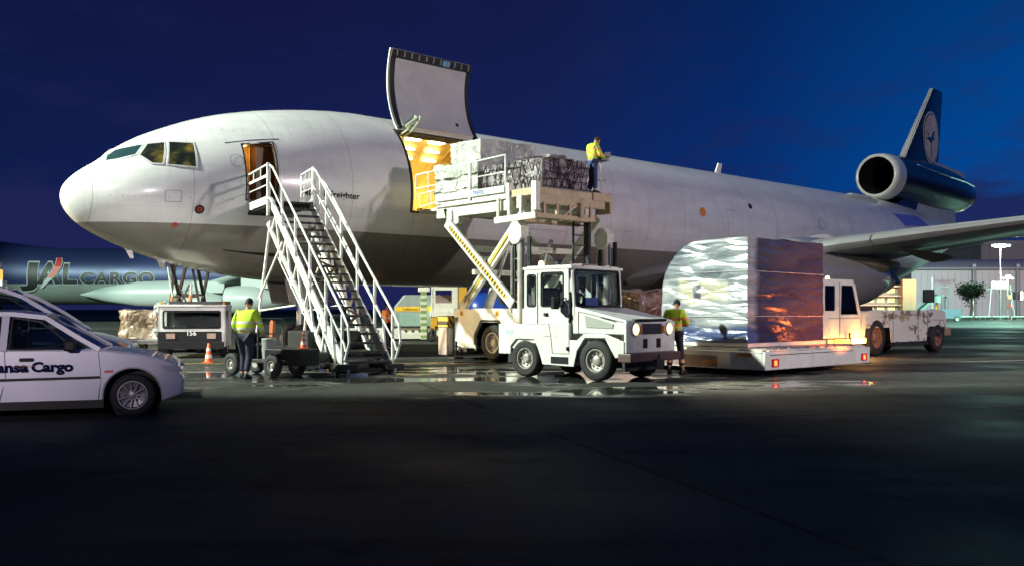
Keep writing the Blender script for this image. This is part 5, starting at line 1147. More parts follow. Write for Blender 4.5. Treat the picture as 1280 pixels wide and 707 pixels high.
P1 = dict(w=1.69, wb=2.52, r=.30, f=.66, rb=.95, low=.20, bz=.62, hood=[(.62, .70), (.42, .80), (.1, .88), (-.3, .93)], cowl=(-.50, .95), beltback=[(-3.3, .97), (-3.42, .9)], roof=1.44, glass=None,
          house=[(-.42, .94), (-.72, 1.12), (-1.12, 1.385), (-1.5, 1.43), (-2.2, 1.44), (-2.8, 1.38), (-3.35, .97)], pillars=[(-1.62, -1.60)],
          side_glass=[[(-.74, .955), (-1.0, 1.19), (-1.19, 1.33), (-1.52, 1.385), (-1.55, .955)], [(-1.68, .955), (-1.65, 1.385), (-2.3, 1.385), (-2.6, .955)]], ws=((-.44, .95), (-1.12, 1.37)), rw=((-3.33, .98), (-2.82, 1.36)))
bd1 = make_car(c1, P1)
MB().beam((-2.2, .0, .545), (-.42, .0, .565), .03, .055, up=(0, 1, 0)).build('side_strip', BLACK, bd1)
dh = MB().box(-1.42, -1.24, .025, .06, .79, .84); dh.build('door_handle', BLACK, bd1, bevel=.015)
dl = MB().beam((-1.60, .06, .93), (-1.58, .02, .55), .006, .012, up=(0, 1, 0)).beam((-1.58, .02, .55), (-1.66, .025, .24), .006, .012, up=(0, 1, 0)).beam((-.44, .06, .9), (-.40, .018, .55), .006, .012, up=(0, 1, 0)).beam((-.40, .018, .55), (-.44, .025, .24), .006, .012, up=(0, 1, 0)); dl.build('door_shut_line', BLACK, bd1)
MB().box(-.36, -.25, .022, .04, .625, .655).build('side_indicator', REDP, bd1)
for ya, yb in ((.03, .3), (1.39, 1.66)): MB().prism([(.36, .71), (.59, .71), (.65, .62), (.44, .62)], 'y', ya, yb).build('headlight', mat('clear_lamp_lens', (.55, .58, .6), .08, coat=1), bd1)
MB().box(-.86, -.70, -.14, .06, .93, 1.08).build('door_mirror', BLACK, bd1, bevel=.03)
BLU = mat('lettering_navy', (.006, .008, .04), .7, var=0, spec=.05)
tx = text_mb('Lufthansa Cargo', .125, lambda u, v_, d: (-.66 + u, .028 if v_ < .06 else .035, .655 + v_), bold=.012, align='LEFT')
tx = text_mb('Cargo', .125, lambda u, v_, d: (-1.27 + u, .024 + v_ * .08, .655 + v_), bold=.05, width=.52); tx = text_mb('Lufthansa', .125, lambda u, v_, d: (-2.14 + u, .024 + v_ * .08, .655 + v_), bold=.05, mb=tx, width=.84)
tx.build('side_lettering', BLU, bd1, fixn=False)
MB().beam((-1.50, .020, .722), (-1.2, .020, .738), .004, .014, up=(0, 1, 0)).build('lettering_accent', ORANGE, bd1)
c2 = thing('parked_car', 'taller white people carrier parked beyond the saloon car', 'car', (-7.05, 15.3, 0), R(18), 'white cars parked nose to the right')
P2 = dict(w=1.85, wb=2.85, r=.32, f=.72, rb=.8, low=.22, bz=.72, hood=[(.66, .84), (.45, .95), (.1, 1.06), (-.15, 1.11)], cowl=(-.25, 1.14), beltback=[(-3.55, 1.2), (-3.62, 1.0)], roof=1.86, glass=None,
          house=[(-.15, 1.12), (-.55, 1.42), (-1.0, 1.70), (-1.35, 1.83), (-2.2, 1.87), (-3.1, 1.84), (-3.6, 1.2)], pillars=[(-1.75, -1.72)],
          side_glass=[[(-.62, 1.22), (-.85, 1.46), (-1.2, 1.68), (-1.65, 1.76), (-1.68, 1.22)], [(-1.82, 1.22), (-1.79, 1.76), (-2.8, 1.76), (-2.9, 1.22)]], ws=((-.17, 1.13), (-1.3, 1.80)), rw=((-3.6, 1.22), (-3.14, 1.8)))
bd2 = make_car(c2, P2)
MB().box(-.75, -.60, -.14, .06, 1.20, 1.36).build('door_mirror', BLACK, bd2, bevel=.03)
for ya, yb in ((.04, .35), (1.5, 1.81)): MB().prism([(.30, .98), (.62, .88), (.70, .76), (.42, .78)], 'y', ya, yb).build('headlight', mat('clear_lamp_lens', (0, 0, 0)), bd2)
MB().prism([(.48, .96), (.60, .89), (.66, .78), (.52, .78)], 'y', .03, .06).build('front_indicator', AMBOFF, bd2)

# ================================================================== PEOPLE
SKINT = mat('human_skin', (.48, .28, .19), .5, var=.08)
TROU = mat('dark_work_trousers', (.015, .018, .035), .8, var=.3, vs=9, bump=.5, bs=14); JEAN = mat('blue_work_trousers', (.03, .06, .16), .8, var=.3, vs=9, bump=.5, bs=14)
def jacket_mat(name, col, bands, bcol):
    global nt
    m = mat(name, col, .75, var=.22, vs=6, bump=.7, bs=9); nt = m.node_tree; b = nt.nodes['Principled BSDF']; src = b.inputs['Base Color'].links[0].from_socket
    t = N('ShaderNodeTexCoord'); s = N('ShaderNodeSeparateXYZ'); L(t.outputs['Object'], s.inputs[0]); o = src
    for a, c in bands:
        f = math_n('MULTIPLY', math_n('GREATER_THAN', s.outputs[2], a), math_n('LESS_THAN', s.outputs[2], c)); mx = N('ShaderNodeMixRGB'); L(f, mx.inputs[0]); L(o, mx.inputs[1]); mx.inputs[2].default_value = (*bcol, 1); o = mx.outputs[0]
    L(o, b.inputs['Base Color']); return m
def skinned(name, verts, edges, mt, parent, root=0, sub=2):
    """one continuous surface grown round a skeleton: verts = (point, radius)"""
    me = bpy.data.meshes.new(name); me.from_pydata([v_[0] for v_ in verts], edges, []); o = bpy.data.objects.new(name, me); SC.collection.objects.link(o)
    md = o.modifiers.new('skin', 'SKIN'); md.use_smooth_shade = True
    for v_, s_ in zip(me.skin_vertices[0].data, verts): r_ = s_[1]; v_.radius = (r_, r_) if not isinstance(r_, tuple) else r_
    me.skin_vertices[0].data[root].use_root = True
    u = o.modifiers.new('sub', 'SUBSURF'); u.levels = sub; u.render_levels = sub
    bpy.context.view_layer.update(); dg = bpy.context.evaluated_depsgraph_get(); m2 = bpy.data.meshes.new_from_object(o.evaluated_get(dg)); o.modifiers.clear(); o.data = m2; bpy.data.meshes.remove(me); m2.name = name
    if not m2.materials: m2.materials.append(mt)
    else: m2.materials[0] = mt
    m2.polygons.foreach_set('use_smooth', [True] * len(m2.polygons)); o.parent = parent; return o
def person(label, loc, rz, J, jacket, trousers, cap=None, h=1.8, hood=None, boots=BLACK, group=None):
    """x forward, y to the person's left, z up; J: joints"""
    p = thing('person', label, 'person', loc, rz, group)
    V3 = Vector; pv = V3(J['pelvis']); ch = V3(J['chest']); nk = V3(J['neck']); hd = V3(J['head'])
    vs = [(pv, .12), (pv.lerp(ch, .5), .12), (ch, .13), (nk, .055), (nk.lerp(hd, .45), .055)]; ed = [(0, 1), (1, 2), (2, 3), (3, 4)]
    for s_ in (1, -1):
        S = 'l' if s_ > 0 else 'r'; sh, el, wr, ha = (V3(J[k + S]) for k in ('sh', 'el', 'wr', 'ha')); b0 = len(vs)
        vs += [(sh, .06), (el, .045), (wr, .03), (wr.lerp(ha, .6), .036)]; ed += [(2, b0), (b0, b0 + 1), (b0 + 1, b0 + 2), (b0 + 2, b0 + 3)]
        d = (ha - wr).normalized(); sd = d.cross(V3((0, 0, 1))); sd = sd.normalized() if sd.length > .1 else V3((0, 1, 0)); dn = V3((0, 0, -1))
        for k in range(4):
            ln_ = (.075, .085, .08, .06)[k]; base = wr.lerp(ha, .75) + sd * (k - 1.5) * .021; f0 = len(vs); vs += [(base, .010), (base + d * ln_ * .6 + dn * .01, .009), (base + d * ln_ + dn * .035, .008)]; ed += [(b0 + 3, f0), (f0, f0 + 1), (f0 + 1, f0 + 2)]
        f0 = len(vs); tb = wr.lerp(ha, .35); vs += [(tb - sd * .035, .012), (tb - sd * .055 + d * .04 + dn * .01, .010)]; ed += [(b0 + 3, f0), (f0, f0 + 1)]
        hp, kn, an, to = (V3(J[k + S]) for k in ('hp', 'kn', 'an', 'to')); b1 = len(vs)
        vs += [(hp, .085), (kn, .055), (an, .040), (to, .032)]; ed += [(0, b1), (b1, b1 + 1), (b1 + 1, b1 + 2), (b1 + 2, b1 + 3)]
    body = skinned('body', vs, ed, SKINT, p)
    # head with face, as part of the body mesh
    f = V3((math.cos(J.get('tilt', 0)), 0, -math.sin(J.get('tilt', 0)))); up = V3((-f.z, 0, f.x)) if f.x > 0 else V3((0, 0, 1)); lf = V3((0, 1, 0)); yw = Matrix.Rotation(J.get('yaw', 0), 3, 'Z'); f = yw @ f; lf = yw @ lf; up = yw @ up
    hb_ = bmesh.new(); bmesh.ops.create_uvsphere(hb_, u_segments=20, v_segments=14, radius=1)
    for v_ in hb_.verts:
        x, y, z = v_.co; k = 1 - .18 * max(0, -z); y *= k; 
        if x > .6 and abs(y) < .22 and -.25 < z < .15: x += .16 * (1 - abs(y) / .22)
        if x > .6 and abs(z - .08) < .12 and .2 < abs(y) < .5: x -= .08
        if x > .6 and abs(z + .42) < .08 and abs(y) < .35: x -= .04
        v_.co = hd + f * x * .098 + lf * y * .076 + up * z * .118
    for s_ in (1, -1):
        r_ = bmesh.ops.create_uvsphere(hb_, u_segments=8, v_segments=6, radius=1)
        for v_ in r_['verts']: x, y, z = v_.co; v_.co = hd + f * (x * .022 - .005) + lf * (s_ * .078 + y * .010) + up * z * .034
    hb_.from_mesh(body.data); hb_.to_mesh(body.data); hb_.free(); body.data.polygons.foreach_set('use_smooth', [True] * len(body.data.polygons))
    for s_ in (1, -1): MB().ball(hd + f * .088 + lf * s_ * .03 + up * .012, .011, n=8).build('eye', BLACK, body)
    hm = MB(); hair = bmesh.new(); bmesh.ops.create_uvsphere(hair, u_segments=18, v_segments=12, radius=1)
    bmesh.ops.delete(hair, geom=[v_ for v_ in hair.verts if v_.co.z < (.15 if v_.co.x > .2 else -.55)], context='VERTS')
    hair.verts.ensure_lookup_table()
    for i, v_ in enumerate(hair.verts): v_.index = i
    hm.add([hd + f * (v_.co.x * .108 - .004) + lf * v_.co.y * .086 + up * (v_.co.z * .128 + .004) for v_ in hair.verts], [tuple(q_.index for q_ in fa.verts) for fa in hair.faces]); hair.free()
    hm.build('cap' if cap else 'hair', cap or mat('dark_hair', (.02, .014, .01), .7), p, smooth=60)
    # jacket: torso, collar and sleeves
    wv = J.get('bulk', 1.0)
    vs = [(pv + V3((0, 0, .02)), (.175 * wv, .15 * wv)), (pv.lerp(ch, .5), (.17 * wv, .145 * wv)), (ch, (.185 * wv, .15 * wv)), (ch.lerp(nk, .6), (.12, .11)), (nk, .075)]; ed = [(0, 1), (1, 2), (2, 3), (3, 4)]
    for S in 'lr':
        sh, el, wr = (V3(J[k + S]) for k in ('sh', 'el', 'wr')); b0 = len(vs); vs += [(sh, .092), (sh.lerp(el, .5), .080), (el, .075), (wr.lerp(el, .1), .055)]; ed += [(2, b0), (b0, b0 + 1), (b0 + 1, b0 + 2), (b0 + 2, b0 + 3)]
    skinned('jacket', vs, ed, jacket, p)
    vs = [(pv + V3((0, 0, .03)), .14)]; ed = []
    for S in 'lr':
        hp, kn, an = (V3(J[k + S]) for k in ('hp', 'kn', 'an')); b0 = len(vs); vs += [(hp, .108), (hp.lerp(kn, .5), .095), (kn, .080), (kn.lerp(an, .5), .075), (an.lerp(kn, .08), .066)]; ed += [(0, b0), (b0, b0 + 1), (b0 + 1, b0 + 2), (b0 + 2, b0 + 3), (b0 + 3, b0 + 4)]
    skinned('trousers', vs, ed, trousers, p)
    for S in 'lr':
        an, to = V3(J['an' + S]), V3(J['to' + S]); d = (to - an); d.z = 0; d.normalize(); base = V3((an.x, an.y, to.z - .035)); sd = V3((-d.y, d.x, 0)); m_ = MB(); rg = []
        for k, wz, hz__ in ((-.08, .03, .06), (-.03, .045, .11), (.06, .047, .095), (.13, .05, .07), (.19, .035, .045)):
            c_ = base + d * k; rg.append([tuple(c_ + sd * wz * a_ + V3((0, 0, hz__ * b_))) for a_, b_ in ((-1, 0), (1, 0), (1, .6), (.6, 1), (-.6, 1), (-1, .6))])
        m_.loft(rg).build('boot', boots, p, smooth=50)
    return p
def pose(**k):
    d = dict(pelvis=(0, 0, .95), chest=(.02, 0, 1.30), neck=(.02, 0, 1.50), head=(.03, 0, 1.67), shl=(0, .18, 1.42), shr=(0, -.18, 1.42), ell=(.02, .25, 1.14), elr=(.02, -.25, 1.14), wrl=(.15, .22, .92), wrr=(.15, -.22, .92), hal=(.22, .21, .86), har=(.22, -.21, .86),
             hpl=(0, .10, .90), hpr=(0, -.10, .90), knl=(.04, .11, .50), knr=(.04, -.11, .50), anl=(0, .12, .10), anr=(0, -.12, .10), tol=(.16, .14, .04), tor=(.16, -.14, .04)); d.update(k); return d
HVY = jacket_mat('hi_vis_yellow_jacket', (.52, .78, .03), [(1.05, 1.10), (1.19, 1.24)], (.55, .56, .5))
HVO = jacket_mat('hi_vis_jacket_orange_bands', (.52, .78, .03), [(1.10, 1.17), (1.24, 1.31)], (.9, .42, .12))
TRB = jacket_mat('work_trousers_reflective_bands', (.014, .016, .035), [(.12, .20), (.26, .34)], (.85, .45, .22))
person('worker in yellow jacket and dark trousers walking away towards the cab truck', (-5.78, 19.95, 0), R(80), pose(chest=(.07, 0, 1.30), neck=(.14, 0, 1.49), head=(.21, .0, 1.62), tilt=.6, shl=(.08, .19, 1.42), shr=(.08, -.19, 1.42), ell=(.10, .31, 1.16), elr=(.05, -.33, 1.17), wrl=(.28, .26, .98), wrr=(.22, -.30, .98), hal=(.35, .24, .95), har=(.30, -.27, .95), knl=(.18, .11, .50), anl=(.14, .12, .10), tol=(.30, .13, .04), knr=(.02, -.10, .50), anr=(-.16, -.11, .12), tor=(-.02, -.12, .04), bulk=1.18), HVY, TROU)
person('worker in yellow jacket with orange bands standing behind the tow tractor headlights', (3.78, 21.5, 0), R(62), pose(chest=(.06, 0, 1.30), neck=(.12, 0, 1.48), head=(.20, 0, 1.61), tilt=.7, yaw=.2, ell=(.10, .28, 1.17), elr=(.06, -.30, 1.18), wrl=(.32, .14, 1.14), wrr=(.32, -.12, 1.12), hal=(.40, .10, 1.14), har=(.40, -.08, 1.12), hpr=(0, -.11, .90), knr=(.03, -.15, .5), anr=(0, -.20, .1), tor=(.15, -.24, .04), bulk=1.12), HVO, TRB, cap=mat('black_beanie', (.01, .01, .01), .9))
person('loader operator in yellow jacket and blue trousers standing at the high control console', (*AC(12.52, 9.62), 4.87), R(35), pose(chest=(.05, 0, 1.29), neck=(.11, 0, 1.46), head=(.19, 0, 1.58), tilt=.75, ell=(.08, .25, 1.14), elr=(.10, -.25, 1.12), wrl=(.34, .12, 1.12), wrr=(.36, -.12, 1.08), hal=(.42, .10, 1.14), har=(.44, -.10, 1.10), knl=(.05, .10, .5), knr=(.03, -.08, .5), bulk=1.0), HVO, JEAN)
person('driver in yellow vest sitting in the cab of the rusty tow tractor', (*AC(17.95, 13.35), .30), R(41.5 + 180), pose(pelvis=(0, 0, .80), chest=(.0, 0, 1.15), neck=(.02, 0, 1.34), head=(.04, 0, 1.50), shl=(0, .18, 1.26), shr=(0, -.18, 1.26), ell=(.12, .25, 1.0), elr=(.12, -.25, 1.0), wrl=(.36, .15, 1.0), wrr=(.36, -.15, 1.0), hal=(.43, .13, 1.0), har=(.43, -.13, 1.0), hpl=(.05, .10, .78), hpr=(.05, -.1, .78), knl=(.42, .12, .78), knr=(.42, -.12, .78), anl=(.5, .12, .42), anr=(.5, -.12, .42), tol=(.62, .12, .36), tor=(.62, -.12, .36)), HVY, TROU)
VEST_O = jacket_mat('orange_work_jacket', (.85, .30, .16), [(1.15, 1.2)], (.6, .6, .5))
person('worker in an orange jacket beside the grey container under the belly', (-4.55, 33.5, 0), R(40), pose(), VEST_O, TROU)

# ================================================================== CONES, SERVICE CART
def cone(loc, label, name='traffic_cone', h=.56):
    c = thing(name, label, 'traffic cone', loc, 0, 'orange traffic cones')
    k = h / .56
    MB().box(-.16 * k, .16 * k, -.16 * k, .16 * k, 0, .03).build('base', mat('cone_base', (.35, .06, .03), .6), c, bevel=.01)
    body = MB().lathe([(.11 * k, .03), (.03 * k, .54 * k), (.02 * k, .56 * k), (.001, .56 * k)], (0, 0, 0), 'z', 20).build('cone_body', ORANGE, c, smooth=50)
    def rr(z): return (.11 - .08 * (z / k - .03) / .51) * k + .003
    for a_, b_ in ((.14 * k, .24 * k), (.34 * k, .42 * k)): MB().lathe([(rr(a_), a_), (rr(b_), b_)], (0, 0, 0), 'z', 20).build('reflective_band', mat('cone_band_white', (.75, .72, .66), .35), body, smooth=True)
    return c
cone((-8.45, 25.7, .0), 'orange and white traffic cone standing in front of the low cab truck')
sc = thing('service_cart', 'low dark service cart with a hoop handle and grey drum beside the stairs', 'service cart', (-5.6, 21.0, 0), R(-33))
MB().box(-.75, .95, -.32, .32, .30, .38).beam((-.75, 0, .34), (-1.5, 0, .2), .05, .05).build('deck', DARK, sc, bevel=.01)
for x in (-.72, .62):
    for y, s_ in ((-.36, -1), (.36, 1)): wheel(sc, (x, y, .25), .25, .14, side=s_, rr=.45, lugs=5)
MB().box(.28, 1.35, -.30, .34, .26, .62).build('battery_box', BLACK, sc, bevel=.02)
MB().path([(.05, -.28, .38), (.05, -.28, 1.22), (.12, -.22, 1.28), (.38, .1, 1.28), (.42, .14, 1.22), (.42, .14, .38)], .022).tube((.05, -.28, .95), (.42, .14, .95), .014).build('hoop_handle', mat('handle_dark_tube', (.06, .055, .05), .4), sc)
MB().lathe([(.001, 0), (.15, 0), (.16, .1), (.155, .42), (.165, .44), (.15, .46), (.001, .45)], (.0, .08, .38), 'z', 22).build('drum', mat('drum_grey', (.30, .30, .29), .5, dirt=.3), sc, smooth=40)
MB().prism([(-.02, .86), (.10, .86), (.13, 1.2), (.08, 1.28), (.0, 1.2)], 'y', .1, .18).build('orange_nozzle', mat('dull_orange_plastic', (.5, .15, .05), .5), sc, bevel=.015)
eng = MB(); rs = random.Random(3)
for i in range(12): x, z = rs.uniform(-.62, -.25), rs.uniform(.42, .85); eng.tube((x, rs.uniform(-.25, .25), z), (x + rs.uniform(-.1, .1), rs.uniform(-.25, .25), z + rs.uniform(-.1, .2)), rs.uniform(.03, .08), n=8)
eng.box(-.62, -.22, -.22, .22, .38, .68).tube((-.4, 0, .6), (-.4, 0, .92), .05)
eng.build('pump_engine', BLACK, sc)
cone((-4.62, 20.45, .62), 'orange and white traffic cone standing on the dark box of the service cart', h=.38)

# ================================================================== LOW CAB LIFT TRUCK 156
tk = thing('lift_truck', 'white low cab truck numbered 156 with its dark scissor lift raised', 'lift truck', (-9.82, 28.3, 0), R(90))
# local x = rearwards (away), y = left of picture; cab front faces the camera
tk.rotation_euler = (0, 0, R(90 + 10))
Wt = 1.98
def TF(u, z, d): return (d, -u, z)       # front face, u to the right
cabt = MB()
cabt.panel(-Wt / 2, Wt / 2, .48, 1.58, [(-.82, .82, .93, 1.42)], TF, .06)
for y in (-Wt / 2, Wt / 2 - .05): cabt.panel(0, 1.45, .35, 1.58, [(.15, 1.1, .98, 1.45)], lambda u, z, d, y=y: (u, y + d, z), .05)
cabt.panel(-Wt / 2, Wt / 2, .48, 1.58, [(-.8, .8, 1.0, 1.4)], lambda u, z, d: (1.4 + d, u, z), .05)
ct = cabt.build('cab', WHITE, tk)
MB().box(-.06, 1.5, -Wt / 2 - .02, Wt / 2 + .02, 1.56, 1.64).build('cab_roof', WHITE, ct, bevel=.03)
MB().rring(-.86, .86, .90, 1.46, .06, .05, lambda u, z, d: (-.012 + d, -u, z), .02).build('windscreen_rubber', BLACK, ct)
MB().add([TF(-.83, .92, .02), TF(.83, .92, .02), TF(.83, 1.43, .02), TF(-.83, 1.43, .02)], [(0, 1, 2, 3)]).build('windscreen', GLASS, ct, fixn=False)
MB().add([TF(-.8, 1.0, 1.42), TF(.8, 1.0, 1.42), TF(.8, 1.4, 1.42), TF(-.8, 1.4, 1.42)], [(0, 1, 2, 3)]).build('rear_window', GLASS, ct, fixn=False)
MB().box(-.03, 0, -.88, .72, .46, .82).box(-.10, .3, -.95, .95, .28, .50).build('front_grille', BLACK, tk, bevel=.01)
MB().prism([(-.04, .82), (-.04, .22), (.2, .15), (.3, .82)], 'y', .70, .99).build('step_panel', BLACK, tk)
for u in (-.62, .58): MB().box(-.05, -.028, -u - .13, -u + .13, .60, .76).build('headlight', mat('unlit_headlamp', (.45, .30, .22), .15, var=.3, vs=20, coat=1), tk)
text_mb('156', .14, lambda u, v_, d: (-.034, -u, .70 + v_), bold=.015, align='CENTER').build('fleet_number', mat('lettering_white', (.8, .8, .75), .5), tk, fixn=False)
for u in (-.92, .93): MB().lathe([(.04, 0), (.045, .04), (.001, .09)], (.1, -u, 1.64), 'z', 12).build('roof_lamp', AMBOFF, tk, smooth=True)
MB().box(.3, .6, -.8, .8, .85, .95).box(1.0, 1.15, -.7, .7, .6, 1.25).build('cab_interior', DARK, tk)
w_ = MB()
for u in (-.3, .35): w_.tube((-.02, -u, .93), (-.02, -u - .45, .97), .012)
w_.build('wiper', BLACK, ct)
MB().box(1.5, 6.2, -.45, .45, .42, .66).box(1.55, 2.6, .5, 1.0, .4, .9).box(2.9, 4.1, .55, 1.0, .45, .85).box(1.5, 1.62, -.95, .95, .4, 1.75).build('chassis', DARK, tk, bevel=.02)
for x in (.75, 5.0):
    for y, s_ in ((-.85, -1), (.85, 1)): wheel(tk, (x, y, .36), .36, .24, side=s_)
for y in (1.05, 1.25): pass
LFT = mat('lift_dark_steel', (.05, .035, .025), .5, dirt=.4, dcol=(.2, .08, .03)); LFO = mat('lift_orange_worn', (.45, .17, .05), .5, dirt=.6)
sf = MB()
for y in (.15, .95):
    sf.beam((1.9, y, .95), (4.6, y, 3.0), .08, .14).beam((4.6, y, .95), (1.9, y, 3.0), .08, .14)
for x, z in ((1.9, .95), (4.6, .95), (1.9, 3.0), (4.6, 3.0), (3.25, 1.98)): sf.beam((x, .15, z), (x, .95, z), .08, .08)
sf.build('scissor_lift', LFT, tk)
fr2 = MB(); zt = 2.95
fr2.beam((1.7, 1.05, .9), (1.7, .78, zt), .07, .07, up=(0, 1, 0)).beam((1.7, -.1, .9), (1.7, .28, zt), .07, .07, up=(0, 1, 0)).beam((1.7, .95, .9), (1.7, .35, 2.3), .05, .05, up=(0, 1, 0)).beam((1.7, .1, .9), (1.7, .7, 2.3), .05, .05, up=(0, 1, 0))
for z, a_, b_ in ((1.0, 1.03, -.05), (1.45, .92, .05), (1.9, .9, .12)): fr2.beam((1.7, a_, z), (1.7, b_, z), .05, .06)
fr2.build('mast_frame', LFT, tk)
MB().tube((1.6, .98, .95), (1.62, .86, 1.9), .05).tube((1.6, .35, 1.05), (1.62, .30, 1.95), .06).build('lift_ram', LFO, tk, smooth=True)
MB().tube((1.62, .86, 1.9), (1.64, 1.0, 2.85), .035).tube((1.62, .30, 1.95), (1.64, .28, 2.3), .04).build('ram_rod', mat('rod_pale_green', (.45, .5, .4), .3), tk)
MB().box(1.6, 6.6, -.9, 1.1, 3.55, 5.3).build('raised_body', WHITE, tk, bevel=.03)
MB().box(1.5, 6.7, -.95, 1.15, 3.44, 3.55).build('raised_floor', LFT, tk)
# foil-wrapped freight left of the truck, on a dolly
def dolly(root, L_, W_, h=.5, whe=.16):
    MB().box(0, L_, 0, W_, h - .1, h).box(.1, L_ - .1, .1, W_ - .1, h - .2, h - .1).build('deck', STEEL, root, bevel=.01)
    for x in (.4, L_ - .4):
        for y in (.2, W_ - .2): wheel(root, (x, y, whe), whe, .12, side=-1, rr=.45, lugs=4)
    MB().beam((0, W_ / 2, .3), (-1.2, W_ / 2, .15), .05, .05).build('drawbar', DARK, root)
fo1 = thing('cargo_dolly', 'flat cargo dolly carrying silvery wrapped freight beyond the parked cars', 'cargo dolly', (-13.6, 31.5, 0), R(6), 'cargo dollies'); dolly(fo1, 3.2, 2.2)
f1 = thing('wrapped_pallet', 'silvery wrapped freight with a brown carton left of the low cab truck', 'cargo pallet', (-13.5, 31.5, .5), R(6), 'wrapped cargo pallets')
SIL = wrap_mat('silver_foil_wrap', (.60, .64, .62), (.25, .30, .28), (1, 1, 1), 1.0, .12, 3.2, .5); BRN = wrap_mat('wrapped_brown_carton', (.42, .34, .24), (.22, .15, .09), (1, 1, 1), .8, .2, 2.5, .5)
mb = MB(); rnd_box(mb, 1.2, 2.9, 0, 2, 0, 1.15, 10, .08, seed=21); mb.build('load', SIL, f1, smooth=60)
mb = MB(); rnd_box(mb, .1, 1.3, 0, 2, 0, .92, 8, .05, seed=22); mb.build('carton', BRN, f1, smooth=60)
# brown wrapped freight behind the tow tractor bonnet
fo2 = thing('cargo_dolly', 'flat cargo dolly carrying brown wrapped freight behind the tow tractor', 'cargo dolly', (*AC(15.4, 8.9), 0), .724, 'cargo dollies'); dolly(fo2, 3.0, 2.2, .55)
f2 = thing('wrapped_pallet', 'low brown wrapped freight seen between tow tractor bonnet and worker', 'cargo pallet', (*AC(15.4, 8.9), .55), .724, 'wrapped cargo pallets')
mb = MB(); rnd_box(mb, .1, 2.5, .05, 2.0, 0, 1.55, 10, .06, seed=23); mb.build('load', wrap_mat('wrap_over_dark_brown', (.34, .27, .22), (.12, .06, .04), (1, 1, 1), 1.0, .15, 2.2, .5), f2, smooth=60)

# ================================================================== UNDER THE BELLY: container, belt of rollers, second loader
uc = thing('cargo_container', 'grey aircraft container with a yellow band on a roller bed beyond the stairs', 'container', (-5.55, 44.0, .62), R(10))
pr = [(0, 0), (3.1, 0), (3.1, .05), (3.1, 1.0), (2.55, 1.52), (.42, 1.52), (-.02, 1.0)]
MB().box(0, 1.9, 0, 1.5, .05, 1.0).prism([(0, 1.0), (1.9, 1.0), (1.9, 1.55), (.45, 1.55)], 'y', 0, 1.5).build('shell', mat('container_grey', (.34, .40, .40), .4, metal=.2, var=.15), uc, bevel=.02)
MB().box(1.92, 3.0, 0, 1.5, .05, 1.55).build('side_shell', mat('container_worn_pinkish', (.38, .26, .24), .5, var=.3, dirt=.5), uc, bevel=.02)
MB().box(-.02, 3.02, -.012, 0, .78, 1.0).build('yellow_band', mat('band_yellow', (.80, .50, .04), .5), uc)
text_mb('Lufthansa Cargo', .11, lambda u, v_, d: (.35 + u, -.018, .83 + v_), width=1.2, mb=text_mb('Lufthansa', .11, lambda u, v_, d: (2.05 + u, -.018, .83 + v_), width=.8)).build('lettering', INK, uc, fixn=False)
MB().box(.2, 1.7, -.014, 0, .08, .70).build('container_door', mat('container_door_green', (.28, .42, .38), .4), uc, bevel=.01)
rb_ = thing('roller_bed', 'low white roller bed holding the grey container', 'roller bed', (-8.2, 43.6, 0), R(10))
MB().box(0, 6.6, 0, 2.2, .08, .34).box(0, 6.6, .1, .2, .34, .6).build('frame', WHITE, rb_, bevel=.02)
m_ = MB()
for i in range(20): m_.tube((.2 + i * .32, .2, .55), (.2 + i * .32, 2.1, .55), .05)
for i in range(20): m_.ball((.2 + i * .33, .12, .45), .07)
m_.build('roller', DARK, rb_)
l2 = thing('cargo_loader', 'small white lower deck loader with a glazed cab beyond the stairs', 'cargo loader', (-4.25, 43, 0), R(8))
MB().box(0, .28, 0, .2, .1, 2.35).build('mast', striped('mast_green_marks', (.55, .62, .5), (.2, .3, .1), 3.5, 'Z'), l2, bevel=.01)
MB().box(-.12, .42, -.02, .3, 2.3, 2.5).build('mast_head', WHITE, l2, bevel=.02)
c_ = MB(); c_.panel(.55, 1.75, 1.25, 2.6, [(.68, 1.45, 1.78, 2.38)], nS(0), .05); c_.panel(0, 1.4, 1.25, 2.6, [(.2, 1.2, 1.75, 2.4)], lambda u, z, d: (.55 + d, u, z), .05); c_.panel(0, 1.4, 1.25, 2.6, [(.2, 1.2, 1.75, 2.4)], lambda u, z, d: (1.7 + d, u, z), .05)
c_.box(.5, 1.8, -.03, 1.45, 2.58, 2.68).box(.5, 2.1, -.05, 1.45, 1.15, 1.42)
cc_ = c_.build('operator_cab', WHITE, l2); MB().add([(.68, .02, 1.78), (1.45, .02, 1.78), (1.45, .02, 2.38), (.68, .02, 2.38)], [(0, 1, 2, 3)]).build('window', GLASS, cc_, fixn=False)
MB().box(1.78, 2.15, -.02, .9, 1.45, 2.62).box(.45, .75, -.04, .0, .55, 1.12).build('yellow_panel', mat('panel_ochre', (.65, .36, .04), .5), l2)
m_ = MB()
for x in (.5, 1.0, 1.4, 1.9): m_.beam((x, 0, .1), (x, 0, 1.2), .05, .05, up=(0, 1, 0))
m_.box(.4, 2.2, -.05, .1, .08, .25).box(.8, 1.6, .0, .8, .65, 1.1)
for i in range(9): m_.tube((.5 + i * .18, -.05, .3), (.5 + i * .18, -.05, .62 + .1 * (i % 3)), .045)
m_.build('machinery', DARK, l2)
MB().ball((.95, -.03, .95), .1).ball((1.02, -.03, .75), .09).build('work_lamp', mat('pale_round_lamp', (.6, .7, .6), .3), l2)
for x in (.5, 1.9): wheel(l2, (x, .1, .25), .25, .2, side=-1)
bb = thing('blue_tank_trailer', 'blue tank trailer seen between the loader scissor arms', 'tank trailer', (-2.7, 56, 0), R(4))
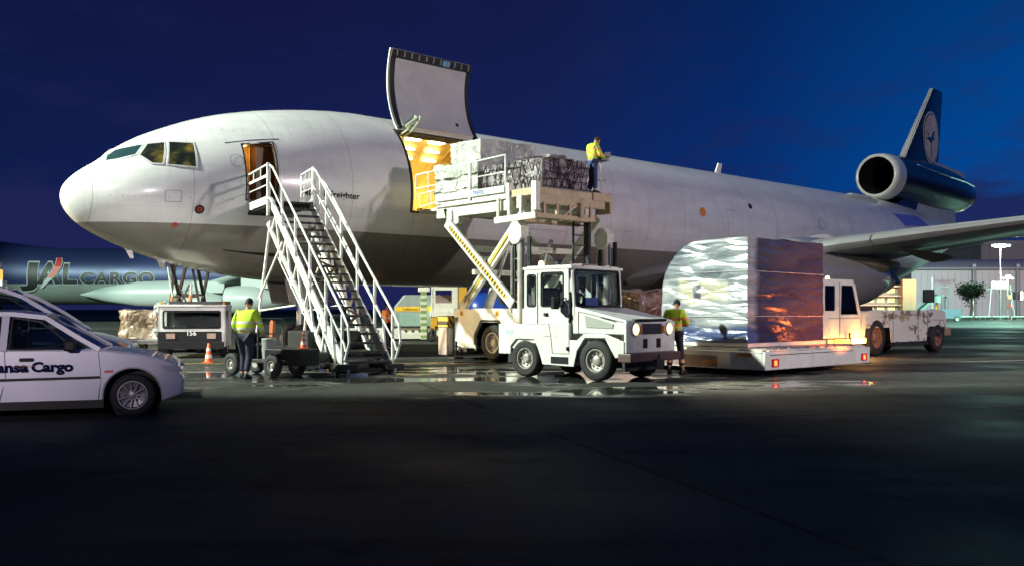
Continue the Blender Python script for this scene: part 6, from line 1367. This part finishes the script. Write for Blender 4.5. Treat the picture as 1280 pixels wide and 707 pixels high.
MB().lathe([(.001, 0), (.6, .05), (.95, .3), (1.0, .8), (1.0, 5.2), (.9, 5.7), (.5, 5.95), (.001, 6)], (0, 0, 1.5), 'x', 28).build('tank', mat('tank_blue', (.02, .07, .38), .3, coat=.3), bb, smooth=50)
MB().box(0, 6, -.8, .8, .5, .7).build('chassis', DARK, bb)
for x in (1, 5): wheel(bb, (x, -.8, .4), .4, .3)

# ================================================================== BACKGROUND: the other cargo aircraft
jl = thing('cargo_aircraft', 'polished metal cargo aircraft with black and red lettering parked far behind the nose', 'aircraft', (-82, 113, 0), R(-1.5))
# local x aft (to the right), near side at -y
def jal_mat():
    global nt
    m = mat('fuselage_painted_reflections', (.3, .34, .32), .38, metal=.3, var=.15, vs=.25, bump=.2, bs=.6); nt = m.node_tree; b = nt.nodes['Principled BSDF']; src = b.inputs['Base Color'].links[0].from_socket
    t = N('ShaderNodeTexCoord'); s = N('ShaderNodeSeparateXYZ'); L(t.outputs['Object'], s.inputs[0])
    mx = N('ShaderNodeMixRGB'); L(math_n('MULTIPLY_ADD', math_n('SUBTRACT', s.outputs[2], 4.45), 6, .5, True), mx.inputs[0]); L(src, mx.inputs[1]); mx.inputs[2].default_value = (.02, .03, .10, 1); L(mx.outputs[0], b.inputs['Base Color']); return m  # sky and ground reflections in the bare metal, painted as two tones
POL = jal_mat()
JW = mat('pale_green_grey_paint', (.42, .48, .46), .3, var=.1, vs=.3)
jt = hermite([0, 2, 5, 10, 16, 22, 28, 45, 60, 66], [5.0, 7.2, 9.0, 9.9, 10.0, 9.4, 8.8, 8.8, 8.7, 8.4]); jb = hermite([0, 2, 6, 10, 45, 55, 66], [4.9, 3.4, 2.3, 2.05, 2.05, 3.2, 6.6]); jw = hermite([0, 2, 6, 10, 45, 56, 66], [.1, 1.9, 3.0, 3.25, 3.25, 2.4, .5])
rg = []
for x in [0, .5, 1, 2, 3.5, 5, 7.5, 10, 13, 16, 19, 22, 25, 28, 34, 40, 46, 50, 54, 58, 62, 66]:
    w_, t_, b_ = jw(x), jt(x), jb(x); zc = 5.3 if x > 3 else 5.0
    rg.append([(x, -w_ * math.cos(R(a)), zc + ((t_ - zc) if a <= 180 else (zc - b_)) * math.sin(R(a))) for a in range(0, 360, 10)])
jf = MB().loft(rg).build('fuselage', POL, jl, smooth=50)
jside = lambda x0, z0: (lambda u, v_, d: (x0 + u, -jw(x0 + u) * math.sqrt(max(.02, 1 - ((z0 + v_ - 5.3) / max(.1, jt(x0 + u) - 5.3)) ** 2)) - .05 - d, z0 + v_))
def jp(px): return (px - 640) / 1153 * 109.5 + 82
JB = mat('aircraft_lettering_black', (.006, .006, .008), .5, var=0); JO = mat('lettering_outline_white', (.30, .32, .32), .5, var=0)
for (tx_, pa_, pb_, z_, h_) in (('J', 27, 50, 4.55, 2.35), ('A', 49, 79, 4.55, 2.35), ('L', 82, 100, 4.55, 2.2), ('CARGO', 104, 197, 4.5, 1.3)):
    xa, xb = jp(pa_), jp(pb_); f_ = jside(xa, z_)
    text_mb(tx_, h_, f_, bold=.035, width=xb - xa, spacing=1.12, cut=.09).build('lettering', JB, jf, fixn=False)
    text_mb(tx_, h_ * 1.06, lambda u, v_, d, f_=f_: f_(u - .08, v_ - .05, -.025), bold=.06, width=xb - xa + .16, spacing=1.12, cut=.09).build('lettering_outline', JO, jf, fixn=False)
def arcstroke(pts, mt, name, off):
    mb = MB(); vs_ = []
    for px, py, w_ in pts:
        x = jp(px); z = 1.5 + (386 - py) / 1153 * 109.5
        for dx in (-w_, w_): vs_.append(jside(x + dx, z)(0, 0, off))
    mb.add(vs_, [(2 * i, 2 * i + 1, 2 * i + 3, 2 * i + 2) for i in range(len(pts) - 1)]).build(name, mt, jf, fixn=False)
ar_ = [(74, 322, .26), (75.5, 327, .34), (75, 333, .38), (72, 340, .40), (67, 347, .36)]
arcstroke([(p[0], p[1], p[2] + .1) for p in ar_], JO, 'emblem_outline', .04); arcstroke(ar_, mat('emblem_red', (.45, .03, .02), .4, var=0), 'emblem_stroke', .07)
arcstroke([(67, 347, .36), (61, 353, .3), (54, 360, .15)], mat('emblem_grey', (.45, .46, .46), .4), 'emblem_tail', .06)
jr = []
for y, lx, ch, z_, th_ in ((2.5, 42, 14, 3.4, 1.5), (6, 45, 11.5, 3.8, 1.1), (12, 50.2, 8.5, 4.5, .8), (21, 58, 6, 5.5, .5), (29, 65, 4, 6.4, .3)):
    jr.append([(lx + a * ch, -y, z_ + b * th_) for a, b in AF])
jwg = MB().loft(jr).build('wing', JW, jl, smooth=50)
MB().loft([[(x, -3.0 - w_ * math.cos(R(a)), 3.2 + w_ * 1.3 * math.sin(R(a)) * (1 if a < 180 else .9)) for a in range(0, 360, 20)] for x, w_ in ((31, .05), (34, .7), (38, 1.2), (44, 1.35), (52, 1.2), (58, .4))]).build('wing_fairing', JW, jl, smooth=50)
for y, x0, z_ in ((12, 46.3, 2.75), (21, 54.5, 3.0)):
    e_ = MB().lathe([(1.05, .1), (1.15, 0), (1.28, .15), (1.4, 1.2), (1.35, 2.8), (1.0, 4.0), (.7, 5.2), (.3, 6.2)], (x0, -y, z_ - .6), 'x', 28).build('engine_nacelle', JW, jl, smooth=50)
    MB().lathe([(1.22, .1), (1.15, -.06), (1.03, .1), (.98, .8)], (x0, -y, z_ - .6), 'x', 28).build('intake_lip', CHROME, e_, smooth=50)
    MB().lathe([(1.0, .9), (.01, .6)], (x0, -y, z_ - .6), 'x', 20).build('fan', mat('fan_dark_green', (.05, .08, .07), .4), e_)
    MB().box(x0 + 1.5, x0 + 5, -y - .15, -y + .15, z_ + .5, z_ + 1.7).build('pylon', JW, e_)
MB().prism([(55, 8.5), (63.5, 19), (68, 19), (66, 8.2)], 'y', -.25, .25).build('tail_fin', JW, jl)
for sx_ in (8, 40, 44):
    g_ = MB().tube((sx_, -1.9 if sx_ > 10 else 0, 2.6), (sx_, -1.9 if sx_ > 10 else 0, .6), .2).build('gear_leg', STEEL, jl)
    for dx in (-.7, .7): wheel(g_, (sx_ + dx, -2.6 if sx_ > 10 else -.4, .6), .6, .45)
# sodium lamp truck at the extreme left
bl = thing('beacon_post', 'short post with an orange lamp behind the people carrier at the left edge', 'lamp post', (-22.35, 40, 0))
MB().tube((0, 0, 0), (0, 0, 2.7), .08).box(-.5, .35, -.2, .2, 2.5, 2.75).build('post', WHITE, bl)
MB().box(-.35, .2, -.2, .15, 2.76, 3.2).build('lamp_box', mat('orange_lamp_box', (.8, .3, .05), .4, emit=(1, .4, .08), es=1.6), bl, bevel=.03)
MB().box(-.1, .15, -.12, .12, 3.2, 3.5).build('lamp_cap', STEEL, bl)

# ================================================================== BACKGROUND: hangars, terminal
HNG = mat('hangar_cladding_pink_grey', (.25, .225, .245), .55, var=.08, vs=.15, dirt=.15, dcol=(.25, .22, .22))
HRF = mat('hangar_roof_pale', (.27, .26, .30), .5, var=.08, vs=.1)
hg_ = thing('hangar', 'long pale hangar with a shallow curved roof beyond the wing', 'hangar', (82, 168, 0), R(-4))
MB().box(-9, 60, 0, 60, 0, 8.8).build('wall', HNG, hg_)
rf = []
for y, z in ((-.6, 9.0), (10, 10.6), (22, 11.6), (38, 12.0), (60, 11.2)): rf.append((y, z))
MB().prism(rf + [(60, 8.8), (-.6, 8.8)], 'x', -9.5, 60.5).build('roof', HRF, hg_)
MB().box(-9.6, 60.6, -.75, -.5, 8.65, 9.05).build('eaves', mat('eaves_dark', (.10, .10, .12), .6), hg_)
sm_ = MB()
for x in np.arange(-8.5, 60, 1.2): sm_.box(x, x + .05, -.05, 0, 0, 8.7)
sm_.build('cladding_seam', mat('cladding_seam', (.225, .20, .22), .6), hg_)
for i, x in enumerate((1.8, 9.5)):
    pp = MB().tube((x, -.4, 0), (x, -.4, 9.1), .14).tube((x + .55, -.4, 0), (x + .55, -.4, 8.9), .06).box(x - .25, x + .35, -.7, -.2, 8.9, 9.6)
    for k in range(16): pp.box(x, x + .55, -.43, -.37, .5 + k * .52, .55 + k * .52)
    pp.build('roof_ladder', mat('ladder_grey', (.18, .17, .2), .5), hg_)
for x in (28, 31.5): MB().box(x, x + 2.2, -.06, 0, .4, 2.6).build('door', DARK, hg_)
MB().box(20, 50, -.35, -.05, 0, 1.9).build('dark_base', mat('dark_base_wall', (.02, .03, .03), .7), hg_)
MB().box(44, 60, -6, -.9, 0, 3.2).build('annex', mat('annex_green_grey', (.30, .36, .30), .6), hg_)
h2 = thing('hangar', 'taller pale hangar block rising behind the curved roof at the right edge', 'hangar', (124, 232, 0), R(-4))
MB().box(-5, 60, 0, 40, 0, 17.5).box(-6, -4, -.5, 0, 0, 17.6).build('wall', HNG, h2); MB().box(-5.5, 60.5, -.5, 40.5, 17.5, 18.6).build('roof', HRF, h2)
MB().tube((-3.5, 0, 18), (-3.5, 0, 21.5), .12).build('mast', STEEL, h2); MB().ball((-3.5, 0, 21.9), .45, n=12).build('red_obstruction_lamp', mat('obstruction_red', (1, .1, .15), .3, var=0, emit=(1, .07, .12), es=5), h2)
rt = MB()
for i in range(14): rt.beam((-20 + i * 2, 20, 11.6), (-19 + i * 2, 20, 12.6), .08, .08); rt.beam((-19 + i * 2, 20, 12.6), (-18 + i * 2, 20, 11.6), .08, .08)
rt.tube((-20, 20, 12.6), (8, 20, 12.6), .08); o = rt.build('roof_walkway', STEEL, h2); 
tb_ = thing('terminal_building', 'low terminal with orange lit floors beneath the freighter tail', 'terminal', (58, 150, 0), R(0))
MB().box(-6, 6.4, 4, 20, 0, 5.4).build('wall', mat('terminal_wall', (.25, .15, .12), .6), tb_)
for z in (1.1, 2.6, 4.2):
    MB().box(-6.2, 6.5, 2.8, 4, z + .95, z + 1.15).build('floor_slab', mat('slab_pink', (.5, .28, .22), .6), tb_)
    for i in range(7): MB().box(-5.8 + i * 1.75, -4.6 + i * 1.75, 3.96, 4.0, z, z + .8).build('lit_window', mat('window_warm_lit', (.9, .6, .3), .4, var=.6, vs=2, emit=(1, .42, .14), es=.30), tb_)
MB().box(.3, 2.0, 2.7, 2.78, 3.35, 3.9).build('lit_sign', mat('sign_pale_lit', (.9, .85, .6), .4, emit=(1, .85, .5), es=1.1), tb_)
MB().box(-5.5, 1.0, 2.7, 2.78, 1.35, 1.75).build('lit_strip', mat('sign_pale_lit', (0, 0, 0)), tb_)
MB().lathe([(.28, 0), (.3, .2), (.001, .5)], (-2.6, 2.4, 3.6), 'z', 12).build('sodium_lamp', AMBERS, tb_); l_ = lamp('POINT', 'sodium_lamp_light', (-2.6, 1.2, 4.2), 1500, (1, .45, .12), radius=.3); l_.parent = tb_
cl_ = MB().box(6.4, 8.6, 2, 6, 0, 6.4); cl_.build('corner_tower', mat('tower_pale', (.30, .20, .11), .5), tb_); l_ = lamp('POINT', 'tower_light', (7.4, .2, 5.6), 700, (1, .48, .10), radius=.3); l_.parent = tb_
# lamp posts
TEAL = mat('lamp_blue_green_lit', (.7, 1, .95), .3, var=0, emit=(.45, 1, .88), es=7); PWH = mat('lamp_pale_lit', (1, 1, .8), .3, var=0, emit=(.9, 1, .62), es=25)
def pole(name, loc, h_, label, m_, pw, col, heads=3, gr=None):
    p = thing(name, label, 'lamp post', loc, 0, gr)
    MB().tube((0, 0, 0), (0, 0, h_), .16, .09, n=10).box(-.9, .9, -.08, .08, h_ - .1, h_ + .05).build('mast', mat('mast_pale_green', (.12, .15, .13), .5), p)
    for i in range(heads): x = (i - (heads - 1) / 2) * .7; MB().box(x - .26, x + .26, -.45, .05, h_ + .06, h_ + .32).build('lamp_head', m_, p, bevel=.03)
    l_ = lamp('POINT', name + '_light', (0, -.8, h_ + .1), pw, col, radius=.4); l_.parent = p
    return p
pole('floodlight_mast', (74.1, 140, 0), 10.9, 'tall floodlight mast with brilliant blue green lamps at the right', TEAL, 12000, (.42, 1, .86), 4)
pole('street_lamp', (75.2, 140, 0), 6.2, 'shorter street lamp with one pale yellow lamp right of the floodlight mast', PWH, 4000, (.9, 1, .6), 1)
gt = thing('lit_gantry', 'small gantry on two slim legs carrying a glowing white sign box', 'sign', (71.3, 138, 0))
MB().tube((0, 0, 0), (.45, 0, 5), .09).tube((4, 0, 0), (3.2, 0, 5), .09).box(-.5, 3.6, -.1, .1, 4.4, 4.55).build('frame', STEEL, gt)
MB().box(.5, 2.6, -.16, .1, 4.6, 5.6).build('lit_box', mat('sign_white_lit', (1, 1, 1), .4, var=.2, emit=(.9, .93, 1), es=2.4), gt, bevel=.05)
MB().box(-1.0, -.5, -.1, .2, 4.2, 4.6).box(-.8, .1, -.03, .03, 4.4, 4.45).build('side_lamp_unlit', BLACK, gt)
ts_ = thing('traffic_signal', 'traffic signal with small amber and white lights on the far apron edge', 'traffic signal', (75.3, 139.0, 0))
MB().tube((0, 0, 0), (0, 0, 4), .08).build('post', STEEL, ts_); MB().box(.2, .55, -.1, .1, 2.9, 4.1).box(.9, 1.15, -.1, .1, 2.9, 4.1).build('signal_board', BLACK, ts_)
MB().ball((-.3, -.1, 3.3), .26).build('amber_lamp', AMBER, ts_); MB().box(1.45, 1.6, -.1, .1, 2.9, 4.1).build('white_lamp', PWH, ts_); MB().ball((-.3, -.1, 2.0), .22).build('red_lamp', mat('dim_red', (.5, .05, .02), .4, emit=(1, .1, .03), es=.6), ts_)
# tree in front of the hangar
tre = thing('bare_tree', 'dark rounded tree standing alone in front of the hangar wall', 'tree', (70.6, 142, 0))
BARK = mat('tree_bark', (.05, .035, .025), .9); LEAF = mat('dark_leaves', (.016, .022, .014), .85, spec=.1, var=.5, vs=1.2)
tk_ = MB(); rs = random.Random(11); tips = []
def branch(p, d, l, r_, n):
    q_ = p + d * l; tk_.tube(p, q_, r_, r_ * .6, n=6)
    if n == 0: tips.append(q_); return
    for _ in range(3 if n > 1 else 4):
        nd = (d + Vector((rs.uniform(-1, 1), rs.uniform(-1, 1), rs.uniform(-.55, .7))) * .95).normalized(); branch(q_, nd, l * rs.uniform(.6, .85), r_ * .55, n - 1)
    tips.append(q_)
tk_.tube((0, 0, 0), (0, 0, .8), .2, .15, n=8); branch(Vector((0, 0, .7)), Vector((0.05, 0, 1)), 1.5, .15, 4)
tk_.build('trunk', BARK, tre)
lf = MB()
for p_ in tips:
    if p_.z < .8: continue
    for _ in range(30):
        c_ = p_ + Vector((rs.gauss(0, .45), rs.gauss(0, .45), rs.gauss(0, .40))); a = rs.random() * 6.3; s_ = rs.uniform(.08, .17); u = Vector((math.cos(a), math.sin(a), rs.uniform(-.5, .5))) * s_; w_ = Vector((-math.sin(a), math.cos(a), rs.uniform(-1, 1))) * s_
        lf.add([c_ - u, c_ + w_, c_ + u, c_ - w_], [(0, 1, 2, 3)])
lf.build('crown', LEAF, tre, fixn=False)
# row of empty dollies far right, small air stairs, poles
base = None
for i in range(9):
    d_ = thing('baggage_dolly', 'empty dolly in the long row parked before the far hangar', 'dolly', (61.5 + i * 2.55, 127.5 + (i % 3) * .15, 0), R(random.uniform(-3, 3)), 'row of empty dollies')
    if i == 0:
        base = d_
        MB().box(0, 2.3, 0, 1.4, .42, .56).build('deck', mat('dolly_pale', (.42, .46, .42), .5), d_)
        for x in (.35, 1.9): MB().lathe([(.02, 0), (.24, 0), (.24, .15), (.02, .15)], (x, .05, .24), 'y', 14).build('wheel', RUBBER, d_)
    else:
        for c_ in base.children: k_ = c_.copy(); SC.collection.objects.link(k_); k_.parent = d_
sa = thing('small_air_stairs', 'small pale green air stairs parked left of the far tree', 'boarding stairs', (49.5, 108, 0), R(0))
MB().beam((-2.6, 0, .7), (.3, 0, 3.1), .9, .25).box(.2, 1.4, -.45, .45, 3.0, 3.1).build('steps', mat('stairs_mint', (.06, .11, .09), .5), sa)
MB().path([(-2.6, -.45, 1.6), (.3, -.45, 4.0), (1.4, -.45, 4.0), (1.4, -.45, 3.0)], .05).build('handrail', mat('stairs_mint', (0, 0, 0)), sa)
MB().box(-.2, 2.8, -.6, .6, .4, 1.5).beam((.4, 0, 1.4), (.4, 0, 3.1), .15, .15).beam((1.3, 0, 1.4), (1.3, 0, 3.1), .15, .15).build('truck_body', mat('stairs_blue_grey', (.04, .06, .08), .5), sa)
for x in (.3, 2.3): wheel(sa, (x, -.6, .35), .35, .25)
for i, (x, y, h_) in enumerate(((66.5, 146, 6.5), (75.5, 151, 5.8), (53.8, 146, 5.6))):
    MB_ = MB().tube((0, 0, 0), (0, 0, h_), .07, n=6); o = MB_.build('thin_post', STEEL); o.location = (x, y, 0)
    tag(o, ('slim grey post between the tree and the lit gantry', 'slim grey post right of the tree near the gantry legs', 'slim grey post left of the tree by the hangar')[i], 'post', 'slim posts before the hangar')
lb = thing('signal_lamp_post', 'yellow post with a black lamp box above the rear of the rusty tractor', 'lamp post', (16.4, 35.6, 0), 0)
MB().tube((0, 0, 0), (0, 0, 1.9), .05).build('post', YEL, lb); MB().box(-.5, -.15, -.15, .15, 1.75, 2.25).build('lamp_box', BLACK, lb, bevel=.03); MB().box(-.12, .1, -.1, .1, 1.75, 2.0).build('lamp_lens', mat('lens_mint', (.4, .8, .65), .4, emit=(.3, .9, .6), es=.5), lb)
